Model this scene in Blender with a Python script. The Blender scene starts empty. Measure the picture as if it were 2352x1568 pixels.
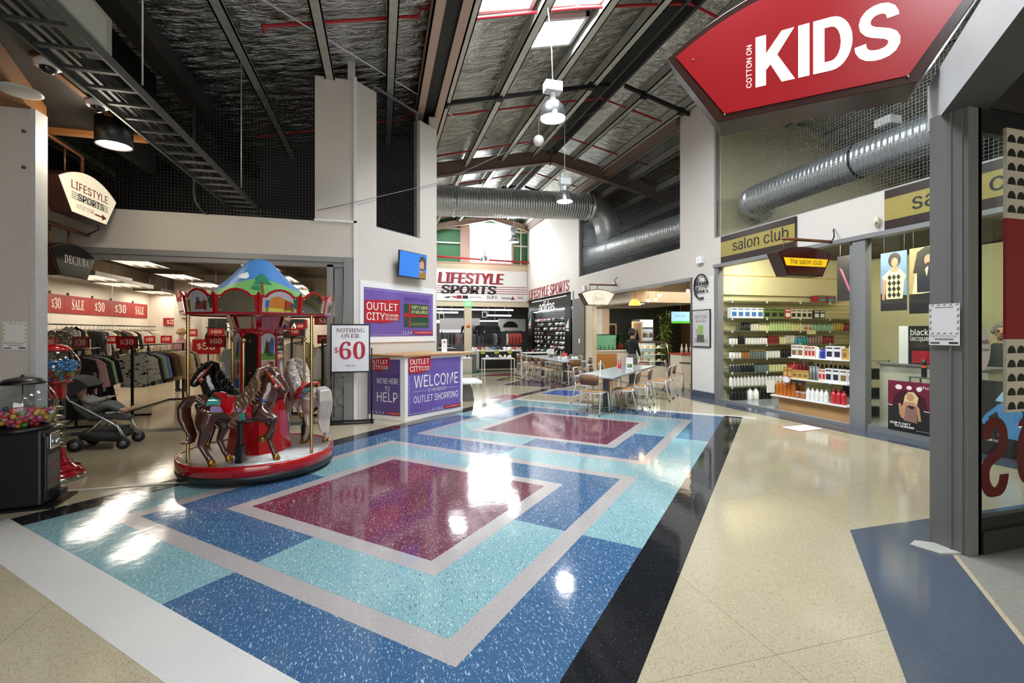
import bpy, math, random
from math import sin, cos, pi, radians, sqrt
from mathutils import Vector, Matrix
C = bpy.context.scene.collection
SC = bpy.context.scene
# ------------------------------------------------------------------ camera
# building frame: +Y runs down the mall, +X to the salon side; the camera stands at the origin
CAMH, FPX, YH, PHI = 1.55, 1077.8, 762.6, radians(15.6)
cd = bpy.data.cameras.new('camera'); cam = bpy.data.objects.new('camera', cd); C.objects.link(cam)
cam.location = (0, 0, CAMH); cam.rotation_euler = (pi/2, 0, -PHI)
cd.sensor_width = 36; cd.lens = 36*FPX/2352; cd.shift_y = -(784-YH)/2352; cd.clip_end = 200; cd.clip_start = .05
SC.camera = cam
# ------------------------------------------------------------------ look
SC.view_settings.view_transform = 'Standard'; SC.view_settings.look = 'None'
SC.view_settings.exposure = 0.02; SC.view_settings.gamma = 1; SC.view_settings.use_curve_mapping = False
cy = SC.cycles
cy.use_denoising = True; cy.max_bounces = 8; cy.diffuse_bounces = 3; cy.glossy_bounces = 4; cy.transmission_bounces = 6
cy.transparent_max_bounces = 10; cy.sample_clamp_indirect = 6; cy.caustics_reflective = False; cy.caustics_refractive = False
# ------------------------------------------------------------------ sky
W = bpy.data.worlds.new('sky'); SC.world = W; W.use_nodes = True
_nt = W.node_tree; _bg = _nt.nodes['Background']
_bg.inputs[0].default_value = (.93, .97, 1, 1); _bg.inputs[1].default_value = 2.6

def light(name, loc, size, power, rot=(0, 0, 0), col=(1, 1, 1), kind='AREA'):
    l = bpy.data.lights.new(name, kind); l.energy = power; l.color = col
    if kind == 'AREA':
        l.shape = 'RECTANGLE'; l.size, l.size_y = size
    else: l.shadow_soft_size = size
    o = bpy.data.objects.new(name, l); o.location = loc; o.rotation_euler = rot; C.objects.link(o); return o
RZ0, RK, RX = 7.75, .25, 5.42                      # ridge height, roof pitch, ridge position
def roofz(x): return RZ0 - RK*abs(x-RX)
TILT = math.atan(RK)
# daylight falling through the roof lights (two rows on the left slope, further ones behind the camera)
SKYL = [(2.6, 3.6, 7.72, 8.62), (2.6, 3.7, 6.1, 7.45), (1.35, 2.42, 6.1, 7.45), (2.6, 3.7, 2.2, 3.6), (1.35, 2.42, 2.2, 3.6),
        (2.6, 3.7, -2.2, -.8), (1.35, 2.42, -2.2, -.8), (2.6, 3.7, 17.6, 19.4), (1.35, 2.42, 17.6, 19.4), (3.0, 3.9, 20.6, 22.2), (11.0, 12.2, 3.0, 6.2)]  # last roof light over the salon is added, out of view, to brighten it
for i, (a, b, c, d) in enumerate(SKYL):
    light('daylight', ((a+b)/2, (c+d)/2, roofz((a+b)/2)+.22), (b-a, d-c), 300 if i < 7 else 240, (0, -TILT if a < RX else TILT, 0), (.95, .98, 1))
light('daylight', (5.43, 23.9, 6.1), (2.1, 1.9), 430, (-pi/2, 0, 0), (.95, .98, 1))      # gable window
# light of the shop ceilings
light('shop_light', (4.2, 28.5, 3.1), (6.0, 7.0), 330, (0, 0, 0), (1, .98, .95))
light('shop_light', (7.5, 20.6, 3.1), (.12, 4.6), 150, (0, -.35, 0), (1, .98, .95))
light('cafe_light', (9.6, 13.0, 2.85), (3.0, 4.5), 115, (0, 0, 0), (1, .86, .66))
light('cafe_light', (8.5, 15.4, 2.44), (1.0, 1.0), 45, (.5, 0, 0), (1, .93, .82))
light('shop_light', (6.0, -1.0, 3.3), (1.2, 1.2), 25, (0, 0, 0), (1, .93, .82))
light('rear_fill_light', (1.0, -6.8, 2.6), (7.5, 4.2), 400, (-pi/2, 0, pi), (.97, .98, 1))      # fill light added behind the camera; no glazed entrance is built
# ------------------------------------------------------------------ pixels to points
_c, _s = cos(PHI), sin(PHI)
def ray(px, py):
    tx = (px-1176)/FPX; return Vector((tx*_c+_s, -tx*_s+_c, -(py-YH)/FPX))
def FL(px, py, z=0): r = ray(px, py); return Vector((0, 0, CAMH))+r*((z-CAMH)/r.z)
def ONX(px, py, X): r = ray(px, py); return Vector((0, 0, CAMH))+r*(X/r.x)
def ONY(px, py, Y): r = ray(px, py); return Vector((0, 0, CAMH))+r*(Y/r.y)
def DEP(px, py, d): return Vector((0, 0, CAMH))+ray(px, py)*d
# ------------------------------------------------------------------ materials
def lin(h):
    h = h.lstrip('#'); o = []
    for i in (0, 2, 4):
        c = int(h[i:i+2], 16)/255; o.append(c/12.92 if c <= .04045 else ((c+.055)/1.055)**2.4)
    return (*o, 1)
_mats = {}
def M(name, col, rough=.5, metal=0, emit=0, var=.1, scale=12, bump=0, bscale=60, spec=.5, ecol=None, coat=0, stretch=(1, 1, 1)):
    if name in _mats: return _mats[name]
    m = bpy.data.materials.new(name); m.use_nodes = True; nt = m.node_tree; N = nt.nodes; L = nt.links
    b = N['Principled BSDF']; c = lin(col)
    b.inputs['Roughness'].default_value = rough; b.inputs['Metallic'].default_value = metal
    b.inputs['Specular IOR Level'].default_value = spec; b.inputs['Coat Weight'].default_value = coat; b.inputs['Coat Roughness'].default_value = .06
    tc = N.new('ShaderNodeTexCoord'); mp = N.new('ShaderNodeMapping'); mp.inputs['Scale'].default_value = stretch
    L.new(tc.outputs['Object'], mp.inputs[0])
    no = N.new('ShaderNodeTexNoise'); no.inputs['Scale'].default_value = scale; no.inputs['Detail'].default_value = 3; L.new(mp.outputs[0], no.inputs[0])
    mx = N.new('ShaderNodeMix'); mx.data_type = 'RGBA'; L.new(no.outputs[0], mx.inputs[0])
    mx.inputs[6].default_value = tuple(max(0, k*(1-var)) for k in c[:3])+(1,); mx.inputs[7].default_value = tuple(min(1, k*(1+var)) for k in c[:3])+(1,)
    L.new(mx.outputs[2], b.inputs['Base Color'])
    if bump:
        n2 = N.new('ShaderNodeTexNoise'); n2.inputs['Scale'].default_value = bscale; n2.inputs['Detail'].default_value = 3; L.new(mp.outputs[0], n2.inputs[0])
        bp = N.new('ShaderNodeBump'); bp.inputs['Strength'].default_value = bump; bp.inputs['Distance'].default_value = .02; L.new(n2.outputs[0], bp.inputs['Height']); L.new(bp.outputs[0], b.inputs['Normal'])
    if emit:
        b.inputs['Emission Color'].default_value = lin(ecol or col); b.inputs['Emission Strength'].default_value = emit
    _mats[name] = m; m['b'] = 1; return m
def nodes_of(m): nt = m.node_tree; return nt, nt.nodes, nt.links, nt.nodes['Principled BSDF']
def chip_floor(name, base, chip, dark=None, rough=.09, dens=.62, sc=38, seam=0):
    """polished vinyl tile with elongated chips; seam>0 adds the faint joints between the sheets"""
    m = M(name, base, rough, var=.07, scale=1.6); nt, N, L, b = nodes_of(m)
    tc = N.new('ShaderNodeTexCoord'); src = b.inputs['Base Color'].links[0].from_socket
    def layer(src, col, sc, thr, rot, st, f=1):
        mp = N.new('ShaderNodeMapping'); mp.inputs['Rotation'].default_value = (0, 0, rot); mp.inputs['Scale'].default_value = (st, 1, 1)
        L.new(tc.outputs['Object'], mp.inputs[0])
        n = N.new('ShaderNodeTexNoise'); n.inputs['Scale'].default_value = sc; n.inputs['Detail'].default_value = 1.5; n.inputs['Distortion'].default_value = .8; L.new(mp.outputs[0], n.inputs[0])
        r = N.new('ShaderNodeMapRange'); r.inputs[1].default_value = thr; r.inputs[2].default_value = thr+.03; r.inputs[4].default_value = f; L.new(n.outputs[0], r.inputs[0])
        x = N.new('ShaderNodeMix'); x.data_type = 'RGBA'; L.new(r.outputs[0], x.inputs[0]); L.new(src, x.inputs[6]); x.inputs[7].default_value = lin(col); return x.outputs[2]
    src = layer(src, chip, sc, dens, .7, 3.2, .8)
    src = layer(src, chip, sc*1.6, dens+.03, 2.3, 2.6, .6)
    if dark: src = layer(src, dark, sc*1.1, dens, 1.2, 3.2, .8)
    if seam:
        br = N.new('ShaderNodeTexBrick'); br.offset = 0; br.inputs['Scale'].default_value = 1; br.inputs['Brick Width'].default_value = seam; br.inputs['Row Height'].default_value = seam
        br.inputs['Mortar Size'].default_value = .0028; br.inputs['Mortar Smooth'].default_value = .3; L.new(tc.outputs['Object'], br.inputs[0])
        x = N.new('ShaderNodeMix'); x.data_type = 'RGBA'; br.inputs['Color1'].default_value = br.inputs['Color2'].default_value = (0, 0, 0, 1); br.inputs['Mortar'].default_value = (.55, .55, .55, 1)
        L.new(br.outputs[0], x.inputs[0]); L.new(src, x.inputs[6]); x.inputs[7].default_value = lin('#6b6350'); src = x.outputs[2]
    L.new(src, b.inputs['Base Color'])
    n = N.new('ShaderNodeTexNoise'); n.inputs['Scale'].default_value = 9; n.inputs['Detail'].default_value = 2; L.new(tc.outputs['Object'], n.inputs[0])
    bp = N.new('ShaderNodeBump'); bp.inputs['Strength'].default_value = .05; bp.inputs['Distance'].default_value = .012; L.new(n.outputs[0], bp.inputs['Height']); L.new(bp.outputs[0], b.inputs['Normal'])
    return m
def glass(name, tint='#ffffff', ior=1.45, rough=.02):
    if name in _mats: return _mats[name]
    m = bpy.data.materials.new(name); m.use_nodes = True; nt = m.node_tree; N = nt.nodes; L = nt.links; N.clear()
    o = N.new('ShaderNodeOutputMaterial'); t = N.new('ShaderNodeBsdfTransparent'); t.inputs[0].default_value = lin(tint)
    g = N.new('ShaderNodeBsdfGlossy'); g.inputs['Roughness'].default_value = rough
    fr = N.new('ShaderNodeFresnel'); fr.inputs[0].default_value = ior; x = N.new('ShaderNodeMixShader')
    ge = N.new('ShaderNodeNewGeometry'); iv = N.new('ShaderNodeMath'); iv.operation = 'SUBTRACT'; iv.inputs[0].default_value = 1; L.new(ge.outputs['Backfacing'], iv.inputs[1]); mu = N.new('ShaderNodeMath'); mu.operation = 'MULTIPLY'; L.new(fr.outputs[0], mu.inputs[0]); L.new(iv.outputs[0], mu.inputs[1])
    L.new(mu.outputs[0], x.inputs[0]); L.new(t.outputs[0], x.inputs[1]); L.new(g.outputs[0], x.inputs[2]); L.new(x.outputs[0], o.inputs[0])
    _mats[name] = m; return m
# ------------------------------------------------------------------ mesh builder
def frame(o, u, v): u = Vector(u).normalized(); v = Vector(v).normalized(); return Vector(o), u, v, u.cross(v)
class MB:
    def __init__(s): s.v, s.f, s.m, s.sm, s.mi, s.X = [], [], [], [], 0, None
    def add(s, vs, fs, smooth=False):
        n = len(s.v)
        s.v += [tuple(s.X @ Vector(p)) for p in vs] if s.X else [tuple(p) for p in vs]
        for f in fs: s.f.append(tuple(i+n for i in f)); s.m.append(s.mi); s.sm.append(smooth)
        return s
    def box(s, x0, y0, z0, x1, y1, z1):
        v = [(x, y, z) for z in (z0, z1) for y in (y0, y1) for x in (x0, x1)]
        return s.add(v, [(0, 2, 3, 1), (4, 5, 7, 6), (0, 1, 5, 4), (2, 6, 7, 3), (0, 4, 6, 2), (1, 3, 7, 5)])
    def bar(s, p, q, w, h, up=(0, 0, 1)):
        p, q = Vector(p), Vector(q); d = (q-p).normalized(); up = Vector(up)
        if abs(d.dot(up)) > .98: up = Vector((1, 0, 0))
        a = d.cross(up).normalized()*w/2; b = a.cross(d).normalized()*h/2
        v = [c+i*a+j*b for c in (p, q) for j in (-1, 1) for i in (-1, 1)]
        return s.add(v, [(0, 1, 3, 2), (4, 6, 7, 5), (0, 4, 5, 1), (2, 3, 7, 6), (0, 2, 6, 4), (1, 5, 7, 3)])
    def tube(s, pts, r, n=8, closed=False, flat=None):
        """swept tube; r a number, a list, or a list of (rw, rh); flat = fixed side vector for elliptical sections"""
        P = [Vector(p) for p in pts]; k = len(P); R_ = r if isinstance(r, (list, tuple)) else [r]*k
        vs, ref = [], None
        for i in range(k):
            a, b = (P[i-1], P[(i+1) % k]) if closed else (P[max(i-1, 0)], P[min(i+1, k-1)])
            t = (b-a).normalized() if (b-a).length > 1e-9 else Vector((0, 0, 1))
            if flat is not None: ref = Vector(flat)
            elif ref is None: ref = Vector((0, 0, 1)) if abs(t.z) < .9 else Vector((1, 0, 0))
            ref = (ref-t*ref.dot(t)).normalized(); w = t.cross(ref)
            ra, rb = R_[i] if isinstance(R_[i], (list, tuple)) else (R_[i], R_[i])
            vs += [P[i]+ref*(ra*cos(2*pi*j/n))+w*(rb*sin(2*pi*j/n)) for j in range(n)]
        fs = []
        for i in range(k if closed else k-1):
            for j in range(n): a, b = i*n, ((i+1) % k)*n; fs.append((a+j, a+(j+1) % n, b+(j+1) % n, b+j))
        if not closed: fs += [tuple(range(n-1, -1, -1)), tuple(range((k-1)*n, k*n))]
        return s.add(vs, fs, True)
    def cyl(s, p, q, r, n=12, r2=None): return s.tube([p, q], [r, r if r2 is None else r2], n)
    def lathe(s, prof, n=24, c=(0, 0, 0), cap=True):
        vs = [(c[0]+r*cos(2*pi*j/n), c[1]+r*sin(2*pi*j/n), c[2]+z) for r, z in prof for j in range(n)]
        fs = [(i*n+j, i*n+(j+1) % n, (i+1)*n+(j+1) % n, (i+1)*n+j) for i in range(len(prof)-1) for j in range(n)]
        if cap:
            if prof[0][0] > 1e-4: fs.append(tuple(range(n-1, -1, -1)))
            if prof[-1][0] > 1e-4: fs.append(tuple(range((len(prof)-1)*n, len(prof)*n)))
        return s.add(vs, fs, True)
    def ball(s, c, r, n=12, m=8):
        r = r if isinstance(r, (tuple, list)) else (r, r, r); vs = []
        for i in range(m+1):
            t = pi*i/m; vs += [(c[0]+r[0]*sin(t)*cos(2*pi*j/n), c[1]+r[1]*sin(t)*sin(2*pi*j/n), c[2]-r[2]*cos(t)) for j in range(n)]
        return s.add(vs, [(i*n+j, i*n+(j+1) % n, (i+1)*n+(j+1) % n, (i+1)*n+j) for i in range(m) for j in range(n)], True)
    def prism(s, poly, fr, d):
        """extrude a 2-D outline (counter-clockwise) by d along the frame's normal"""
        o, u, v, w = fr; n = len(poly); A = [o+u*x+v*y for x, y in poly]; B = [p+w*d for p in A]
        if d < 0: A, B = B, A
        return s.add(A+B, [tuple(range(n-1, -1, -1)), tuple(range(n, 2*n))]+[(i, (i+1) % n, n+(i+1) % n, n+i) for i in range(n)])
    def poly(s, pts): return s.add(pts, [tuple(range(len(pts)))])
    def build(s, name, mats, parent=None, bevel=0, seg=2, loc=None):
        me = bpy.data.meshes.new(name); me.from_pydata(s.v, [], s.f)
        for m in (mats if isinstance(mats, (list, tuple)) else [mats]): me.materials.append(m)
        me.polygons.foreach_set('material_index', s.m); me.polygons.foreach_set('use_smooth', s.sm); me.update()
        o = bpy.data.objects.new(name, me); C.objects.link(o)
        if parent: o.parent = parent
        if loc: o.location = loc
        if bevel:
            b = o.modifiers.new('bevel', 'BEVEL'); b.width = bevel; b.segments = seg; b.limit_method = 'ANGLE'; b.angle_limit = radians(40)
        return o
def B(*a): return MB().box(*a)
# ------------------------------------------------------------------ things
def tag(o, label, cat, group=None, kind=None):
    o['label'] = label; o['category'] = cat
    if group: o['group'] = group
    if kind: o['kind'] = kind
    return o
def thing(name, label, cat, loc=(0, 0, 0), rz=0, group=None):
    o = bpy.data.objects.new(name, None); o.empty_display_size = .1; C.objects.link(o); o.location = loc; o.rotation_euler = (0, 0, rz)
    return tag(o, label, cat, group)
def struct(name, mb, mats, bevel=0):
    o = mb.build(name, mats, bevel=bevel) if isinstance(mb, MB) else mb; o['kind'] = 'structure'; return o
def dup(o, loc=None, rz=None, label=None, parent=None):
    c = o.copy(); C.objects.link(c)
    if parent: c.parent = parent
    if loc is not None: c.location = loc
    if rz is not None: c.rotation_euler = (0, 0, rz)
    if label: c['label'] = label
    for ch in o.children: dup(ch, parent=c)
    return c
def recolor(o, mat, slot=0):
    o.material_slots[slot].link = 'OBJECT'; o.material_slots[slot].material = mat
ORD = ['first', 'second', 'third', 'fourth', 'fifth', 'sixth', 'seventh', 'eighth', 'ninth', 'tenth', 'eleventh', 'twelfth', 'thirteenth', 'fourteenth', 'fifteenth', 'sixteenth', 'seventeenth', 'eighteenth', 'nineteenth', 'twentieth', 'twenty-first', 'twenty-second', 'twenty-third', 'twenty-fourth', 'twenty-fifth', 'twenty-sixth', 'twenty-seventh', 'twenty-eighth', 'twenty-ninth', 'thirtieth', 'thirty-first', 'thirty-second', 'thirty-third', 'thirty-fourth', 'thirty-fifth']
# ------------------------------------------------------------------ lettering
_fonts, _glyphs = {}, {}
def font(k):
    if k not in _fonts:
        try: _fonts[k] = bpy.data.fonts.load(bpy.utils.resource_path('LOCAL')+'/datafiles/fonts/'+k+'.woff2')
        except Exception: _fonts[k] = None
    return _fonts[k]
def serif(t):
    o = ''
    for ch in t:
        if 'A' <= ch <= 'Z': o += chr(0x1D400+ord(ch)-65)
        elif 'a' <= ch <= 'z': o += chr(0x1D41A+ord(ch)-97)
        elif '0' <= ch <= '9': o += chr(0x1D7CE+ord(ch)-48)
        else: o += ch
    return o
def script(t): return ''.join(chr(0x1D4D0+ord(c)-65) if 'A' <= c <= 'Z' else chr(0x1D4EA+ord(c)-97) if 'a' <= c <= 'z' else c for c in t)
def glyphs(body, style):
    k = (body, style)
    if k not in _glyphs:
        cu = bpy.data.curves.new('lettering', 'FONT'); f = None
        b = body
        if style in ('sans', 'bold', 'black'): f = font('Inter'); pass
        elif style in ('serif', 'script'): f = font('NotoSansMath-Regular'); b = serif(body) if style == 'serif' else script(body)
        elif style == 'heavy': cu.offset = .01
        if f: cu.font = f
        cu.body = b; cu.resolution_u = 2; cu.align_x = 'CENTER' if '\n' in body else 'LEFT'
        o = bpy.data.objects.new('lettering', cu); C.objects.link(o); bpy.context.view_layer.update()
        me = o.evaluated_get(bpy.context.evaluated_depsgraph_get()).to_mesh()
        vs = [tuple(v.co) for v in me.vertices]; fs = [tuple(p.vertices) for p in me.polygons]
        o.to_mesh_clear() if False else None
        bpy.data.objects.remove(o)
        xs = [v[0] for v in vs]; ys = [v[1] for v in vs]; x0, x1, y0, y1 = min(xs), max(xs), min(ys), max(ys)
        P_ = [((v[0]-x0), (v[1]-y0)) for v in vs]; n_ = {'bold': 2, 'black': 4}.get(style, 1); st_ = (.02 if style == 'bold' else .04)*(y1-y0)/.72
        G_ = [(x+st_*i, y, .0006*i) for i in range(n_) for x, y in P_]; fs = [tuple(q+len(P_)*i for q in f) for i in range(n_) for f in fs]
        _glyphs[k] = (G_, fs, x1-x0+st_*(n_-1), y1-y0)
    return _glyphs[k]
def letter(mb, body, fr, x, y, h, w=None, style='sans', lift=.003, shear=0, mirror=False, rot=0, cx=False):
    """lay lettering on a frame: lower-left corner at (x, y), height h, width w (natural when None)"""
    vs, fs, gw, gh = glyphs(body, style); o, u, v, n = fr; sy = h/gh; sx = (w/gw) if w else sy; W_ = gw*sx
    if cx: x -= W_/2
    out = []
    for a, b, *d_ in vs:
        a, b = a*sx+shear*b*sy, b*sy
        if mirror: a = W_-a
        if rot: a, b = a*cos(rot)-b*sin(rot), a*sin(rot)+b*cos(rot)
        out.append(o+u*(x+a)+v*(y+b)+n*(lift+(d_[0] if d_ else 0)))
    return mb.add(out, [f[::-1] for f in fs] if mirror else fs)

def stroke(mb, pts, w, fr, lift=0):
    """flat ribbon of width w along 2-D points on a frame"""
    o, u, v, n = fr; k = len(pts); L_, R_ = [], []
    for i, (x, y) in enumerate(pts):
        a, b = pts[max(i-1, 0)], pts[min(i+1, k-1)]; dx, dy = b[0]-a[0], b[1]-a[1]; l = math.hypot(dx, dy) or 1
        L_.append(o+u*(x-dy/l*w/2)+v*(y+dx/l*w/2)+n*lift); R_.append(o+u*(x+dy/l*w/2)+v*(y-dx/l*w/2)+n*lift)
    return mb.add(R_+L_, [(i, i+1, k+i+1, k+i) for i in range(k-1)])
# ================================================================== SETTING
WALL = M('painted_plaster', '#d3cbc2', .7, var=.03, bump=.05, bscale=40)
WHITE = M('white_paint', '#efedeb', .5, var=.02)
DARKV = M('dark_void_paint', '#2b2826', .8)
STEEL = M('galvanised_steel', '#c6c6bd', .45, .5, var=.22, scale=9)
GREYP = M('grey_frame_paint', '#858585', .45, .2, var=.05)
BROWN = M('brown_beam_paint', '#7c6659', .55, var=.08)
PINKB = M('beige_steel_paint', '#c3a795', .55, var=.06)
REDP = M('red_pipe_paint', '#b3262b', .4, var=.08)
BLACKM = M('black_metal', '#17181a', .35, .4)
BLACKP = M('black_plastic', '#141416', .35)
DKBRN = M('dark_brown_gloss', '#3a211c', .22, var=.08)
MDKBR = M('dark_soffit', '#150f0c', .6)
CHROME = M('chrome', '#d9dcde', .12, 1)
# ---- floor -------------------------------------------------------
BEIGE = chip_floor('beige_vinyl', '#b3a78d', '#74664c', '#8f7f5e', .1, .62, 75, 1.83)
TEAL = chip_floor('aqua_vinyl', '#7b9fa4', '#c0d6d8', '#3a555c', .08, .63, 34)
BLUE = chip_floor('blue_vinyl', '#3a5a7c', '#acc2d0', None, .08, .63, 34)
MAROON = chip_floor('maroon_vinyl', '#5f2b3c', '#b88a9c', None, .08, .62, 34)
GREYV = chip_floor('grey_vinyl', '#a49c9a', '#8b8280', '#b6b0ae', .1, .62, 60)
BLACKV = chip_floor('black_vinyl', '#1b1c1f', '#5a5d60', None, .07, .68, 70)
WHITEV = chip_floor('white_vinyl', '#cfccc7', '#bdb8b0', None, .1, .64, 60)
SLATE = chip_floor('slate_blue_vinyl', '#4a525f', '#3e4653', '#59626f', .12, .64, 60)
CONC = M('concrete', '#77746b', .75, var=.25, scale=30, bump=.25, bscale=120)
GREEN = chip_floor('green_vinyl', '#3c7a5c', '#9fc4b0', None, .1, .64, 40)
ROYAL = chip_floor('royal_blue_vinyl', '#2d54a8', '#9bb4e0', None, .1, .64, 40)
CRIM = chip_floor('crimson_vinyl', '#8d2b40', '#d29aa8', None, .1, .64, 40)
TANV = chip_floor('tan_vinyl', '#c9a367', '#a88650', None, .1, .64, 50)
PLUM = chip_floor('plum_vinyl', '#4a2b3c', '#92788a', None, .09, .64, 40)
GREYF = chip_floor('shop_grey_vinyl', '#8f9697', '#7a8182', None, .12, .64, 50)
fm = [BEIGE, TEAL, BLUE, MAROON, GREYV, BLACKV, WHITEV, SLATE, CONC, GREEN, ROYAL, CRIM, TANV, PLUM, GREYF]
fl = MB(); fl.box(-11.5, -7, -.1, 14.5, 34.5, 0)
KS = .70710678*1.0333
def UV(u, v, z=.0008): return ((u-v)*KS, (u+v)*KS, z)
_fz = [.0006]
def rect(u0, u1, v0, v1, mi, z): fl.mi = mi; fl.poly([UV(u0, v0, z), UV(u1, v0, z), UV(u1, v1, z), UV(u0, v1, z)])
def fpoly(pts, mi, z): fl.mi = mi; fl.poly([(x, y, z) for x, y in pts])
VA, VM, VB = .81, 2.95, 5.09
rect(1.02, 1.305, -1.2, 5.37, 6, .0006)                      # white band nearest the camera
rect(.2, 1.02, 5.09, 5.37, 5, .0006)
rect(1.305, 9.2, .52, VA, 5, .0006); rect(1.305, 8.6, VB, 5.36, 5, .0006)
rect(9.1, 9.32, .3, 5.3, 6, .0006); rect(8.6, 12.4, 5.15, 5.38, 5, .0005)
for uc, mirrored in ((3.28, 0), (6.93, 1)):
    us, ue = (1.305, 5.105) if not mirrored else (5.105, 9.1)
    t, b = (1, 2)
    if not mirrored: q = [(us, uc, VM, VB, t), (us, uc, VA, VM, b), (uc, ue, VA, VM, t), (uc, ue, VM, VB, b)]
    else: q = [(us, uc, VM, VB, b), (us, uc, VA, VM, t), (uc, ue, VA, VM, b), (uc, ue, VM, VB, t)]
    for r in q: rect(*r, .0006)
    rect(uc-1.575, uc+1.575, VM-1.70, VM+1.70, 4, .0010)
    for r in q:
        u0, u1 = (uc-1.435, uc) if r[1] == uc else (uc, uc+1.435); v0, v1 = (VM, VM+1.56) if r[2] == VM else (VM-1.56, VM)
        rect(u0, u1, v0, v1, 3-r[4], .0014)
    rect(uc-1.0, uc+1.0, VM-1.12, VM+1.12, 4, .0018); rect(uc-.86, uc+.86, VM-.98, VM+.98, 3, .0022)
# lozenges further down the mall
fpoly([(2.2, 10.45), (2.95, 11.5), (3.55, 11.0), (2.8, 10.1)], 6, .0004)
fpoly([(2.36, 10.722), (2.956, 11.355), (3.408, 10.977), (2.881, 10.357)], 11, .0008)
fpoly([(3.75, 11.1), (4.6, 12.0), (5.25, 11.3), (4.45, 10.4)], 6, .0004)
fpoly([(3.853, 11.191), (4.566, 11.826), (5.121, 11.286), (4.456, 10.523)], 10, .0008)
fpoly([(3.3, 13.3), (4.4, 14.8), (6.2, 13.2), (4.85, 12.0)], 6, .0004)
fpoly([(3.405, 13.337), (4.434, 14.617), (6.027, 13.218), (4.824, 12.161)], 13, .0008)
fpoly([(3.0, 16.3), (4.6, 17.1), (4.9, 16.0)], 5, .0004); fpoly([(3.228, 16.4), (4.537, 16.914), (4.655, 16.15)], 11, .0008)
fpoly([(3.5, 14.7), (4.4, 15.8), (4.6, 14.6)], 5, .0004); fpoly([(3.75, 14.85), (4.35, 15.5), (4.42, 14.75)], 12, .0008)
fpoly([(2.6, 17.6), (3.6, 18.9), (3.9, 17.6), (3.0, 17.1)], 9, .0008)
# plain bands, shop thresholds, concrete
fpoly([(3.54, 2.83), (1.1, .39), (1.75, .24), (3.85, 2.34), (7.42, 2.34), (7.42, 2.83)], 7, .0006)
fpoly([(3.85, 2.30), (1.6, .05), (4.0, -5), (7.4, -5), (7.4, 2.27)], 8, .0010)
fpoly([(6.93, 2.83), (7.42, 2.83), (7.42, 10.3), (6.85, 9.15)], 7, .0006)
fpoly([(7.42, 2.83), (11.6, 2.83), (11.6, 9.2), (7.42, 9.2)], 14, .0006)
fpoly([(6.85, 9.15), (7.42, 10.3), (7.42, 16.5), (7.1, 16.5), (7.1, 11.0)], 7, .0005)
fpoly([(7.42, 9.4), (9.6, 9.4), (9.6, 11.2), (7.42, 11.2)], 7, .0006)
fpoly([(-9.5, 8.5), (-.62, 8.5), (-.62, 8.82), (-9.5, 8.82)], 7, .0006)
struct('floor', fl, fm)
# ---- roof --------------------------------------------------------
FOIL = M('insulation_foil', '#c6c6c0', .18, 1, var=.22, scale=1.3, bump=.0)
def _foil():
    nt, N, L, b = nodes_of(FOIL); tc = N.new('ShaderNodeTexCoord'); mp = N.new('ShaderNodeMapping'); mp.inputs['Scale'].default_value = (.7, 2.0, 1)
    L.new(tc.outputs['Object'], mp.inputs[0])
    n = N.new('ShaderNodeTexNoise'); n.inputs['Scale'].default_value = 3.2; n.inputs['Detail'].default_value = 6; n.inputs['Roughness'].default_value = .6; n.inputs['Distortion'].default_value = .5; L.new(mp.outputs[0], n.inputs[0])
    p = N.new('ShaderNodeBump'); p.inputs['Strength'].default_value = 1; p.inputs['Distance'].default_value = .12; L.new(n.outputs[0], p.inputs['Height'])
    w = N.new('ShaderNodeTexNoise'); w.inputs['Scale'].default_value = 13; L.new(mp.outputs[0], w.inputs[0])
    p2 = N.new('ShaderNodeBump'); p2.inputs['Strength'].default_value = .55; p2.inputs['Distance'].default_value = .03; L.new(w.outputs[0], p2.inputs['Height']); L.new(p.outputs[0], p2.inputs['Normal']); L.new(p2.outputs[0], b.inputs['Normal'])
_foil()
def roofpanel(name, x0, x1, side):
    mb = MB(); ys = sorted({-7., 23.9}|{q for a, b, c, d in SKYL for q in (c, d) if a < x1 and b > x0}); xs = sorted({x0, x1}|{q for a, b, c, d in SKYL for q in (a, b) if x0 < q < x1})
    for i in range(len(xs)-1):
        for j in range(len(ys)-1):
            cx_, cy_ = (xs[i]+xs[i+1])/2, (ys[j]+ys[j+1])/2
            if any(a < cx_ < b and c < cy_ < d for a, b, c, d in SKYL): continue
            a, b = xs[i], xs[i+1]; za, zb = roofz(a), roofz(b)
            v = [(a, ys[j], za), (b, ys[j], zb), (b, ys[j+1], zb), (a, ys[j+1], za)]
            mb.add(v+[(x, y, z+.16) for x, y, z in v], [(0, 1, 2, 3)[::-1], (4, 5, 6, 7), (0, 1, 5, 4), (1, 2, 6, 5), (2, 3, 7, 6), (3, 0, 4, 7)])
    return struct(name, mb, FOIL)
roofpanel('ceiling', -11.5, RX, -1); roofpanel('ceiling', RX, 14.5, 1)
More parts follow.
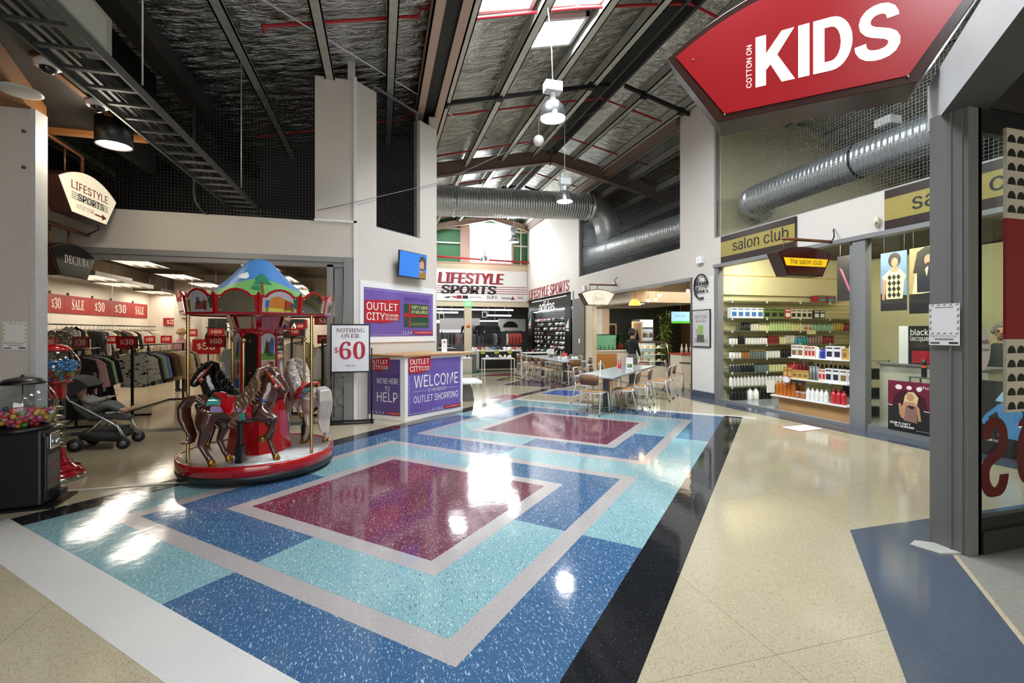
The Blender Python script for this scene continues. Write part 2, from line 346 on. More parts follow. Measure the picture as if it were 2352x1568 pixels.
# roof lights: a white upstand and a pane each
PANE = glass('roof_light_pane', '#f4faff')
for i, (a, b, c, d) in enumerate(SKYL):
    mb = MB()
    for (x0, x1, y0, y1) in ((a, a+.07, c, d), (b-.07, b, c, d), (a, b, c, c+.07), (a, b, d-.07, d)):
        za, zb = roofz(x0), roofz(x1)
        v = [(x0, y0, za-.09), (x1, y0, zb-.09), (x1, y1, zb-.09), (x0, y1, za-.09)]
        mb.add(v+[(x, y, z+.27) for x, y, z in v], [(3, 2, 1, 0), (4, 5, 6, 7), (0, 1, 5, 4), (1, 2, 6, 5), (2, 3, 7, 6), (3, 0, 4, 7)])
    w = struct('window_%d' % (i+2), mb, WHITE)
    mb = MB(); mb.poly([(a, c, roofz(a)+.12), (b, c, roofz(b)+.12), (b, d, roofz(b)+.12), (a, d, roofz(a)+.12)]); mb.build('pane', PANE, w)
for x in (4.75, 3.68, 2.5, 1.3, .1, -.92, -2.05, -3.1, -4.3, -5.5, 6.15, 7.2, 8.3, 9.4, 10.6, 11.8):
    z = roofz(x); mb = MB(); mb.box(x-.012, -6.9, z-.26, x+.012, 23.9, z-.02); mb.box(x-.012, -6.9, z-.26, x+.15, 23.9, z-.24); mb.box(x+.13, -6.9, z-.26, x+.15, 23.9, z-.22)
    struct('roof_purlin', mb, STEEL)
struct('ridge_beam', MB().box(RX-.16, -6.9, RZ0-.3, RX-.1, 23.9, RZ0-.06).box(RX+.1, -6.9, RZ0-.3, RX+.16, 23.9, RZ0-.06), M('dark_steel', '#4a4a48', .5, .6))
DST = _mats['dark_steel']
for y in (10.1, 18.2):
    mb = MB(); mb.bar((.9, y, roofz(.9)-.27), (RX-.2, y, roofz(RX-.2)-.27), .06, .09); mb.bar((RX+.2, y, roofz(RX)-.3), (10, y, roofz(10)-.27), .06, .09)
    for x in (1.3, 2.5, 3.68, 4.75, 6.15, 7.2): mb.box(x-.07, y-.07, roofz(x)-.34, x+.09, y+.07, roofz(x)-.2)
    struct('roof_bridging', mb, M('bridging_steel', '#2c2c2b', .5, .5))
def ibeam(mb, p, q, w, h):
    up = Vector((0, 0, h/2-.012)); mb.bar(Vector(p)+up, Vector(q)+up, w, .024); mb.bar(Vector(p)-up, Vector(q)-up, w, .024); mb.bar(p, q, .02, h-.03)
mb = MB(); ibeam(mb, (.6, 14.65, 6.35), (RX, 14.65, 7.36), .22, .42); ibeam(mb, (RX, 14.65, 7.36), (10, 14.65, 6.35), .22, .42); mb.box(RX-.015, 14.54, 7.1, RX+.015, 14.76, 7.6)
struct('portal_beam', mb, BROWN)
mb = MB(); ibeam(mb, (1.2, 23.35, 6.42), (RX, 23.35, 7.4), .2, .3); ibeam(mb, (RX, 23.35, 7.4), (9.5, 23.35, 6.42), .2, .3)
struct('gable_beam', mb, PINKB)
mb = MB()
for x in (.72, 1.12): mb.box(x, -6.9, 6.22, x+.17, 23.5, 6.245); mb.box(x, -6.9, 6.5, x+.17, 23.5, 6.52); mb.box(x if x < 1 else x+.14, -6.9, 6.22, x+.03 if x < 1 else x+.17, 23.5, 6.52)
struct('gutter_beam', mb, PINKB); struct('gutter_box', B(.88, -6.9, 6.3, 1.13, 23.5, 6.6), M('dark_gutter', '#2a2725', .6))
struct('eaves_beam', B(7.3, 10.5, 6.86, 7.5, 23.5, 7.16), BROWN)
struct('valley_beam', B(-2.95, -6.9, 5.1, -2.7, 23.5, 5.36), M('dark_beam', '#26211f', .6))
# ---- outer shell -------------------------------------------------
struct('wall_left', B(-11.6, -7, 0, -11.45, 34.5, 4.2), DARKV); struct('wall_right', B(14.4, -7, 0, 14.55, 34.5, 6), DARKV)
struct('wall_front', B(-11.5, -7.1, 0, 14.5, -6.95, 7.8), WALL); struct('wall_back', B(-11.5, 34.4, 0, 14.5, 34.55, 3.5), DARKV)
# ---- left side: fashion shop front -------------------------------
YD = 8.65
struct('wall_left', B(-11.4, YD, 2.83, -.43, YD+.18, 3.46), WALL)
struct('wall_left', B(-1.09, YD, 3.46, -.43, YD+.18, 5.95), WALL)
struct('trim_1', B(-1.1, YD-.03, 3.455, -.4, YD, 3.49), WHITE)
struct('trim_2', B(-.46, YD-.03, 0, -.405, YD+.02, 6.0), WHITE)
struct('trim_3', B(-.56, YD+.02, 5.94, -.44, YD+.16, 6.3), WALL)
E45 = Vector((.7071068, .7071068, 0))
def cham(s, off=0, z=0): return Vector((-.43, YD, z))+E45*s+Vector((.7071068, -.7071068, 0))*off
def chambox(mb, s0, s1, z0, z1, t=-.16):
    p = [cham(s0), cham(s1), cham(s1, t), cham(s0, t)]; v = [(q.x, q.y, z) for z in (z0, z1) for q in p]
    return mb.add(v, [(0, 1, 2, 3)[::-1], (4, 5, 6, 7), (0, 1, 5, 4), (1, 2, 6, 5), (2, 3, 7, 6), (3, 0, 4, 7)])
mb = MB(); chambox(mb, 0, 2.25, 0, 3.485); chambox(mb, 0, .495, 3.485, 5.96); chambox(mb, 1.71, 2.25, 3.485, 5.93); struct('wall_left', mb, WALL)
struct('wall_left', B(1.0, 10.24, 0, 1.163, 23.6, 6.2), WALL)
# shop door frame of the fashion shop
mb = MB(); mb.box(-9, YD-.02, 2.76, -.6, YD+.2, 2.85); mb.box(-9, YD+.02, 2.68, -.6, YD+.16, 2.76); struct('door_1', mb, GREYP)
mb = MB(); mb.box(-.62, YD-.03, 0, -.47, YD+.2, 2.85); mb.box(-.9, YD+.02, 0, -.8, YD+.14, 2.72); mb.box(-.78, YD+.06, 0, -.64, YD+.12, 2.72); mb.box(-.72, YD+.01, .3, -.63, YD+.06, .42); mb.box(-.72, YD+.01, .6, -.63, YD+.06, .75)
struct('trim_4', mb, GREYP)
# fashion shop interior
WARM = M('shop_wall_paint', '#d9d0c2', .7, var=.03); SLAT = M('dark_ceiling_board', '#5d564e', .8, var=.1, scale=3, stretch=(1, 12, 1))
struct('wall_left', B(-7.15, YD+.2, 0, -7, 18, 3.44), WARM); struct('wall_back', B(-7, 17.2, 0, .9, 17.35, 3.44), WARM); struct('wall_right', B(.85, 10.3, 0, 1.0, 17.3, 3.44), WARM)
struct('ceiling', MB().prism([(-11.3, YD+.19), (-.42, YD+.19), (.98, 10.3), (.98, 18), (-11.3, 18)], frame((0, 0, 3.4), (1, 0, 0), (0, 1, 0)), .06), SLAT)
struct('wall_back', B(-6.1, 16.6, 0, -5.55, 17.2, 3.4), WARM)
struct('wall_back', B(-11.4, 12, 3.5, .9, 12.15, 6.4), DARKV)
# ---- left pillar and soffit --------------------------------------
mb = MB(); mb.box(-6, 5.5, 0, -3.16, 5.65, 3.66); pil = struct('pillar', mb, WALL)
struct('trim_5', B(-3.19, 5.49, 0, -3.15, 5.66, 3.66), M('pale_grey_trim', '#cfcfd0', .5))
mb = MB()
for z in (3.28, 3.62): mb.cyl((-3.24, 5.505, z-.18), (-3.24, 5.485, z-.18), .016, 10)
mb.build('wall_plug', M('wall_plug_brown', '#6d5848', .6), pil)
TIMB = M('timber_board', '#8a5a2c', .45, var=.25, scale=4, stretch=(1, 9, 1))
struct('ceiling', B(-6.2, .5, 3.9, -2.5, 6.66, 4.02), MDKBR)
struct('ceiling', MB().prism([(-6.2, .8), (-2.0, .8), (-2.97, 4.78), (-3.36, 6.02), (-6.2, 6.02)], frame((0, 0, 3.66), (1, 0, 0), (0, 1, 0)), .235), TIMB)
struct('trim_6', B(-4.6, 6.6, 3.84, -2.72, 6.68, 4.04), TIMB); struct('trim_7', B(-2.86, 4.9, 3.88, -2.8, 6.5, 3.93), TIMB)
struct('wall_left', B(-3.5, .5, 4.02, -3.4, 8.6, 5.7), M('void_shade_black', '#0d0b0a', .9))  # black sheet painted in for the dark void above the soffit
struct('wall_left', B(-11.4, .4, 0, -6, .55, 4.0), DARKV); 
# ---- right side: the long wall of shop fronts ---------------------
XR = 7.425
mb = MB(); mb.box(XR, 2.2, 3.07, XR+.16, 9.13, 3.72); mb.box(XR, 9.2, 2.86, XR+.16, 10.485, 7.2); mb.box(XR, 9.13, 2.86, XR+.16, 9.2, 3.72); mb.box(XR, 10.485, 2.86, XR+.16, 16.9, 3.7); mb.box(XR, 16.9, 3.15, XR+.16, 23.6, 7.2); mb.box(XR, 16.9, 2.86, XR+.16, 17.7, 3.15)
struct('wall_right', mb, WALL)
BRICK = M('white_brick', '#e6e3df', .75, var=.03)
def _brick(m, bw, rh, mort):
    nt, N, L, b = nodes_of(m); tc = N.new('ShaderNodeTexCoord'); sp = N.new('ShaderNodeSeparateXYZ'); cb = N.new('ShaderNodeCombineXYZ'); ad = N.new('ShaderNodeMath')
    L.new(tc.outputs['Object'], sp.inputs[0]); L.new(sp.outputs[0], ad.inputs[0]); L.new(sp.outputs[1], ad.inputs[1]); L.new(ad.outputs[0], cb.inputs[0]); L.new(sp.outputs[2], cb.inputs[1])
    br = N.new('ShaderNodeTexBrick'); br.inputs['Scale'].default_value = 1; br.inputs['Brick Width'].default_value = bw; br.inputs['Row Height'].default_value = rh; br.inputs['Mortar Size'].default_value = mort; br.inputs['Mortar Smooth'].default_value = .3
    br.inputs['Color1'].default_value = br.inputs['Color2'].default_value = (1, 1, 1, 1); br.inputs['Mortar'].default_value = (0, 0, 0, 1); L.new(cb.outputs[0], br.inputs[0])
    n = N.new('ShaderNodeTexNoise'); n.inputs['Scale'].default_value = 18; L.new(tc.outputs['Object'], n.inputs[0]); a = N.new('ShaderNodeMath'); a.operation = 'MULTIPLY_ADD'; a.inputs[1].default_value = .5; L.new(n.outputs[0], a.inputs[0]); L.new(br.outputs[0], a.inputs[2])
    p = N.new('ShaderNodeBump'); p.inputs['Strength'].default_value = .8; p.inputs['Distance'].default_value = .012; L.new(a.outputs[0], p.inputs['Height']); L.new(p.outputs[0], b.inputs['Normal'])
_brick(BRICK, .24, .075, .008)
struct('pillar', B(XR-.03, 9.175, .14, XR+.5, 9.98, 2.858), BRICK); struct('baseboard_right', B(XR-.04, 9.172, 0, XR+.5, 9.99, .14), SLATE)
struct('trim_8', B(XR-.02, 9.06, 0, XR+.14, 9.17, 3.08), GREYP)
struct('trim_9', B(XR-.06, 2.3, 3.03, XR+.14, 9.17, 3.1), GREYP)
struct('trim_10', B(XR-.05, 10.0, 2.82, XR+.2, 16.35, 2.9), GREYP); struct('trim_11', B(XR-.03, 9.95, 0, XR+.12, 10.02, 2.9), GREYP)
struct('trim_12', B(XR-.03, 16.35, 0, XR+.2, 17.4, 2.86), M('dark_taupe', '#6f6a62', .6)); struct('trim_13', B(XR-.02, 17.4, 0, XR+.2, 17.5, 3.2), GREYP)
struct('wall_right', B(XR+.02, 15.75, 0, XR+.2, 16.36, 2.86), M('cafe_beige_paint', '#d9cbb0', .7, var=.03))
# salon interior shell
SALW = M('salon_cream_paint', '#e6dcae', .65, var=.03)
struct('wall_back', B(XR+.16, 9.16, 0, 14.4, 9.34, 6.6), SALW); struct('wall_right', B(11.6, -2, 0, 11.75, 9.2, 3.3), SALW); struct('wall_front', B(4.1, -2.1, 0, 14.4, -1.95, 6.6), SALW)
struct('ceiling', B(XR+.16, 2.4, 3.35, 11.7, 9.2, 3.42), M('salon_ceiling', '#57524b', .8))
# kids shop interior behind the camera
struct('wall_right', B(7.3, -5, 0, 7.45, 2.2, 3.4), M('shop_cream_paint', '#d8cdb8', .7)); struct('ceiling', MB().prism([(3.9, 2.3), (.2, -1.4), (.2, -5), (7.3, -5), (7.3, 2.3)], frame((0, 0, 3.5), (1, 0, 0), (0, 1, 0)), .06), DARKV)
# cafe shell
GREENW = M('dark_green_paint', '#2e3630', .6, var=.1); CAFB = M('cafe_brown_paint', '#7d6147', .7, var=.08)
struct('wall_back', B(XR+.2, 17.3, 0, 14.4, 17.45, 3.4), GREENW); struct('wall_right', B(12.3, 9.3, 0, 12.45, 17.3, 3.4), CAFB)
struct('ceiling', B(XR+.18, 9.35, 3.42, 14.4, 17.5, 3.5), M('cafe_timber_ceiling', '#6b4b2f', .6, var=.2, scale=3, stretch=(1, 8, 1)))
struct('wall_right', B(XR+.2, 16.8, 0, 8.37, 17.28, 2.5), BRICK); struct('wall_right', B(8.37, 16.8, 0, 8.68, 17.28, 2.5), M('cafe_peach_paint', '#cdb396', .7, var=.04))
struct('ceiling', B(XR+.16, 13.2, 2.5, 10.0, 17.2, 3.2), M('cafe_bulkhead', '#d8cbb8', .7))
struct('ceiling', B(8.0, 13.3, 2.47, 9.9, 17.2, 2.5), M('cafe_soffit_grey', '#8e8778', .7))
# sports window recess on the right wall
struct('wall_right', B(XR+.35, 17.7, 0, XR+.5, 23.5, 3.2), M('black_slatwall', '#18191b', .35)); struct('ceiling', B(XR, 17.7, 3.14, XR+.5, 23.5, 3.2), BLACKP)
# ---- far end -----------------------------------------------------
YB = 23.6
mb = MB(); mb.box(1.1, YB, 2.86, 7.6, YB+.2, 5.08); mb.box(4.09, YB-.03, 0, 4.45, YB+.2, 2.9); struct('wall_back', mb, M('sports_beige_paint', '#dccdb2', .65, var=.03))
GREENC = M('green_cladding', '#3f7a4c', .5, var=.1, scale=2, stretch=(1, 1, 8))
mb = MB(); mb.box(1.1, YB+.1, 5.08, 4.35, YB+.2, 7.1); mb.box(6.56, YB+.1, 5.08, 9, YB+.2, 7.1)
mb.prism([(-1.05, 0), (1.15, 0), (1.15, -.02), (3.6, -.6), (3.6, .1), (0, .75), (-4, .1), (-4, -.6), (-1.05, -.02)], frame((RX, YB+.2, 7.2), (1, 0, 0), (0, 0, 1)), .1)
struct('wall_back', mb, GREENC)
mb = MB(); mb.box(3.86, YB-.05, 5.08, 4.36, YB+.12, 6.95); mb.box(6.54, YB-.05, 5.08, 6.66, YB+.12, 7.1); struct('trim_14', mb, PINKB)
mb = MB()
for z in (6.02, 6.75): mb.box(1.2, YB-.02, z, 3.86, YB+.09, z+.07); mb.box(6.66, YB-.02, z, 7.5, YB+.09, z+.07)
mb.box(7.05, YB, 5.08, 7.1, YB+.08, 6.9); struct('trim_15', mb, WHITE)
mb = MB(); mb.box(4.36, YB, 5.08, 6.54, YB+.06, 5.16); mb.box(5.42, YB, 5.1, 5.45, YB+.05, 7.2); w1 = struct('window_1', mb, WHITE)
MB().poly([(4.36, YB+.08, 5.1), (6.54, YB+.08, 5.1), (6.54, YB+.08, 7.0), (5.42, YB+.08, 7.28), (4.36, YB+.08, 7.0)]).build('pane', glass('gable_pane', '#f6fbff'), w1)
struct('trim_16', B(1.1, YB-.04, 5.04, 7.42, YB+.2, 5.1), PINKB)
# sports shop interior shell
DKG = M('sports_dark_paint', '#3b3d3d', .7); struct('wall_back', B(.9, 33.5, 0, 14.2, 33.65, 3.6), M('sports_rear_wall', '#5b5d5e', .7)); struct('wall_left', B(.85, 23.8, 0, 1.0, 33.6, 3.6), DKG); struct('wall_right', B(13.0, 23.8, 0, 13.15, 33.6, 3.6), DKG)
struct('ceiling', B(.9, 23.8, 3.3, 14.2, 33.6, 3.4), M('sports_ceiling', '#303231', .8))
struct('wall_right', B(7.6, 23.55, 0, 13.1, 23.75, 3.4), DKG)
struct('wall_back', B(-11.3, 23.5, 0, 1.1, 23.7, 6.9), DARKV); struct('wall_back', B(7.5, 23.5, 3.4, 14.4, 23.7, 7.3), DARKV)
# ---- Kids shop corner: post, diagonal beam, glass ----------------
LTG = M('light_grey_paint', '#767573', .45, var=.04)
mb = MB(); mb.box(3.89, 2.3, 0, 4.0, 2.5, 3.12); mb.box(3.88, 2.36, 0, 3.89, 2.37, 3.12); mb.box(3.9, 2.27, 0, 4.03, 2.3, 3.12); pst = struct('pillar', mb, LTG)
struct('trim_17', MB().prism([(0, 0), (.26, -.06), (.3, .02), (.06, .2), (-.05, .16)], frame((3.74, 2.34, 0), (1, 0, 0), (0, 1, 0)), .015), STEEL)
def diag(p, t, off): return Vector((3.93+.7071*t+.7071*off, 2.47+.7071*t-.7071*off, 0))
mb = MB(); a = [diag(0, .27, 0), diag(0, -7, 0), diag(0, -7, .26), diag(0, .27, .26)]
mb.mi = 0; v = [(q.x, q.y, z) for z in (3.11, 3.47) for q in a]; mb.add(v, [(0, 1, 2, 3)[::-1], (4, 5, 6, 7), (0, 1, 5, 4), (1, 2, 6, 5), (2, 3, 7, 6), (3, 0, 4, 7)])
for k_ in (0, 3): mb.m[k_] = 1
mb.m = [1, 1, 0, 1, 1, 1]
struct('beam', mb, [M('pale_beam_paint', '#c4c4c4', .5, var=.03), M('beam_shade_grey', '#5a5a59', .5, var=.04)])  # shade put into the colour: outer face pale, the other faces grey
mb = MB(); mb.box(4.0, 2.27, 0, 4.035, 2.34, 3.12); mb.box(4.035, 2.28, .16, 7.3, 2.33, .25); mb.box(4.035, 2.28, 2.95, 7.3, 2.33, 3.12); w = struct('window_20', mb, M('dark_window_frame', '#2b2c2d', .4, .3))
B(4.035, 2.300, .25, 7.3, 2.304, 2.95).build('pane', glass('shop_glass', '#f2f6f4'), w); struct('wall_right', B(4.0, 2.26, 3.12, 7.3, 2.33, 3.5), DARKV); struct('wall_right', B(4.035, 2.26, 0, 7.3, 2.33, .16), DARKV)
# salon windows
mb = MB(); mb.box(XR-.03, 5.66, 0, XR+.1, 5.87, 3.05); mb.box(XR, 2.4, 0, XR+.08, 5.66, .05); mb.box(XR, 2.4, .05, XR+.05, 5.66, .1); mb.box(XR+.01, 5.87, 0, XR+.07, 5.95, 3.05); w = struct('window_21', mb, GREYP)
B(XR+.03, 2.4, .08, XR+.034, 5.66, 3.05).build('pane', _mats['shop_glass'], w)
mb = MB(); mb.box(XR, 5.9, 0, XR+.08, 9.08, .035); w = struct('window_22', mb, GREYP)
# ================================================================== SIGNS, DESK, SERVICES
LITW = M('lit_sign_cream', '#fff3d6', .4, emit=.55, var=.02); LITR = M('lit_sign_red', '#8a0b14', .3, emit=.2, var=.05, coat=.15, ecol='#b00d1a'); LITY = M('lit_sign_amber', '#f2c018', .4, emit=.6, var=.1)
SIGNB = M('sign_black', '#0c0d0e', .3, spec=.2); INKR = M('ink_red', '#8e1b2b', .5); INKK = M('ink_black', '#161414', .5); INKW = M('ink_white', '#f4f1ec', .5); INKG = M('ink_grey', '#7b7774', .5)
COPPER = M('copper_brown_tube', '#8a5a3c', .35, .5); LITWH = M('lit_letter_white', '#fff8ea', .4, emit=1.3, var=.02)
def fan(wb, flr, hs, ap, ins=0, n=14):
    """fan outline: narrow foot, flared sides, arched head; ins pulls it inwards"""
    k = ins; pts = [(k*1.0, k), (wb-k*1.0, k), (wb+flr-k*1.25, hs-k*.2)]
    for i in range(1, n):
        t = i/n; x = wb+flr-k*1.25+(-(wb+2*flr-2.5*k))*t; pts.append((x, hs-k*.2+(ap-hs-k*.9)*4*t*(1-t)))
    return pts+[(-flr+k*1.25, hs-k*.2)]
def fan_sign(name, label, fr, wb, flr, hs, ap, depth, body, face, border, extra=None, loc=None):
    t = thing(name, label, 'sign', fr[0]); o, u, v, w = fr; F = (Vector((0, 0, 0)), u, v, w)
    MB().prism(fan(wb, flr, hs, ap), F, -depth).build('cabinet', body, t, bevel=.006)
    MB().prism(fan(wb, flr, hs, ap, border), F, .008).build('face_panel', face, t)
    return t, F
def sub(fr, x=0, y=0, z=0): o, u, v, w = fr; return (o+u*x+v*y+w*z, u, v, w)
def arm(t, pts, mat, r=.022, name='bracket'): return MB().tube(pts, r, 10).build(name, mat, t)
Z = Vector((0, 0, 1))
# ---- COTTON ON KIDS sign ------------------------------------------
o = Vector((2.835, 3.475, 3.385)); fr = frame(o, (.7071, -.7071, 0), Z)
t, F = fan_sign('hanging_sign', 'large red lit sign with white KIDS letters at upper right, dark brown frame', fr, 1.36, .42, .68, 1.06, .34, DKBRN, LITR, .06)
K = sub(F, .3, .225, .011); K = (K[0], K[1]*.93, K[2], K[3]); h = .42
def kids(n, fn): mb = MB(); fn(mb); mb.build(n, LITWH, t)
kids('letter', lambda m: m.add([K[0]+K[1]*x+K[2]*y for x, y in ((0, 0), (.082, 0), (.082, .125), (.118, .165), (.205, 0), (.305, 0), (.17, .232), (.3, h), (.205, h), (.082, .262), (.082, h), (0, h))], [tuple(range(12))]))
kids('letter', lambda m: m.add([K[0]+K[1]*x+K[2]*y for x, y in ((.33, 0), (.412, 0), (.412, h), (.33, h))], [(0, 1, 2, 3)]))
def dd(m):
    a = [(.44, 0), (.57, 0)]+[(.57+.145*sin(i*pi/14), h/2-h/2*cos(i*pi/14)) for i in range(1, 14)]+[(.57, h), (.44, h)]
    b = [(.52, .075), (.565, .075)]+[(.565+.07*sin(i*pi/14), h/2-(h/2-.075)*cos(i*pi/14)) for i in range(1, 14)]+[(.565, h-.075), (.52, h-.075)]
    n = len(a); m.add([K[0]+K[1]*x+K[2]*y for x, y in a+b], [(i, (i+1) % n, n+(i+1) % n, n+i) for i in range(n)])
kids('letter', dd)
S_ = [(.765+.115*1.0+.105*cos(radians(d)), .118+.083*sin(radians(d))) for d in range(195, 405, 15)]+[(.765+.115-.1*cos(radians(d)) if 0 else .88+.1*cos(radians(d)), .302+.08*sin(radians(d))) for d in range(225, 10, -15)]
kids('letter', lambda m: stroke(m, [(.767, .135), (.772, .1), (.79, .068), (.82, .047), (.86, .037), (.9, .037), (.94, .047), (.97, .068), (.987, .1), (.988, .13), (.975, .158), (.945, .18), (.9, .198), (.86, .212), (.825, .232), (.802, .26), (.796, .295), (.805, .33), (.83, .36), (.865, .377), (.9, .381), (.935, .375), (.962, .355), (.977, .325), (.98, .3)], .078, K))
mb = MB(); letter(mb, 'COTTON ON', sub(F, 0, 0, .008), .27, .235, .04, .36, 'sans', rot=pi/2); mb.build('lettering', LITWH, t)
for x, y in ((.06, .05), (-.2, .6), (1.3, .05)): MB().ball(F[1]*x+F[2]*y+F[3]*.01, .008, 8, 6).build('screw', CHROME, t)
# ---- signs hanging on the left -----------------------------------
def sign_on_x(X, TL, BL, BR, TR):
    a, b, c, d = [ONX(*p, X) for p in (TL, BL, BR, TR)]; zb = (b.z+c.z)/2; return frame((X, b.y, zb), (0, 1, 0), Z), c.y-b.y, ((d.y-c.y)+(b.y-a.y))/2, (a.z+d.z)/2-zb
fr, wb, fl_, hs = sign_on_x(-3.8, (143, 402), (164, 484), (244, 520), (274, 472))
t, F = fan_sign('hanging_sign', 'cream lit fan sign with red LIFESTYLE SPORTS lettering and arrow', fr, wb, fl_, hs, hs+.2, .22, DKBRN, LITW, .012)
mb = MB(); letter(mb, 'LIFESTYLE', sub(F, 0, 0, .008), -.02, hs*.78, hs*.27, wb+.04, 'bold'); mb.build('lettering', INKR, t)
mb = MB()
for k in range(4): mb.box(F[3].x*.011, -.02, hs*.46+k*hs*.065, F[3].x*.011+.002, wb+.02, hs*.46+k*hs*.065+.008)
mb.build('stripes', INKG, t)
mb = MB(); letter(mb, 'SPORTS', sub(F, 0, 0, .014), .1, hs*.45, hs*.24, wb-.2, 'bold', shear=.1); mb.build('lettering', INKK, t)
mb = MB(); letter(mb, 'OUTLET STORE', sub(F, 0, 0, .008), .08, hs*.2, hs*.13, wb*.5); mb.build('lettering', M('ink_brown', '#9a5b40', .5), t)
mb = MB(); mb.prism([(wb*.62, hs*.2), (wb*.84, hs*.2), (wb*.84, hs*.12), (wb*.98, hs*.225), (wb*.84, hs*.33), (wb*.84, hs*.25), (wb*.62, hs*.25)], sub(F, 0, 0, .01), .003); mb.build('arrow', INKR, t)
arm(t, [(-.11, -1.1, hs+.52), (-.11, wb*.55, hs+.46), (-.11, wb*.55, hs+.1)], COPPER, .025); arm(t, [(-.11, wb*.1, hs+.48), (-.11, wb*.1, hs+.15)], COPPER, .012, 'hanger_rod')
fr, wb, fl_, hs = sign_on_x(-4.2, (112, 565), (135, 631), (201, 644), (216, 596))
t, F = fan_sign('hanging_sign', 'black fan sign with white DECJUBA lettering, brown rim', fr, wb, fl_, hs, hs+.14, .22, DKBRN, SIGNB, .022)
mb = MB(); letter(mb, 'DECJUBA', sub(F, 0, 0, .008), .1, hs*.5, .13, wb*.86, 'serif'); mb.build('lettering', INKW, t)
y1 = YD-fr[0].y
arm(t, [(-.11, -.1, hs+.36), (-.11, y1, hs+.36)], COPPER, .028)
for yy in (.02, .42): arm(t, [(-.11, yy, hs+.36), (-.11, yy, hs+.06)], COPPER, .012, 'hanger_rod')
arm(t, [(-.11, y1-.05, hs+.36), (.05, y1-.05, hs+.45), (.02, y1-.08, hs+.62), (-.14, y1-.02, hs+.7)], BLACKM, .009, 'cable')
# ---- signs hanging on the right ----------------------------------
def sign_on_y(Y, TL, BL, BR, TR):
    a, b, c, d = [ONY(*p, Y) for p in (TL, BL, BR, TR)]; zb = (b.z+c.z)/2; return frame((b.x, Y, zb), (1, 0, 0), Z), c.x-b.x, ((d.x-c.x)+(b.x-a.x))/2, (a.z+d.z)/2-zb
fr, wb, fl_, hs = sign_on_y(6.1, (1793, 577), (1810, 632), (1890, 635), (1916, 585))
t, F = fan_sign('hanging_sign', 'dark red fan sign with glowing yellow the salon club band', fr, wb, fl_, hs, hs+.1, .24, DKBRN, M('salon_sign_red', '#4a0f0c', .2, coat=.5), .016)
MB().prism([(-.045, hs*.42), (wb+.045, hs*.42), (wb+.095, hs*.76), (-.095, hs*.76)], sub(F, 0, 0, .009), .003).build('lit_band', LITY, t)
mb = MB(); letter(mb, 'the salon club', sub(F, wb/2, 0, .013), 0, hs*.5, .085, wb*.9, 'sans', cx=True); mb.build('lettering', INKK, t)
x1 = XR-fr[0].x
arm(t, [(0, .12, hs+.24), (x1, .12, hs+.24)], COPPER, .026)
for xx in (.04, .3): arm(t, [(xx, .12, hs+.24), (xx, .12, hs+.06)], COPPER, .012, 'hanger_rod')
arm(t, [(x1-.04, .12, hs+.26), (x1-.07, .06, hs+.3), (x1-.09, .04, hs+.36), (x1-.07, .07, hs+.42), (x1-.03, .1, hs+.45), (x1, .12, hs+.46)], BLACKM, .01, 'cable')
fr, wb, fl_, hs = sign_on_y(13.7, (1336, 673), (1350, 701), (1398, 701), (1413, 675))
t, F = fan_sign('hanging_sign', 'white lit fan sign with pale round coffee emblem outside the cafe', fr, wb, fl_, hs, hs+.14, .3, DKBRN, M('lit_sign_white', '#fff6e2', .4, emit=.4, var=.02), .02)
mb = MB(); mb.tube([F[1]*(wb/2+.2*cos(a*pi/12))+F[2]*(hs*.52+.2*sin(a*pi/12))+F[3]*.012 for a in range(24)], .006, 6, closed=True); letter(mb, 'Gloria', sub(F, wb/2, 0, .01), 0, hs*.52, .11, .28, 'script', cx=True); letter(mb, "Jean's", sub(F, wb/2, 0, .01), 0, hs*.3, .11, .3, 'script', cx=True); mb.build('emblem', M('pale_gold', '#d8cfae', .5), t)
x1 = XR-fr[0].x
arm(t, [(.12, .15, hs+.3), (x1, .15, hs+.3)], COPPER, .026)
for xx in (.14, wb*.55): arm(t, [(xx, .15, hs+.3), (xx, .15, hs+.05)], COPPER, .013, 'hanger_rod')
arm(t, [(x1-.02, .15, hs+.3), (x1-.1, .12, hs+.45), (x1-.02, .1, hs+.55)], BLACKM, .012, 'cable')
# ---- salon fascia signs ------------------------------------------
GOLD = M('sign_gold', '#9a8a45', .4); UMB = M('sign_umber', '#2a1c1a', .35)
for k, (ya, yb, lab) in enumerate(((8.92, 6.95, 'umber and gold salon club fascia board beside the brick pillar'), (5.35, 3.3, 'umber and gold salon club fascia board nearest the kids shop, half hidden by the post'))):
    t = thing('shop_sign', lab, 'sign', (XR-.05, ya, 3.105)); W_ = ya-yb
    MB().box(0, -W_, 0, .05, 0, .59).build('board', UMB, t); B(-.004, -W_+.005, .13, 0, -.005, .46).build('gold_band', GOLD, t)
    mb = MB(); letter(mb, 'salon club', frame((-.004, 0, 0), (0, -1, 0), Z), W_/2+.12, .205, .235, W_*.74, 'bold', cx=True); mb.build('lettering', INKK, t)
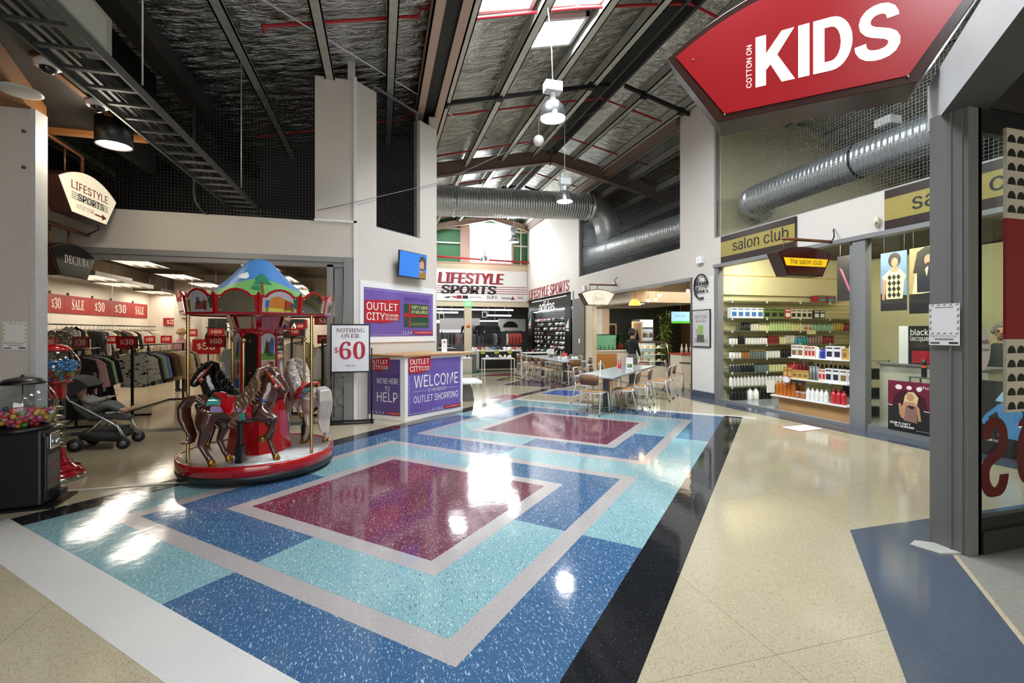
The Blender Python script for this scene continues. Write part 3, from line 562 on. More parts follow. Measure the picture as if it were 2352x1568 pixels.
# ---- LIFESTYLE SPORTS boards --------------------------------------
t = thing('shop_sign', 'wide white LIFESTYLE SPORTS board with red stripes over the far shop', 'sign', (0, YB-.035, 0))
B(1.2, 0, 3.13, 7.40, .03, 4.72).build('board', WHITE, t)
FB = frame((0, 0, 0), (1, 0, 0), Z)
mb = MB(); letter(mb, 'LIFESTYLE', FB, 2.76, 3.99, .56, 3.35, 'black', lift=.004, shear=.12); mb.build('lettering', INKG, t)
mb = MB(); letter(mb, 'LIFESTYLE', FB, 2.72, 4.01, .56, 3.35, 'black', lift=.008, shear=.12); mb.build('lettering', INKR, t)
mb = MB()
for k in range(4): mb.box(2.0, -.006, 3.52+k*.115, 7.39, 0, 3.55+k*.115)
mb.build('stripes', INKR, t)
mb = MB(); letter(mb, 'SPORTS', FB, 2.86, 3.49, .44, 2.85, 'black', lift=.014, shear=.15); mb.build('lettering', INKK, t)
mb = MB(); x = 3.5
for s_, st, wd in (('SUP2', 'bold', .55), ('Timberland', 'serif', .5)): letter(mb, s_, FB, x+1.72, 3.27, .16 if st == 'bold' else .1, wd, st, lift=.006); x += .78
letter(mb, 'SKECHERS', FB, 4.35, 3.3, .06, .6, lift=.006); mb.prism([(3.0, 3.3), (3.25, 3.26), (3.42, 3.36), (3.2, 3.34)], FB, .006); mb.box(3.98, -.006, 3.25, 4.26, 0, 3.41); mb.build('brand_marks', INKK, t)
mb = MB(); letter(mb, 'NB', FB, 3.45, 3.28, .1, .26, 'black', lift=.006, shear=.2); letter(mb, 'VANS', FB, 6.85, 3.3, .1, .32, 'bold', lift=.006); mb.box(3.68, -.006, 3.25, 3.94, 0, 3.41)
mb.prism([(6.5, 3.24), (6.74, 3.24), (6.62, 3.42)], FB, .006); mb.build('brand_marks', INKR, t); mb = MB(); mb.ball((2.55, -.005, 3.33), (.12, .006, .06), 12, 6); mb.build('brand_marks', M('ink_mustard', '#a58b2c', .5), t)
t = thing('shop_sign', 'red LIFESTYLE SPORTS letters along the white wall above the shoe window', 'sign', (XR-.004, 0, 0))
mb = MB(); pa, pb = ONX(1212, 684, XR), ONX(1309, 660, XR)
letter(mb, 'LIFESTYLE SPORTS', frame((0, 0, 0), (0, -1, 0), Z), -23.35, 3.22, .5, 5.45, 'black', lift=.004, shear=.12); mb.build('lettering', INKR, t)
# ---- exit sign and small notices at the far column -----------------
t = thing('exit_sign', 'small green lit EXIT sign above the far beige column', 'sign', (4.27, YB-.08, 2.85)); B(-.21, 0, 0, .21, .05, .26).build('case', M('lit_green', '#58d06a', .4, emit=1.2), t)
mb = MB(); letter(mb, 'EXIT', frame((0, 0, 0), (1, 0, 0), Z), 0, .06, .14, .3, 'bold', cx=True); mb.build('lettering', LITWH, t)
tag(B(4.18, YB-.05, 1.78, 4.36, YB-.03, 1.9).build('notice', M('orange_card', '#d9571c', .5)), 'tiny orange notice on the far beige column', 'notice')
# ---- chamfered wall: television and information board --------------
def chfr(s, z, off=.0): return frame(cham(s, off, z), E45, Z)
t = thing('television', 'wall television showing a man on a blue screen', 'television', cham(.9, .16, 2.62))
F = frame((0, 0, 0), E45, Z+Vector((.7071, -.7071, 0))*.06)
MB().prism([(0, 0), (.8, 0), (.8, .5), (0, .5)], F, -.035).build('casing', BLACKP, t, bevel=.006)
MB().prism([(.012, .016), (.788, .016), (.788, .488), (.012, .488)], sub(F, 0, 0, .001), .002).build('screen', M('screen_blue', '#2f6fc0', .3, emit=.55, var=.25, scale=2.5), t)
mb = MB(); S_ = sub(F, 0, 0, .004)
mb.mi = 0; mb.prism([(.55, .016), (.788, .016), (.788, .12), (.72, .16), (.6, .13)], S_, .0006)
mb.mi = 1; mb.prism([(.58+.09*cos(a*pi/8)*.8+.07, .27+.15*sin(a*pi/8)) for a in range(16)], sub(S_, 0, 0, .0008), .0006)
mb.mi = 2; mb.prism([(.56, .33), (.6, .33), (.65, .375), (.71, .33), (.735, .2), (.77, .2), (.76, .4), (.68, .46), (.59, .44)], sub(S_, 0, 0, .0016), .0006); mb.prism([(.61, .17), (.7, .17), (.715, .22), (.66, .2), (.6, .22)], sub(S_, 0, 0, .0016), .0006)
mb.build('picture', [M('screen_jacket', '#8a6a3a', .4, emit=.3), M('screen_skin', '#b98a70', .4, emit=.35), M('screen_hair', '#4a423c', .4, emit=.15)], t)
MB().bar(cham(.4, -.16, .25)-cham(0, 0, 0), cham(.4, -.03, .25)-cham(0, 0, 0), .12, .16).build('mount', BLACKM, t)
PURP = M('purple_print', '#6f58a3', .4, var=.36, scale=1.4); PURD = M('purple_dark_print', '#5f4c86', .4, var=.22, scale=1.6); REDB = M('red_print', '#b3202a', .4, var=.12, scale=3); DGRN = M('green_card', '#1f4a37', .4); LILA = M('lilac_ink', '#54338a', .5); CREAM = M('cream_ink', '#e8d796', .5)
def stitches(mb, F, x0, y0, x1, y1, n):
    for i in range(n):
        t0, t1 = i/n, (i+.5)/n; a = F[0]+F[1]*(x0+(x1-x0)*t0)+F[2]*(y0+(y1-y0)*t0)+F[3]*.004; b = F[0]+F[1]*(x0+(x1-x0)*t1)+F[2]*(y0+(y1-y0)*t1)+F[3]*.004; mb.bar(a, b, .007, .003, F[3])
def outlet_logo(t, F, x, y, w, h):
    R_ = sub(F, x, y, .004); MB().prism([(0, 0), (w*.55, -.01), (w*.85, .035), (w, .05), (w, h*1.06), (w*.5, h*1.0), (0, h*.94)], R_, .006).build('logo_ribbon', REDB, t)
    mb = MB(); letter(mb, 'OUTLET', sub(R_, 0, 0, .006), w*.05, h*.53, h*.34, w*.88, 'bold', shear=0); letter(mb, 'CITY', sub(R_, 0, 0, .006), w*.05, h*.09, h*.34, w*.5, 'bold'); letter(mb, 'BIG BRANDS', sub(R_, 0, 0, .006), w*.57, h*.27, h*.12, w*.38); letter(mb, 'BIG SAVINGS', sub(R_, 0, 0, .006), w*.57, h*.11, h*.12, w*.38); mb.build('logo_lettering', INKW, t)
def urlbar(t, F, x, y, w, h):
    MB().prism([(0, h*.15), (w*.3, 0), (w, 0), (w, h), (w*.3, h*.92), (0, h*1.1)], sub(F, x, y, .004), .004).build('web_ribbon', REDB, t)
    mb = MB(); letter(mb, 'www.outletcity.co.nz', sub(F, 0, 0, .009), x+w*.06, y+h*.28, h*.5, w*.88); mb.build('web_lettering', INKW, t)
    mb = MB()
    for k, ch in enumerate('ftpo'): letter(mb, ch, sub(F, 0, 0, .004), x-.32+k*.075, y+h*.1, h*.8, .03, 'bold')
    mb.build('social_marks', INKW, t)
t = thing('information_board', 'purple OUTLET CITY information board with white border under the television', 'notice board', cham(0, .0, 0)); F0 = frame((0, 0, 0), E45, Z)
MB().prism([(.09, 1.36), (2.19, 1.36), (2.19, 2.47), (.09, 2.47)], F0, .02).build('backing', WHITE, t)
F = sub(F0, 0, 0, .02); MB().prism([(.17, 1.47), (2.1, 1.47), (2.1, 2.36), (.17, 2.36)], F, .003).build('print', PURP, t)
mb = MB(); stitches(mb, F, .2, 2.33, 2.07, 2.33, 34); stitches(mb, F, .2, 1.5, 1.35, 1.5, 20); stitches(mb, F, 2.07, 1.5, 2.07, 2.33, 16); mb.build('stitching', INKW, t)
outlet_logo(t, F, .18, 1.73, .9, .42)
mb = MB(); letter(mb, 'INFORMATION DESK', sub(F, 0, 0, .003), 1.2, 2.16, .085, .76); mb.build('lettering', LILA, t)
MB().prism([(1.2, 1.65), (1.95, 1.65), (1.95, 2.12), (1.2, 2.12)], F, .006).build('gift_card_panel', DGRN, t)
mb = MB(); mb.prism([(1.2, 1.86), (1.95, 1.86), (1.95, 1.9), (1.2, 1.9)], sub(F, 0, 0, .006), .002); mb.prism([(1.34, 1.65), (1.385, 1.65), (1.385, 2.12), (1.34, 2.12)], sub(F, 0, 0, .006), .002); mb.prism([(1.22, 1.84), (1.36, 1.87), (1.5, 1.84), (1.5, 1.93), (1.36, 1.89), (1.22, 1.95)], sub(F, 0, 0, .008), .002); mb.build('ribbon', REDB, t)
mb = MB(); letter(mb, 'GIFT CARDS', sub(F, 0, 0, .006), 1.42, 2.02, .07, .5, 'serif'); letter(mb, 'AVAILABLE!', sub(F, 0, 0, .006), 1.41, 1.93, .07, .52, 'serif'); letter(mb, 'Contact the Management Office or', sub(F, 0, 0, .006), 1.42, 1.72, .022, .5); letter(mb, 'Security for hiring from the front door', sub(F, 0, 0, .006), 1.4, 1.685, .022, .52); mb.build('card_lettering', CREAM, t)
urlbar(t, F, 1.48, 1.5, .6, .075)
# ---- information desk ---------------------------------------------
P0, P1, P2, P3 = Vector((.4, 8.33, 0)), Vector((1.565, 9.23, 0)), Vector((.88, 9.92, 0)), Vector((-.22, 8.82, 0))
t = thing('information_desk', 'white angled information desk with purple WELCOME and HELP panels', 'desk', P0)
q = [(p-P0) for p in (P0, P1, P2, P3)]
MB().prism([(p.x, p.y) for p in q], frame((0, 0, 0), (1, 0, 0), (0, 1, 0)), 1.115).build('body', WHITE, t, bevel=.006)
WOOD = M('light_oak', '#b98d5c', .45, var=.18, scale=5, stretch=(1, 8, 1))
MB().prism([(-.02, -.06), (1.3, .93), (1.42, 1.06), (.5, 1.58), (-.66, .46)], frame((0, 0, 1.12), (1, 0, 0), (0, 1, 0)), .035).build('counter_top', WOOD, t, bevel=.004)
F = frame((0, 0, 0), q[1], Z); Lr = q[1].length
MB().prism([(.07, .085), (Lr-.07, .085), (Lr-.07, 1.07), (.07, 1.07)], F, .006).build('print_panel', PURP, t)
F = sub(F, 0, 0, .006); mb = MB(); stitches(mb, F, .1, .11, 1.0, .11, 22); stitches(mb, F, .09, .11, .09, .8, 16); stitches(mb, F, Lr-.1, .2, Lr-.1, 1.05, 18); stitches(mb, F, .2, .495, .5, .495, 7); stitches(mb, F, 1.02, .495, 1.3, .495, 7); mb.build('stitching', INKW, t)
mb = MB(); letter(mb, 'WELCOME', F, .2, .56, .22, 1.12); letter(mb, 'TO THE HOME OF', F, .52, .465, .06, .48); letter(mb, 'OUTLET SHOPPING', F, .19, .29, .125, 1.13); mb.build('lettering', INKW, t)
outlet_logo(t, F, .07, .83, .52, .28); urlbar(t, F, .95, .1, .45, .06)
F = frame(q[3], -q[3], Z); Ll = q[3].length
MB().prism([(.0, .085), (Ll-.1, .085), (Ll-.1, 1.07), (.0, 1.07)], F, .006).build('print_panel', PURD, t); F = sub(F, 0, 0, .006)
mb = MB(); letter(mb, "WE'RE HERE", F, .42, .64, .095, .46, cx=True); letter(mb, 'TO', F, .42, .51, .085, .11, cx=True); letter(mb, 'HELP', F, .42, .32, .17, .44, cx=True); mb.build('lettering', INKW, t)
mb = MB(); letter(mb, 'INFORMATION DESK', F, .42, .76, .05, .48, cx=True); mb.build('lettering', LILA, t)
outlet_logo(t, F, .05, .87, .42, .22); urlbar(t, F, .42, .1, .28, .05)
# leaflet holder on the desk
t = thing('leaflet_stand', 'small white card standing on the oak counter of the information desk', 'card', (1.12, 9.05, 1.156)); F = frame((0, 0, 0), E45, Z)
MB().prism([(0, 0), (.17, 0), (.17, .26), (0, .26)], F, .004).build('card', WHITE, t); MB().prism([(.05, .19), (.12, .19), (.12, .215), (.05, .215)], sub(F, 0, 0, .004), .001).build('logo_patch', INKR, t); MB().prism([(-.02, 0), (.2, 0), (.2, .008), (-.02, .008)], sub(F, 0, 0, -.05), .1).build('foot', M('clear_foot', '#c9ced0', .2), t)
# ---- NOTHING OVER $60 stand ---------------------------------------
t = thing('poster_stand', 'black floor stand holding a NOTHING OVER $60 poster', 'sign stand', (-.82, 8.47, 0)); F = frame((0, 0, 0), (1, 0, 0), Z)
for x in (0.005, .665): MB().cyl((x, 0, .02), (x, 0, 1.28 if x > .5 else .9), .014, 10).build('post', BLACKM, t)
mb = MB(); mb.box(-.04, -.16, 0, .7, -.12, .03); mb.box(-.04, .08, 0, .7, .12, .03)
for x in (-.005, .655): mb.box(x, -.16, 0, x+.03, .12, .03)
mb.build('base', BLACKM, t, bevel=.004)
MB().box(0, -.035, .86, .64, -.01, 1.69).build('frame', BLACKM, t, bevel=.004); B(.022, -.038, .885, .618, -.034, 1.665).build('poster', M('poster_white', '#e4e4ea', .25, coat=.4), t)
F = sub(F, 0, 0, .039); mb = MB(); letter(mb, 'NOTHING', F, .32, 1.545, .072, .46, 'serif', cx=True); letter(mb, 'OVER', F, .32, 1.45, .072, .29, 'serif', cx=True); letter(mb, 'FOR ALL', F, .32, .97, .03, .16, 'serif', cx=True); mb.build('lettering', M('ink_rose_grey', '#8a6a70', .5), t)
mb = MB(); letter(mb, '$', F, .06, 1.19, .11, .07, 'serif'); letter(mb, '60', F, .14, 1.09, .3, .42, 'serif'); mb.build('price', M('ink_crimson', '#b5243a', .5), t)
# ---- wire mesh screens ---------------------------------------------
WIRE = M('mesh_wire', '#6e7071', .4, .7); WIRED = M('mesh_wire_dark', '#4e5051', .45, .6)
def wires(F, w, h, pitch, mat, th=.0035, topf=None):
    mb = MB(); o, u, v, n = F
    for i in range(int(w/pitch)+1):
        x = i*pitch; hh = topf(x) if topf else h; mb.bar(o+u*x, o+u*x+v*hh, th, th, n)
    for j in range(int(h/pitch)+1):
        y = j*pitch; mb.bar(o+v*y, o+u*w+v*y, th, th, n)
    return mb
def screen(label, F, w, h, pitch, mat, frmat=GREYP):
    t = thing('mesh_screen', label, 'wire mesh', F[0]); G = (Vector((0, 0, 0)), *F[1:]); wires(G, w, h, pitch, mat).build('wire_mesh', mat, t); u, v, n = F[1:]
    mb = MB()
    for a, b in (((0, 0), (w, 0)), ((0, h), (w, h)), ((0, 0), (0, h)), ((w, 0), (w, h))): mb.bar(u*a[0]+v*a[1], u*b[0]+v*b[1], .035, .035, n)
    mb.build('frame', frmat, t); return t
screen('dark square wire mesh above the fashion shop entrance', frame((-6.0, YD+.09, 3.47), (1, 0, 0), Z), 4.9, 2.45, .05, WIRED, DARKV)
screen('tall narrow wire mesh in the angled wall above the television', frame(cham(.5, -.08, 3.5), E45, Z), 1.2, 2.6, .05, WIRED)
screen('fine dark wire mesh above the cafe front', frame((XR+.08, 16.88, 3.71), (0, -1, 0), Z), 6.38, 3.1, .06, WIRE)
screen('grey square wire mesh above the salon fascia', frame((XR+.06, 9.19, 3.73), (0, -1, 0), Z), 6.6, 3.0, .05, WIRE)
# ---- ducts ----------------------------------------------------------
DUCT = M('spiral_duct', '#c3c8c9', .34, .8, var=.12, scale=6)
def duct(name, label, path, r, pitch=.09):
    """spiral duct along a polyline: alternating radii give the seams"""
    P = [Vector(p) for p in path]; pts, rs = [], []
    for a, b in zip(P, P[1:]):
        n = max(2, int((b-a).length/pitch)); pts += [a.lerp(b, i/n) for i in range(n)]
    pts.append(P[-1]); rr = [r if not isinstance(r, tuple) else r[0]+(r[1]-r[0])*i/len(pts) for i in range(len(pts))]
    q, s = [], []
    for i, p in enumerate(pts):
        q.append(p); s.append(rr[i]*1.03)
        if i < len(pts)-1:
            nx = pts[i+1]; q += [p.lerp(nx, .15), p.lerp(nx, .85)]; s += [rr[i], rr[i]]
    t = thing(name, label, 'duct'); MB().tube(q, s, 28).build('duct_run', DUCT, t); return t
t = duct('air_duct', 'huge spiral duct crossing the mall below the roof beam', [(-.3, 16, 5.98), (1.6, 16, 6.0), (7.35, 16, 6.2)], (.52, .47))
def bend(c, a, b, r, n=6): return [Vector(c)+Vector(a)*(r*sin(i/n*pi/2))+Vector(b)*(r*(1-cos(i/n*pi/2))) for i in range(n+1)]
MB().tube(bend((7.35, 16, 6.2), (1, 0, 0), (0, 0, -1), .85, 5)+[Vector((8.2, 16, 4.95))], [.475]*5+[.47, .4], 28).build('elbow', DUCT, t)
for x in (2.35, 7.3): MB().cyl((x, 16, 6.03 if x < 3 else 6.2), (x+.08, 16, 6.03 if x < 3 else 6.2), .54 if x < 3 else .495, 28).build('joint_collar', CHROME, t)
for x, z in ((3.2, 6.5), (6.3, 6.6)): MB().cyl((x, 16, z), (x, 16, roofz(x)-.1), .01, 6).build('hanger_rod', STEEL, t)
t = duct('air_duct', 'spiral duct running behind the mesh above the cafe', [(8.15, 18.0, 4.66), (8.15, 13, 4.52), (8.15, 9.4, 4.4)], .39)
for y in (16.9, 15.4): MB().cyl((8.15, y, 4.62), (8.15, y-.1, 4.62), .405, 28).build('joint_collar', DUCT, t)
t = duct('air_duct', 'spiral duct with bent end behind the mesh above the salon', [(7.97, 8.5, 4.47), (7.98, 2.5, 4.6)], .3)
MB().tube(bend((7.97, 8.5, 4.47), (0, 1, 0), (1, 0, 0), .32, 5)+[Vector((8.7, 9.17, 4.47))], .305, 28).build('elbow', DUCT, t); MB().cyl((7.98, 6.2, 4.52), (7.98, 6.16, 4.52), .31, 28).build('joint_collar', BLACKM, t)
B(7.7, 5.5, 4.85, 7.95, 5.75, 4.98).build('junction_box', M('pale_plastic', '#d5d3cc', .5), t)
# ---- pendant lamps --------------------------------------------------
LAMPW = M('lamp_white', '#f1f1f3', .35); SHADE = M('brushed_aluminium', '#c3c6cc', .22, .9); LAMPE = M('lamp_diffuser', '#ffffff', .5, emit=9, var=0)
def pendant(label, p, d=.42, cord=None, power=60):
    x, y, z = p; k = d/.42; t = thing('pendant_lamp', label, 'lamp', p, group='pendant lamps along the mall')
    MB().lathe([(.21*k, 0), (.212*k, .02*k), (.2*k, .1*k), (.165*k, .2*k), (.11*k, .27*k), (.06*k, .3*k), (.055*k, .3*k), (.1*k, .262*k), (.155*k, .195*k), (.19*k, .1*k), (.2*k, .01*k)], 32, cap=False).build('shade', SHADE, t)
    MB().cyl((0, 0, .29*k), (0, 0, .42*k), .05*k, 14).build('neck', LAMPW, t); B(-.14*k, -.09*k, .42*k, .14*k, .09*k, .58*k).build('ballast_box', LAMPW, t, bevel=.008)
    MB().lathe([(.001, .06*k), (.19*k, .06*k)], 28, cap=False).build('diffuser', LAMPE, t)
    c = cord or Vector((x, y, roofz(x)-.2)); c = Vector(c)-Vector(p); MB().tube([(0, 0, .58*k), (c.x*.2, c.y*.2, .58*k+(c.z-.58*k)*.4), tuple(c)], .009, 6).build('cord', LAMPW, t)
    l = light('lamp_glow', (x, y, z-.03), .18*k, power, kind='POINT', col=(1, .97, .9)); return t
pendant('nearest dome pendant lamp hanging below the roof light', (2.66, 7.09, 4.98), .42, (2.57, 7.09, roofz(2.57)-.2))
pendant('second dome pendant lamp, hanging in front of the big duct', (4.49, 11.11, 4.86)); pendant('third dome pendant lamp, against the right of the bright gable window', (4.93, 17.42, 5.02)); pendant('farthest dome pendant lamp, low in the gable window', (4.81, 22.16, 4.95), .42)
t = thing('globe_lamp', 'small white globe hanging above the roof beam', 'lamp', (3.49, 10.22, 5.95)); MB().ball((0, 0, 0), .125, 20, 12).build('globe', M('opal_globe', '#e9e2dc', .4), t); MB().cyl((0, 0, .12), (0, 0, 1.2), .005, 6).build('cord', LAMPW, t)
# ---- red sprinkler pipes --------------------------------------------
def pipe(label, pts, r=.024): 
    t = thing('sprinkler_pipe', label, 'pipe', pts[0]); MB().tube([Vector(p)-Vector(pts[0]) for p in pts], r, 8).build('run', REDP, t); mb = MB()
    for p in pts[1:-1]: mb.ball(Vector(p)-Vector(pts[0]), r*1.5, 8, 6)
    mb.build('fitting', REDP, t)
pipe('red sprinkler pipe nearest the camera with a drop end at left', [(-1.6, 7.36, 5.8), (-1.6, 7.36, 5.89), (.55, 7.36, 6.42), (.6, 7.36, 6.56), (1.36, 7.36, 6.57), (1.42, 7.36, 6.54), (3.2, 7.36, 7.04), (RX, 7.36, 7.54), (7.3, 7.36, 7.05), (9, 7.36, 6.6)], .027)
pipe('second red sprinkler pipe, crossing behind the nearest pendant lamp', [(-2.5, 10.97, 5.66), (.5, 10.97, 6.4), (.6, 10.97, 6.56), (1.36, 10.97, 6.58), (RX, 10.97, 7.55), (9.5, 10.97, 6.66)])
pipe('third red sprinkler pipe, just in front of the brown roof beam', [(1.36, 13.39, 6.5), (RX, 13.39, 7.54), (9.5, 13.39, 6.68)])
pipe('fourth red sprinkler pipe, beyond the brown roof beam', [(1.36, 16.6, 6.52), (RX, 16.6, 7.5), (9.5, 16.6, 6.6)])
pipe('level red sprinkler pipe across the foot of the gable window', [(1.2, 23.25, 5.32), (7.4, 23.25, 5.16)], .05)
# ---- cable, tray, ceiling devices -----------------------------------
a, b = DEP(595, -6, 6.0), DEP(1165, 340, 14.3); tag(MB().tube([a, a.lerp(b, .5)-Vector((0, 0, .02)), b], .012, 6).build('stay_cable', M('white_cable', '#d9d9d9', .4)), 'white stay cable slanting across the roof from upper left', 'cable')
a, b = ONY(728, 483, 8.6), DEP(1480, 205, 12.5); tag(MB().tube([a, cham(0, .07, 3.83), cham(2.3, .05, 4.8), b], .006, 6).build('stay_cable', M('grey_cable', '#8d8d8b', .5)), 'thin grey cable stretched across the angled wall towards the roof', 'cable')
t = thing('cable_tray', 'grey ladder cable tray running along the upper left', 'cable tray', (-2.42, 1.6, 3.6)); TRAY = M('tray_steel', '#50514f', .5, .5)
for x in (0, .4): B(x, 0, 0, x+.02, 7.9, .075).build('side_rail', TRAY, t)
for k in range(26): B(.02, .15+k*.3, .01, .41, .19+k*.3, .035).build('rung', TRAY, t)
for k in range(3): MB().tube([(.1+k*.07, i*.7, .05+.012*sin(i*2+k)) for i in range(11)], .014, 6).build('cable', M('cable_black', '#1d1d1e', .5), t)
[MB().cyl((.42, y, .1), (.42, y, 2.1), .008, 6).build('hanger_rod', STEEL, t) for y in (3.2, 6.2)]
t = thing('equipment_box', 'grey equipment box sitting above the cable tray', 'box', (-2.5, 3.7, 3.72)); B(0, 0, 0, .42, .8, .34).build('case', M('beige_case', '#9d9d90', .5), t, bevel=.01); B(.42, .1, .05, .428, .7, .29).build('cover_plate', M('beige_case_light', '#b3b3a6', .5), t)
for lab, x, y in (('white dome camera on the dark soffit, nearest', -2.78, 5.0), ('white dome camera on the dark soffit, farther from the camera', -2.78, 5.74)):
    t = thing('dome_camera', lab, 'security camera', (x, y, 3.9)); MB().lathe([(.095, 0), (.1, -.02), (.09, -.055), (.06, -.06)], 24).build('housing', WHITE, t); MB().ball((0, 0, -.06), (.06, .06, .055), 16, 10).build('dome', M('smoked_dome', '#101012', .08, coat=1), t)
p = FL(45, 207, 3.655); t = thing('ceiling_speaker', 'round white speaker in the timber ceiling at upper left', 'speaker', p); MB().lathe([(.001, 0), (.15, 0), (.155, -.012), (.13, -.018), (.001, -.02)][::-1], 28, cap=False).build('grille', M('speaker_white', '#c9c7c0', .6), t)
t = thing('downlight', 'round glowing downlight under the dark soffit', 'lamp', (-2.86, 6.22, 3.62)); MB().lathe([(.17, .28), (.17, 0), (.157, 0), (.157, .02)], 28).build('housing', BLACKP, t); MB().lathe([(.001, .015), (.158, .015)], 28, cap=False).build('diffuser', M('downlight_glow', '#fff4dc', .5, emit=4, var=0), t); light('downlight_glow', (-2.86, 6.22, 3.55), .15, 70, kind='POINT', col=(1, .88, .7))
t = thing('conduit', 'grey conduit pipe dropping in front of the dark mesh', 'conduit', (-2.85, 8.5, 3.46)); MB().tube([(0, 0, 2.1), (0, 0, .3), (.02, 0, .16), (.1, .02, .02), (.14, .12, -.0)], .018, 8).build('pipe', TRAY, t)
# emergency lights, camera, plates
def wallbox(name, label, cat, px, py, w, h, d, mat=None):
    p = ONX(px, py, XR); t = thing(name, label, cat, p); B(-d, -w/2, -h/2, 0, w/2, h/2).build('case', mat or WHITE, t, bevel=.008); MB().cyl((-d-.002, 0, 0), (-d, 0, 0), .012, 8).build('indicator', INKG, t)
wallbox('emergency_light', 'white box high on the wall above the brick pillar', 'box', 1612, 597, .2, .17, .09); wallbox('emergency_light', 'white box on the wall left of the cafe entrance', 'box', 1344, 662, .2, .2, .08)
p = ONX(2019, 510, XR); t = thing('wall_sensor', 'small cream sensor on the white wall between the salon boards', 'sensor', p); MB().ball((-.04, 0, 0), (.045, .045, .085), 14, 10).build('housing', M('cream_plastic', '#d8cfb2', .4), t); MB().ball((-.075, -.01, -.02), (.012, .02, .03), 10, 6).build('lens', INKG, t)
tag(B(XR-.05, 16.7, 1.12, XR-.03, 16.82, 1.3).build('wall_switch', WHITE), 'white switch plate on the taupe panel beside the shoe window', 'switch')
# ---- Gloria Jean's round emblem and matcha poster on the brick pillar ----
t = thing('shop_sign', "black round Gloria Jean's script emblem on the white brick pillar", 'sign', (XR-.035, 9.59, 2.64)); F = frame((0, 0, 0), (0, -1, 0), Z)
mb = MB(); mb.tube([F[1]*(.245*cos(a))+F[2]*(.285*sin(a))+F[3]*.03 for a in [pi*.06+i*(1.55*pi)/30 for i in range(31)]], .02, 8); mb.tube([F[1]*x+F[2]*y+F[3]*.03 for x, y in ((-.24, -.02), (.24, -.0))], .008, 6); mb.build('ring', BLACKP, t)
mb = MB()
for dz in (.02, .03): letter(mb, 'Gloria', sub(F, 0, 0, dz), 0, .02, .2, .5, 'script', cx=True); letter(mb, "Jean's", sub(F, 0, 0, dz), 0, -.2, .2, .5, 'script', cx=True)
mb.build('lettering', BLACKP, t)
t = thing('poster', 'framed MATCHA Green Tea poster with a tall green drink on the brick pillar', 'poster', (XR-.035, 9.92, 1.19)); F = frame((0, 0, 0), (0, -1, 0), Z)
MB().prism([(0, 0), (.66, 0), (.66, .9), (0, .9)], F, .025).build('frame', BLACKP, t, bevel=.004); F = sub(F, 0, 0, .025)
MB().prism([(.025, .025), (.635, .025), (.635, .875), (.025, .875)], F, .003).build('print', M('poster_grey', '#c9c4c6', .35, var=.12, scale=3), t); F = sub(F, 0, 0, .003)
mb = MB(); letter(mb, 'MATCHA', F, .33, .68, .09, .44, 'bold', cx=True); letter(mb, 'Green Tea', F, .33, .6, .075, .36, 'script', cx=True); mb.build('lettering', INKG, t)
mb = MB(); mb.mi = 0; mb.prism([(.26, .3), (.4, .3), (.42, .52), (.24, .52)], F, .002); mb.mi = 1; mb.prism([(.05, .1), (.6, .1), (.56, .2), (.1, .22)], F, .001); mb.prism([(.15, .28), (.26, .28), (.28, .44), (.13, .44)], F, .0015); mb.mi = 2; mb.prism([(.18, .12), (.46, .12), (.44, .3), (.2, .3)], sub(F, 0, 0, .001), .002); mb.build('drinks', [M('matcha_green', '#8ab04e', .5), M('poster_cup', '#aaa5a4', .5), M('poster_dark', '#55584c', .5)], t)
# ---- sign-in notices (their code squares are left out) -----------------
def notice(label, fr, w, h, hz):
    t = thing('notice', label, 'notice', fr[0]); F = (Vector((0, 0, 0)), *fr[1:]); MB().prism([(0, 0), (w, 0), (w, h), (0, h)], F, .003).build('sheet', WHITE, t); mb = MB()
    for i in range(5):
        for y in (h*.27, h*.955): mb.prism([(w*(.06+.2*i), y), (w*(.13+.2*i), y), (w*(.18+.2*i), y+h*.035), (w*(.11+.2*i), y+h*.035)], sub(F, 0, 0, .003), .001)
    for j in range(4):
        for x in (w*.02, w*.92): mb.prism([(x, h*(.36+.15*j)), (x+w*.06, h*(.39+.15*j)), (x+w*.06, h*(.45+.15*j)), (x, h*(.42+.15*j))], sub(F, 0, 0, .003), .001)
    mb.build('hazard_border', hz, t); mb = MB(); letter(mb, 'Sign in. Stop the virus.', sub(F, 0, 0, .003), w*.06, h*.2, h*.04, w*.85, 'bold'); mb.prism([(w*.05, h*.04), (w*.36, h*.04), (w*.36, h*.07), (w*.05, h*.07)], sub(F, 0, 0, .003), .001); mb.prism([(w*.66, h*.04), (w*.95, h*.04), (w*.95, h*.08), (w*.66, h*.08)], sub(F, 0, 0, .003), .001)
    for y in (.13, .155, .91): mb.prism([(w*.2, h*y), (w*.8, h*y), (w*.8, h*(y+.008)), (w*.2, h*(y+.008))], sub(F, 0, 0, .003), .001)
    mb.build('lettering', INKK, t)
pa, pb = ONY(6, 803, 5.49), ONY(61, 738, 5.49); notice('white sign-in notice with yellow hazard border on the left pillar', frame((pa.x, 5.495, pa.z), (1, 0, 0), Z), pb.x-pa.x, pb.z-pa.z, M('hazard_yellow', '#d8b730', .5))
pa, pb = ONX(2147, 792, 3.885), ONX(2216, 695, 3.885); notice('white sign-in notice with grey hazard border on the right post', frame((3.878, 2.495, pa.z), (0, -1, 0), Z), .19, pb.z-pa.z, M('hazard_grey', '#8f9298', .5))
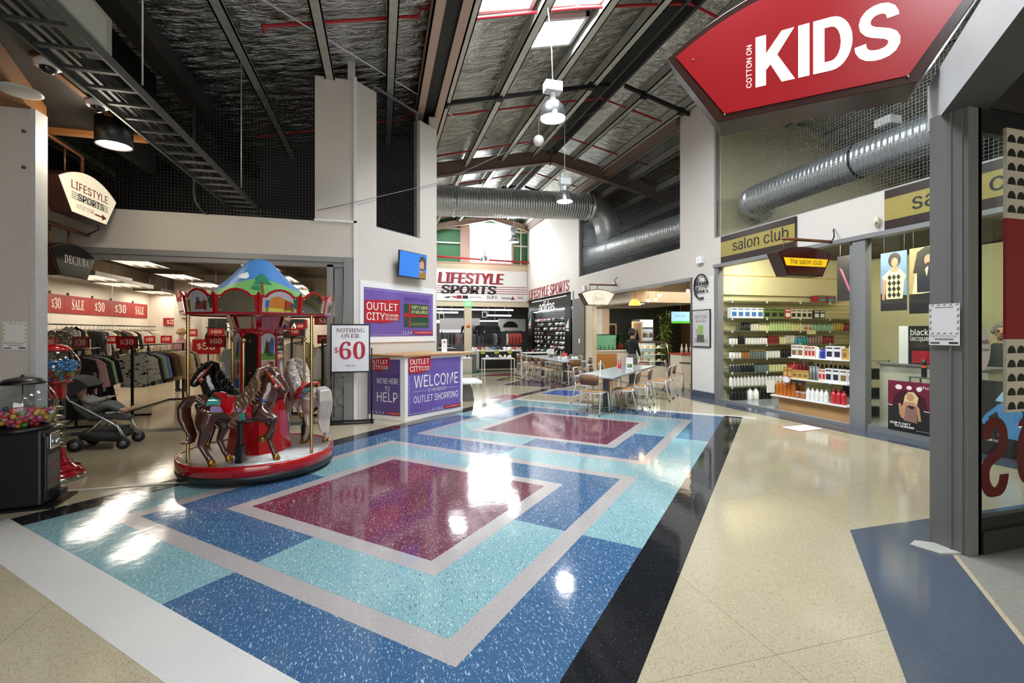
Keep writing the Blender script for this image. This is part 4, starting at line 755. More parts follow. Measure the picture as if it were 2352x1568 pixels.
# floor sticker near the salon
t = thing('floor_sticker', 'white floor sticker with red edge near the salon window', 'sticker', (6.56, 6.02, .0018)); q = [(-.30, .2), (.28, .24), (.3, -.12), (-.28, -.2)]
MB().prism(q, frame((0, 0, 0), (1, 0, 0), (0, 1, 0)), .0012).build('border', INKR, t); MB().prism([(x*.93, y*.9) for x, y in q], frame((0, 0, .0012), (1, 0, 0), (0, 1, 0)), .0006).build('sheet', WHITE, t)
# white bench end beside the information desk
p = FL(1075, 918); t = thing('bench', 'white bench end showing behind the information desk', 'bench', (1.75, 10.2, 0)); B(-.35, 0, .4, .42, .75, .47).build('seat', WHITE, t, bevel=.02); MB().prism([(0, 0), (.24, 0), (.2, .26), (.13, .4), (.02, .4)], frame((.05, .3, 0), (1, 0, 0), Z), -.3).build('pedestal', M('bench_grey', '#77726c', .5), t)
# ================================================================== CAROUSEL
GLR = M('gloss_red', '#a8101a', .16, coat=.7, var=.06); GLB = M('horse_brown', '#4a2a20', .16, coat=.8, var=.35, scale=5); GLK = M('horse_black', '#121211', .14, coat=.8, var=.3); GLW = M('horse_pearl', '#b9aaa0', .18, coat=.8, var=.14, scale=6)
MANEB = M('mane_bronze', '#7a5c46', .2, .25, coat=.7, var=.3, scale=20); MANEW = M('mane_pearl', '#c2b7b0', .2, .2, coat=.7, var=.15, scale=20)
GOLDM = M('gold_paint', '#b3812f', .22, .8, var=.15); BRASS = M('brass', '#c9ae72', .16, 1); SADR = M('saddle_red', '#b0121c', .12, coat=1, var=.1); TURQ = M('turquoise_paint', '#3f9c94', .2, coat=.6); LAVP = M('lavender_paint', '#a58cc0', .2, coat=.6); NAVY = M('navy_paint', '#1f2a66', .2, coat=.6); ORANGEP = M('bridle_orange', '#c8401c', .2, coat=.5)
CHECK = M('checker_plate', '#c6c5c2', .25, .9, bump=.5, bscale=90)
def remesh(o, vox, it=3):
    r = o.modifiers.new('merge', 'REMESH'); r.mode = 'VOXEL'; r.voxel_size = vox; r.use_smooth_shade = True
    s = o.modifiers.new('smooth', 'SMOOTH'); s.iterations = it; s.factor = .5; return o
def horse(t, body, mane, pose=0):
    """carousel horse facing +x, base at the platform, standing about .8 m; parts hang on t"""
    Y = (0, 1, 0); b = MB()
    b.tube([(-.345, 0, .50), (-.31, 0, .51), (-.2, 0, .525), (-.06, 0, .505), (.08, 0, .50), (.19, 0, .52), (.27, 0, .54), (.30, 0, .54)], [.03, (.085, .09), (.115, .118), (.115, .118), (.118, .122), (.112, .12), (.075, .09), .02], 14, flat=Y)
    b.tube([(.17, 0, .54), (.235, 0, .63), (.27, 0, .73), (.285, 0, .81), (.29, 0, .845)], [(.095, .135), (.086, .125), (.07, .108), (.06, .085), .035], 12, flat=Y)            # neck
    b.tube([(.24, 0, .86), (.285, 0, .87), (.345, 0, .82), (.4, 0, .755), (.44, 0, .70), (.458, 0, .675)], [.035, (.06, .072), (.062, .075), (.05, .06), (.043, .05), .026], 12, flat=Y)  # head
    for s in (-1, 1): b.tube([(.262, .03*s, .89), (.262, .036*s, .925), (.268, .04*s, .965)], [.024, .023, .005], 8)
    def leg(pts, rs): b.tube(pts, rs, 10, flat=Y)
    leg([(-.25, .075, .52), (-.24, .085, .41), (-.20, .085, .33), (-.25, .085, .21), (-.205, .085, .1), (-.165, .085, .045)], [(0.067, 0.104), (0.061, 0.091), (0.041, 0.055), 0.032, 0.027, 0.032])
    leg([(-.27, -.075, .52), (-.3, -.085, .40), (-.29, -.085, .31), (-.335, -.085, .2), (-.27, -.085, .09), (-.24, -.085, .045)] if pose == 0 else [(-.25, -.075, .52), (-.26, -.085, .4), (-.22, -.085, .3), (-.3, -.085, .2), (-.31, -.085, .08), (-.3, -.085, .04)], [(0.067, 0.104), (0.061, 0.091), (0.044, 0.056), 0.033, 0.028, 0.034])
    leg([(.2, .07, .5), (.25, .075, .4), (.285, .075, .31), (.255, .075, .2), (.29, .075, .1), (.315, .075, .045)], [(0.061, 0.085), (0.049, 0.061), 0.037, 0.029, 0.027, 0.033])
    leg([(.21, -.07, .5), (.3, -.075, .455), (.375, -.075, .44), (.345, -.075, .35), (.29, -.075, .27), (.265, -.075, .255)], [(0.061, 0.091), (0.051, 0.067), 0.041, 0.030, 0.027, 0.032])
    remesh(b.build('body', body, t), .011, 4)
    for p, q in (((-.165, .085, .045), (-.148, .085, .0)), ((-.24, -.085, .045), (-.222, -.085, 0)) if pose == 0 else ((-.3, -.085, .04), (-.29, -.085, 0)), ((.315, .075, .045), (.33, .075, 0)), ((.265, -.075, .255), (.225, -.075, .235))):
        p, q = Vector(p), Vector(q); MB().tube([p+(p-q)*.3, p, q], [.024, .03, .036], 12).build('hoof', GOLDM, t)
    m = MB(); rr = random.Random(3)
    for i in range(12):
        z = .93-.03*i; x = .25-.013*i-.001*i*i
        for s in (-1, 1): w_ = .012*(i % 3-1); m.tube([(x+.03, .012*s, z+.02), (x-.025+w_, .07*s, z-.02), (x-.05-w_, .105*s, z-.09), (x-.0+w_, .112*s, z-.15), (x-.035-w_, .116*s, z-.2), (x+.01, .112*s, z-.24)], [.016, .03, .028, .024, .016, .004], 8)
    for s in (-1, 1): m.tube([(.28, .01*s, .925), (.34, .035*s, .915), (.375, .055*s, .865)], [.024, .022, .005], 8)
    remesh(m.build('mane', mane, t), .006, 1)
    m = MB()
    for k in range(5):
        o_ = (k-2)*.018
        if mane is MANEW: m.tube([(-.32, o_*.4, .58), (-.38, o_, .63), (-.44, o_*1.2, .6), (-.46, o_*1.4, .5), (-.44, o_*1.5, .38), (-.42, o_*1.4, .28), (-.44, o_*1.2, .19), (-.46, o_, .13)], [.022, .03, .032, .03, .028, .024, .016, .004], 8)
        else: m.tube([(-.32, o_*.3, .57), (-.4, o_*.8, .64), (-.49, o_, .63), (-.545, o_*1.2, .55), (-.54, o_*1.3, .45), (-.5, o_*1.2, .35), (-.46, o_, .27), (-.47, o_*.8, .21), (-.55-.02*(k % 3), o_*1.6, .2)], [.03, .038, .04, .038, .034, .028, .02, .014, .003], 8)
    remesh(m.build('tail', mane if mane is MANEW else body, t), .006, 2)
    # saddle cloth in three colours: shells a little outside the trunk
    def shell(x0, x1, a0, a1, off, zoff=0, n=8, mth=10, droop=0):
        vs, fs = [], []
        for i in range(n+1):
            x = x0+(x1-x0)*i/n
            for j in range(mth+1):
                a = radians(a0+(a1-a0)*j/mth); vs.append((x, (.118+off)*sin(a), .51+zoff+(.122+off)*cos(a)-droop*sin(pi*i/n)*abs(sin(a))))
        fs = [(i*(mth+1)+j, i*(mth+1)+j+1, (i+1)*(mth+1)+j+1, (i+1)*(mth+1)+j) for i in range(n) for j in range(mth)]
        return vs, fs
    for nm, x0, x1, a0, a1, mt in (('saddle_cloth', -.27, .12, 12, 62, TURQ), ('saddle_cloth', -.22, .12, 62, 92, LAVP), ('girth', .0, .11, 92, 130, TURQ), ('breast_strap', .12, .17, 10, 120, SADR)):
        m = MB()
        for s in (1, -1): v, f = shell(x0, x1, a0*s, a1*s, .012, .008); m.add(v, f, True)
        m.build(nm, mt, t)
    m = MB()
    for s in (1, -1):
        for aa in (12, 62, 92): m.tube([((-.27 if aa == 12 else -.22)+(.34)*i/8, (.132)*sin(radians(aa*s)), .518+.136*cos(radians(aa))) for i in range(9)], .006, 6)
    m.build('gold_trim', GOLDM, t)
    s_ = MB(); s_.tube([(-.24, 0, .685), (-.2, 0, .675), (-.12, 0, .635), (-.02, 0, .63), (.05, 0, .655), (.085, 0, .68)], [(.045, .012), (.075, .026), (.085, .028), (.08, .028), (.062, .028), (.03, .016)], 14, flat=Y)
    for s in (1, -1): s_.tube([(-.08, .07*s, .64), (-.06, .115*s, .59), (-.03, .137*s, .52), (-.02, .135*s, .49)], [(.08, .014), (.075, .013), (.05, .012), (.02, .008)], 10, flat=(1, 0, 0))
    remesh(s_.build('saddle', SADR, t), .009, 2)
    m = MB(); m.tube([(.2, -.09, .64), (.285, -.05, .6), (.305, 0, .57), (.285, .05, .6), (.2, .09, .64)], [(.012, .03)]*5, 8, flat=(0, 0, 1)); m.build('collar', NAVY, t)
    m = MB()
    for s in (1, -1):
        m.tube([(.285, .05*s, .885), (.335, .07*s, .84), (.365, .062*s, .785)], .012, 8); m.tube([(.425, .0, .79), (.405, .055*s, .755), (.375, .058*s, .72)], .012, 8); m.tube([(.375, .062*s, .785), (.37, .062*s, .74), (.33, .068*s, .76)], .008, 8)
    m.build('bridle', ORANGEP, t)
    for s in (1, -1):
        MB().ball((.375, .066*s, .755), (.019, .012, .019), 12, 8).build('rosette', MANEW, t); e = MB(); e.mi = 0; e.ball((.338, .062*s, .845), (.018, .01, .013), 12, 8); e.mi = 1; e.ball((.34, .07*s, .845), (.008, .004, .009), 10, 6); e.build('eye', [M('eye_white', '#dfe9ef', .1), M('eye_blue', '#1f5f9a', .1)], t)
CX, CY, CR = -1.35, 6.0, .8
car = thing('carousel', 'red three-horse fairground carousel ride with painted mountain canopy and brass poles', 'carousel', (CX, CY, 0))
MB().lathe([(.62, 0), (.74, .02), (.79, .045), (.80, .08), (.80, .1), (.785, .115), (.01, .115)], 64).build('skirt', M('carousel_rubber', '#26282a', .4), car)
MB().lathe([(.785, .1), (.8, .11), (.8, .205), (.792, .215), (.775, .215), (.775, .1)], 64, cap=False).build('rim', GLR, car)
MB().lathe([(.775, .16), (.776, .208), (.01, .208)], 64, cap=False).build('platform', CHECK, car)
TH0 = radians(12.)                       # turn of the twelve-sided canopy
def ngon(r, n=12, ph=0): return [(r*cos(ph+2*pi*i/n), r*sin(ph+2*pi*i/n)) for i in range(n)]
# centre column: flared red foot, picture panels, mirrored neck
mb = MB(); v = [(x, y, z) for r, z in ((.335, .208), (.3, .42), (.255, .75), (.245, .78)) for x, y in ngon(r, 8, .2)]
mb.add(v, [(k*8+i, k*8+(i+1) % 8, (k+1)*8+(i+1) % 8, (k+1)*8+i) for k in range(3) for i in range(8)]); mb.build('column_base', GLR, car)
ART = M('fairy_scene_print', '#b6b0b4', .25, coat=.4, var=.1); MIRR = M('mirror', '#b9b6b2', .04, 1)
v = [(x, y, z) for r, z in ((.25, .75), (.235, 1.56)) for x, y in ngon(r, 8, .2)]; mb = MB(); mb.add(v, [(i, (i+1) % 8, 8+(i+1) % 8, 8+i) for i in range(8)]); mb.build('column', GLR, car)
for i in range(8):
    a = .2+2*pi*(i+.5)/8; n = Vector((cos(a), sin(a), 0)); u = Vector((-sin(a), cos(a), 0)); F = frame(n*(.25*cos(pi/8)+.006)+Vector((0, 0, .78)), u, Z-n*.014)
    arch = [(-.075, .0), (.075, 0), (.075, .72), (.04, .75), (0, .76), (-.04, .75), (-.075, .72)]
    if i % 2: MB().prism(arch, F, .004).build('mirror_panel', MIRR, car)
    else:
        p = MB().prism(arch, F, .004).build('picture_panel', ART, car); G = sub(F, 0, 0, .005); mb = MB(); Q = lambda mi, pts: (setattr(mb, 'mi', mi), mb.prism(pts, G, .001))
        Q(0, [(-.075, .46), (.075, .46), (.075, .52), (.02, .55), (-.075, .53)]); Q(1, [(-.05, .52), (.02, .52), (-.015, .7)]); Q(2, [(.02, .5), (.06, .5), (.065, .68), (.04, .72), (.015, .66)]); Q(3, [(-.02, .5), (.02, .5), (.02, .66), (-.02, .66)]); Q(1, [(-.075, 0), (.075, 0), (.075, .1), (-.075, .14)]); Q(4, [(-.06, .26), (.06, .26), (.05, .4), (0, .46), (-.05, .4)]); Q(3, [(0, .3), (.06, .3), (.06, .44), (.01, .44)]); Q(2, [(-.07, .15), (.07, .15), (.06, .26), (-.06, .26)])
        mb.build('picture', [M('art_green', '#5f8f3e', .35), M('art_dark_green', '#2c5a34', .35), M('art_blue', '#3a5f9e', .35), M('art_brown', '#7a4a30', .35), M('art_orange', '#c98b58', .35)], p)
    MB().bar((.246*cos(a-pi/8), .246*sin(a-pi/8), .75), (.236*cos(a-pi/8), .236*sin(a-pi/8), 1.56), .022, .022, n).build('corner_strip', GLR, car)
    for zz in (1.45, 1.1):
        if i % 2: MB().ball(n*(.24*cos(pi/8)+.014)+Vector((0, 0, zz)), .008, 8, 6).build('light_stud', M('stud_red', '#e0242c', .3, emit=.4), car)
MB().lathe([(.25, 1.54), (.25, 1.57), (.28, 1.58), (.33, 1.74), (.33, 1.75)], 8, cap=False).build('neck_frame', GLR, car)
for i in range(8):
    a = .2+2*pi*(i+.5)/8; n = Vector((cos(a), sin(a), 0)); u = Vector((-sin(a), cos(a), 0)); F = frame(n*.268+Vector((0, 0, 1.592)), u, Z+n*.32); MB().prism([(-.085, 0), (.085, 0), (.1, .135), (-.1, .135)], F, .006).build('mirror_panel', MIRR, car)
# canopy: underside, rounding boards, tent
MB().lathe([(.3, 1.74), (.74, 1.75), (.74, 1.76), (.3, 1.76)], 12, cap=False).build('canopy_underside', M('canopy_under', '#a9a7a6', .3, .6), car)
for i in range(12):
    a0, a1 = TH0+2*pi*i/12, TH0+2*pi*(i+1)/12; am = (a0+a1)/2; n = Vector((cos(am), sin(am), 0)); u = Vector((-sin(am), cos(am), 0)); wd = .745*sin(pi/12)
    F = frame(n*(.745*cos(pi/12))+Vector((0, 0, 1.735)), u, Z+n*.16); w2 = wd+.01
    top = [(w2*c, .195+d) for c, d in ((1, .035), (.9, .0), (.7, -.005), (.5, .035), (.25, .06), (0, .068), (-.25, .06), (-.5, .035), (-.7, -.005), (-.9, 0), (-1, .035))]
    bd = MB().prism([(-wd, 0), (wd, 0)]+top, F, .014).build('rounding_board', GLR, car)
    inner = [(-wd+.025, .022), (wd-.025, .022)]+[(x*.9, y-.022) for x, y in top[1:-1]]
    if i % 2 == 0: MB().prism(inner, sub(F, 0, 0, .014), .003).build('mirror_panel', MIRR, bd)
    else:
        MB().prism(inner, sub(F, 0, 0, .014), .003).build('picture_panel', ART, bd); G = sub(F, 0, 0, .0185); mb = MB(); Q = lambda mi, pts: (setattr(mb, 'mi', mi), mb.prism(pts, G, .001)); kk = i % 4 == 1
        Q(0, [(-.16, .03), (.16, .03), (.15, .08), (-.15, .07)] if kk else [(-.16, .03), (-.1, .03), (-.09, .15), (-.15, .16)]); Q(1, [(-.1, .07), (.06, .06), (.07, .15), (-.02, .19), (-.09, .17)] if kk else [(-.06, .05), (.08, .05), (.09, .12), (-.02, .14)]); Q(2, [(.04, .04), (.13, .05), (.12, .13), (.05, .15)] if kk else [(.06, .04), (.1, .04), (.12, .13), (.07, .15)]); Q(3, [(-.14, .03), (-.11, .03), (-.1, .15), (-.14, .14)]); Q(4, [(.14, .06), (.17, .06), (.17, .18), (.13, .17)]); Q(3, [(.11, .03), (.14, .03), (.14, .11), (.11, .12)] if kk else [(-.02, .1), (.02, .1), (.02, .17), (-.02, .17)])
        mb.build('picture', [M('art_yellow', '#d8c046', .35), M('art_orange2', '#c87a2c', .35) if kk else _mats['art_brown'], M('art_red', '#b03a30', .35) if kk else _mats['art_brown'], _mats['art_blue'], _mats['art_dark_green']], bd)
    for x in (-1, 1):
        for y in (.04, .17): MB().ball(F[0]+F[1]*(x*(wd-.045))+F[2]*y+F[3]*.018, .007, 6, 4).build('screw', CHROME, bd)
mb = MB(); prof = [(.735, 1.83), (.63, 1.89), (.53, 1.955), (.43, 2.035), (.33, 2.13), (.24, 2.225), (.165, 2.31), (.11, 2.362), (.05, 2.382), (.001, 2.385)]
TENT = M('tent_print', '#6fae63', .3, var=.08, coat=.4)
def _tent():
    nt, N, L, b = nodes_of(TENT); tc = N.new('ShaderNodeTexCoord'); sp = N.new('ShaderNodeSeparateXYZ'); L.new(tc.outputs['Object'], sp.inputs[0])
    at = N.new('ShaderNodeMath'); at.operation = 'ARCTAN2'; L.new(sp.outputs[1], at.inputs[0]); L.new(sp.outputs[0], at.inputs[1])
    m3 = N.new('ShaderNodeMath'); m3.operation = 'MULTIPLY_ADD'; m3.inputs[1].default_value = 2; m3.inputs[2].default_value = 4.27; L.new(at.outputs[0], m3.inputs[0]); sn = N.new('ShaderNodeMath'); sn.operation = 'SINE'; L.new(m3.outputs[0], sn.inputs[0])
    hz = N.new('ShaderNodeMath'); hz.operation = 'MULTIPLY_ADD'; hz.inputs[1].default_value = -.085; L.new(sn.outputs[0], hz.inputs[0]); L.new(sp.outputs[2], hz.inputs[2])
    st = N.new('ShaderNodeMath'); st.operation = 'GREATER_THAN'; st.inputs[1].default_value = 2.05; L.new(hz.outputs[0], st.inputs[0])
    x = N.new('ShaderNodeMix'); x.data_type = 'RGBA'; L.new(st.outputs[0], x.inputs[0]); x.inputs[6].default_value = lin('#72ae62'); x.inputs[7].default_value = lin('#4a86c8'); L.new(x.outputs[2], b.inputs['Base Color'])
_tent(); mb.lathe(prof, 48, cap=False); tent = mb.build('tent_canopy', TENT, car)
def tentpt(ang, r, lift=.006):
    for (r0, z0), (r1, z1) in zip(prof, prof[1:]):
        if r1 <= r <= r0: k = (r0-r)/(r0-r1); z = z0+(z1-z0)*k; break
    d = Vector((cos(ang), sin(ang), 0)); return d*(r+lift*.5)+Vector((0, 0, z+lift))
AV = math.atan2(-CY, -CX)                # direction towards the camera
def onTent(mb, pts, a0): mb.poly([tentpt(a0+x/max(.2, y), y) for x, y in pts])
mb = MB(); a0 = AV+.06; onTent(mb, [(-.012, .58), (.014, .58), (.009, .36), (-.009, .36)], a0); mb.build('tree_trunk_print', _mats['art_brown'], tent)
for q in ([(-.1, .47), (-.03, .44), (-.02, .48)], [(-.085, .4), (-.02, .39), (.03, .39), (.1, .4), (.07, .36), (.06, .32), (.03, .29), (0, .27), (-.03, .29), (-.06, .33), (-.05, .36)], [(-.11, .46), (-.03, .45), (-.02, .41), (-.09, .42)]): mb = MB(); onTent(mb, q, a0); mb.build('tree_crown_print', M('art_tree_green', '#2f7d5c', .35), tent)
mb = MB(); onTent(mb, [(-.09, .33), (.0, .34), (.02, .31), (.0, .28), (-.02, .26), (-.05, .27), (-.08, .28), (-.1, .3)], AV-.38); mb.build('cloud_print', M('art_cloud', '#eef1f2', .35), tent)
# outer brass poles
def pole(parent, x, y, z0, z1, r, name, knob=False):
    n = int((z1-z0)/.016); mb = MB(); mb.tube([(x, y, z0+(z1-z0)*i/n) for i in range(n+1)], [r*(1.18 if i % 2 else .8) for i in range(n+1)], 10)
    if knob: mb.ball((x, y, z1+.015), .026, 12, 8)
    mb.build(name, BRASS, parent)
for px, py in ((411, 1065), (727, 1041)):
    p = FL(px, py, .208); q = Vector((p.x-CX, p.y-CY, 0)); q = q.normalized()*.715; pole(car, q.x, q.y, .2, 1.76, .017, 'brass_pole')
q = Vector((CX, CY, 0)).normalized()*.715; pole(car, q.x, q.y, .2, 1.76, .017, 'brass_pole')
# the three mounts: each horse rides on its own black jack
def mount(lab, px, py, r, heading, body, mane, pose, raise_=0.0, dx=0, dy=0):
    p = FL(px, py, .208); q = Vector((p.x-CX, p.y-CY, .208)); h = bpy.data.objects.new('carousel_horse', None); C.objects.link(h); h.parent = car; h.location = (q.x+dx, q.y+dy, .208+raise_); h.rotation_euler = (0, 0, heading); h.scale = (1.0, 1.12, 1.05); h['label'] = lab
    horse(h, body, mane, pose)
    mb = MB(); mb.box(-.035, -.04, -raise_, .035, .04, .17); mb.box(-.022, -.028, .17, .022, .028, .42); mb.build('jack', BLACKP, h, bevel=.006)
    mb = MB(); n = 26; z0, z1 = .64, 1.18; mb.tube([(.03, 0, z0+(z1-z0)*i/n) for i in range(n+1)], [.0135*(1.13 if i % 2 else .9) for i in range(n+1)], 10); mb.ball((.03, 0, z1+.02), .026, 12, 8); mb.build('grab_pole', BRASS, h); return h
mount('brown horse with bronze mane and red saddle', 552, 1062, 0, -PHI+.1, GLB, MANEB, 0)
mount('black horse with orange bridle', 540, 1012, 0, -PHI+radians(228), GLK, GLK, 0)
mount('pearl horse with silver mane', 702, 1008, 0, -PHI+radians(142), GLW, MANEW, 1)
# ================================================================== CAFE TABLES AND CHAIRS
PLY = M('chair_plywood', '#b98f5e', .4, var=.16, scale=6, stretch=(1, 6, 1)); PLYD = M('chair_plywood_back', '#7a5a42', .4, var=.1, scale=6); TUBE = M('chair_white_tube', '#e6e4e4', .3, .1, coat=.3); RUB = M('rubber', '#141414', .7); TTOP = M('zinc_table_top', '#c6cccf', .2, .15, var=.08, scale=6); TLEG = M('table_leg_grey', '#6c7176', .4, .3)
def make_chair():
    t = thing('cafe_chair', 'x', 'chair')
    # faces +y; seat height .44
    mb = MB(); P = [(-.2, -.2), (.2, -.2), (.21, .1), (.19, .2), (-.19, .2), (-.21, .1)]; mb.prism(P, frame((0, 0, .425), (1, 0, 0), (0, 1, 0)), .018); mb.build('seat', PLY, t, bevel=.006)
    F = frame((0, -.235, .58), (1, 0, 0), (0, -.16, 1)); mb = MB(); vs, n = [], 8
    for j in range(n+1):
        x = -.19+.38*j/n; y = -.028*(1-(2*j/n-1)**2); k = .018 if j in (0, n) else 0
        for z, d in ((k, 0), (.2-k, 0), (.2-k, .013), (k, .013)): vs.append(F[0]+F[1]*x+F[2]*z+F[3]*(-y*1+d))
    fs = [(a*4+i, a*4+(i+1) % 4, b*4+(i+1) % 4, b*4+i) for a, b in ((j, j+1) for j in range(n)) for i in range(4)]+[(3, 2, 1, 0), (n*4, n*4+1, n*4+2, n*4+3)]
    mb.add(vs, fs, True); mb.build('backrest', [PLYD], t)
    for s in (-1, 1):
        MB().tube([(.235*s, .2, .02), (.205*s, .19, .42)], .013, 8).build('front_leg', TUBE, t); MB().tube([(.225*s, -.3, .02), (.2*s, -.2, .42), (.195*s, -.215, .47)], .013, 8).build('rear_leg', TUBE, t)
        for y, z, x in ((.2, 0, .236), (-.3, 0, .226)): MB().cyl((x*s, y, 0), (x*s, y, .03), .016, 8).build('foot_cap', RUB, t)
    MB().tube([(-.195, -.215, .46), (-.17, -.262, .72), (-.155, -.272, .765), (-.12, -.278, .785), (.12, -.278, .785), (.155, -.272, .765), (.17, -.262, .72), (.195, -.215, .46)], .012, 8).build('back_frame', TUBE, t)
    mb = MB(); mb.tube([(-.205, .19, .415), (.205, .19, .415)], .011, 8); mb.tube([(-.2, -.2, .415), (.2, -.2, .415)], .011, 8)
    for s in (-1, 1): mb.tube([(.2*s, -.2, .415), (.205*s, .19, .415)], .011, 8)
    mb.build('seat_rail', TUBE, t); t.scale = (.98,)*3; return t
_ch = [None]
def chair(x, y, face, label, group=None):
    """face = direction the sitter looks, in building-frame degrees from +X"""
    rz = radians(face-90)
    if _ch[0] is None: c = make_chair(); c.location = (x, y, 0); c.rotation_euler = (0, 0, rz); c['label'] = label; _ch[0] = c
    else: c = dup(_ch[0], (x, y, 0), rz, label)
    if group: c['group'] = group
    return c
G1, G2 = 'chairs around the near cafe table', 'chairs around the far cafe table'
for x, y, f, l in ((3.93, 8.22, 42, 'plywood cafe chair at the near end of the nearest zinc table, back towards the camera'), (4.66, 8.36, 136, 'plywood cafe chair on the right of the near table, closest to the camera'), (5.24, 8.86, 136, 'second plywood cafe chair along the right of the near table'), (6.14, 9.5, 137, 'third plywood cafe chair along the right of the near table'), (6.58, 9.95, 135, 'last plywood cafe chair along the right of the near table, by the brick pillar'), (4.33, 9.4, -44, 'plywood cafe chair on the left of the near table, closest to the camera'), (4.98, 10.06, -46, 'second plywood cafe chair along the left of the near table'), (5.52, 10.6, -45, 'third plywood cafe chair along the left of the near table'), (6.62, 10.98, -135, 'plywood cafe chair at the far end of the near table')): chair(x, y, f, l, G1)
for k, y in enumerate((13.5, 14.15, 14.8, 15.45, 16.1)): chair(4.98, y, 2, '%s plywood cafe chair on the left side of the far table' % ['nearest', 'second', 'middle', 'fourth', 'farthest'][k], G2)
chair(5.38, 12.78, 92, 'plywood cafe chair at the near end of the far table, back to the camera', G2)
for k, y in enumerate((13.4, 14.2, 15.0, 15.8)): chair(6.02, y, 178, '%s plywood cafe chair on the right side of the far table' % ['nearest', 'second', 'third', 'farthest'][k], G2)
def long_table(label, c, ang, L_, w, h=.71, ped=(.22, .78)):
    t = thing('cafe_table', label, 'table', (c[0], c[1], 0), radians(ang))
    MB().box(0, -w/2, h-.035, L_, w/2, h).build('tabletop', TTOP, t, bevel=.005); B(.02, -w/2+.02, h-.045, L_-.02, w/2-.02, h-.03).build('top_edge', TLEG, t)
    for k in ped:
        x = L_*k; mb = MB(); mb.box(x-.05, -.06, .03, x+.05, .06, h-.04); mb.build('pedestal', TLEG, t, bevel=.004); mb = MB(); mb.bar((x-.3, 0, .03), (x+.3, 0, .03), .05, .03); mb.bar((x, -.3, .03), (x, .3, .03), .05, .03)
        for a, b in ((-.3, 0), (.3, 0), (0, -.3), (0, .3)): mb.cyl((x+a, b, 0), (x+a, b, .02), .025, 8)
        mb.build('foot_cross', CHROME, t)
    return t
long_table('long zinc cafe table nearest the camera', (3.9, 8.19), 45, 3.5, .78)
long_table('long zinc cafe table farther down the mall, before the shoe window', (5.42, 12.62), 90, 3.6, .85)
CARDR = M('card_red', '#c0202c', .4); CUPB = M('cup_blue', '#6f9fd0', .3)
def table_card(label, p, rz, h=.23, w=.13):
    t = thing('menu_card', label, 'menu card', p, rz); F = frame((-w/2, -.01, 0), (1, 0, 0), Z); MB().prism([(0, 0), (w, 0), (w, h), (0, h)], F, .02).build('card', WHITE, t); G = sub(F, 0, 0, .02)
    mb = MB(); mb.mi = 0; mb.prism([(.02, .02), (w-.02, .02), (w-.02, h*.42), (.02, h*.42)], G, .001); mb.mi = 1; mb.prism([(.045, .04), (.075, .04), (.08, h*.5), (.04, h*.5)], sub(G, 0, 0, .001), .001); mb.build('picture', [M('card_photo', '#4d4f42', .4), _mats['matcha_green']], t); mb = MB(); letter(mb, 'MATCHA', G, w/2, h*.78, .02, w*.7, 'bold', cx=True); letter(mb, 'Green Tea', G, w/2, h*.66, .018, w*.55, 'script', cx=True); mb.build('lettering', INKG, t)
p = FL(1375, 856, .71); table_card('white menu card standing edge-on at the near end of the nearest table', (4.3, 8.75, .711), radians(62), .26)
table_card('white MATCHA menu card in the middle of the nearest zinc table', (5.55, 9.75, .711), -PHI-radians(8), .25, .15)
t = thing('cutlery_cup', 'red cup of blue and red straws beside the menu card', 'cup', (5.35, 9.85, .711)); MB().lathe([(.035, 0), (.045, .11), (.04, .11), (.03, .01)], 16, cap=False).build('cup', CARDR, t)
for k in range(5): MB().cyl((.01*cos(k*1.3), .01*sin(k*1.3), .02), (.04*cos(k*1.3), .04*sin(k*1.3), .2), .006, 6).build('straw', CUPB if k % 2 else CARDR, t)
table_card('white menu card on the far zinc table', (5.3, 14.3, .711), -PHI, .3, .2)
t = thing('cutlery_cup', 'orange red cup on the far zinc table', 'cup', (5.62, 13.9, .711)); MB().lathe([(.06, 0), (.085, .17), (.078, .17), (.055, .01)], 16, cap=False).build('cup', M('cup_orange', '#d8482a', .4), t)
for k, (x, y) in enumerate(((5.25, 13.1), (5.6, 13.2), (5.5, 13.5), (5.75, 13.3), (5.35, 13.7))):
    t = thing('drinking_glass', '%s white cup of the cluster on the far zinc table' % ORD[k], 'cup', (x, y, .711), group='cups on the far table'); MB().lathe([(.04, 0), (.05, .1), (.044, .1), (.034, .01)], 14, cap=False).build('cup', WHITE, t); MB().tube([(.05, 0, .03), (.075, 0, .05), (.07, 0, .08), (.048, 0, .085)], .006, 6).build('handle', WHITE, t)
# ================================================================== CAFE INTERIOR
CW = M('cafe_white_laminate', '#d9d2c6', .35); OAK = M('cafe_oak', '#b57d42', .45, var=.15, scale=5, stretch=(1, 1, 6))
t = thing('counter', 'white cafe counter with oak front panel under the fish tank', 'counter', (7.68, 16.1, 0)); B(0, 0, 0, 1.02, .6, .86).build('body', CW, t); B(.06, -.012, .06, .95, 0, .74).build('oak_panel', OAK, t); B(1.02, -.0, 0, 1.75, .62, .84).build('side_cabinet', CW, t); B(-.03, -.04, .82, 1.8, .66, .88).build('worktop', CW, t, bevel=.005)
t = thing('fish_tank', 'green-tinted fish tank on the cafe counter', 'aquarium', (7.7, 16.16, .882)); B(.01, .01, .02, .93, .48, .56).build('water', M('tank_water', '#c4d8cc', .1, var=.2, scale=3, coat=.3), t)
mb = MB()
for a in ((0, 0, 0, .94, .49, .02), (0, 0, .56, .94, .49, .585)): mb.box(*a)
mb.build('rim', BLACKP, t); B(-.004, -.004, .0, .944, .0, .59).build('front_pane', glass('tank_glass', '#dff2ea'), t)
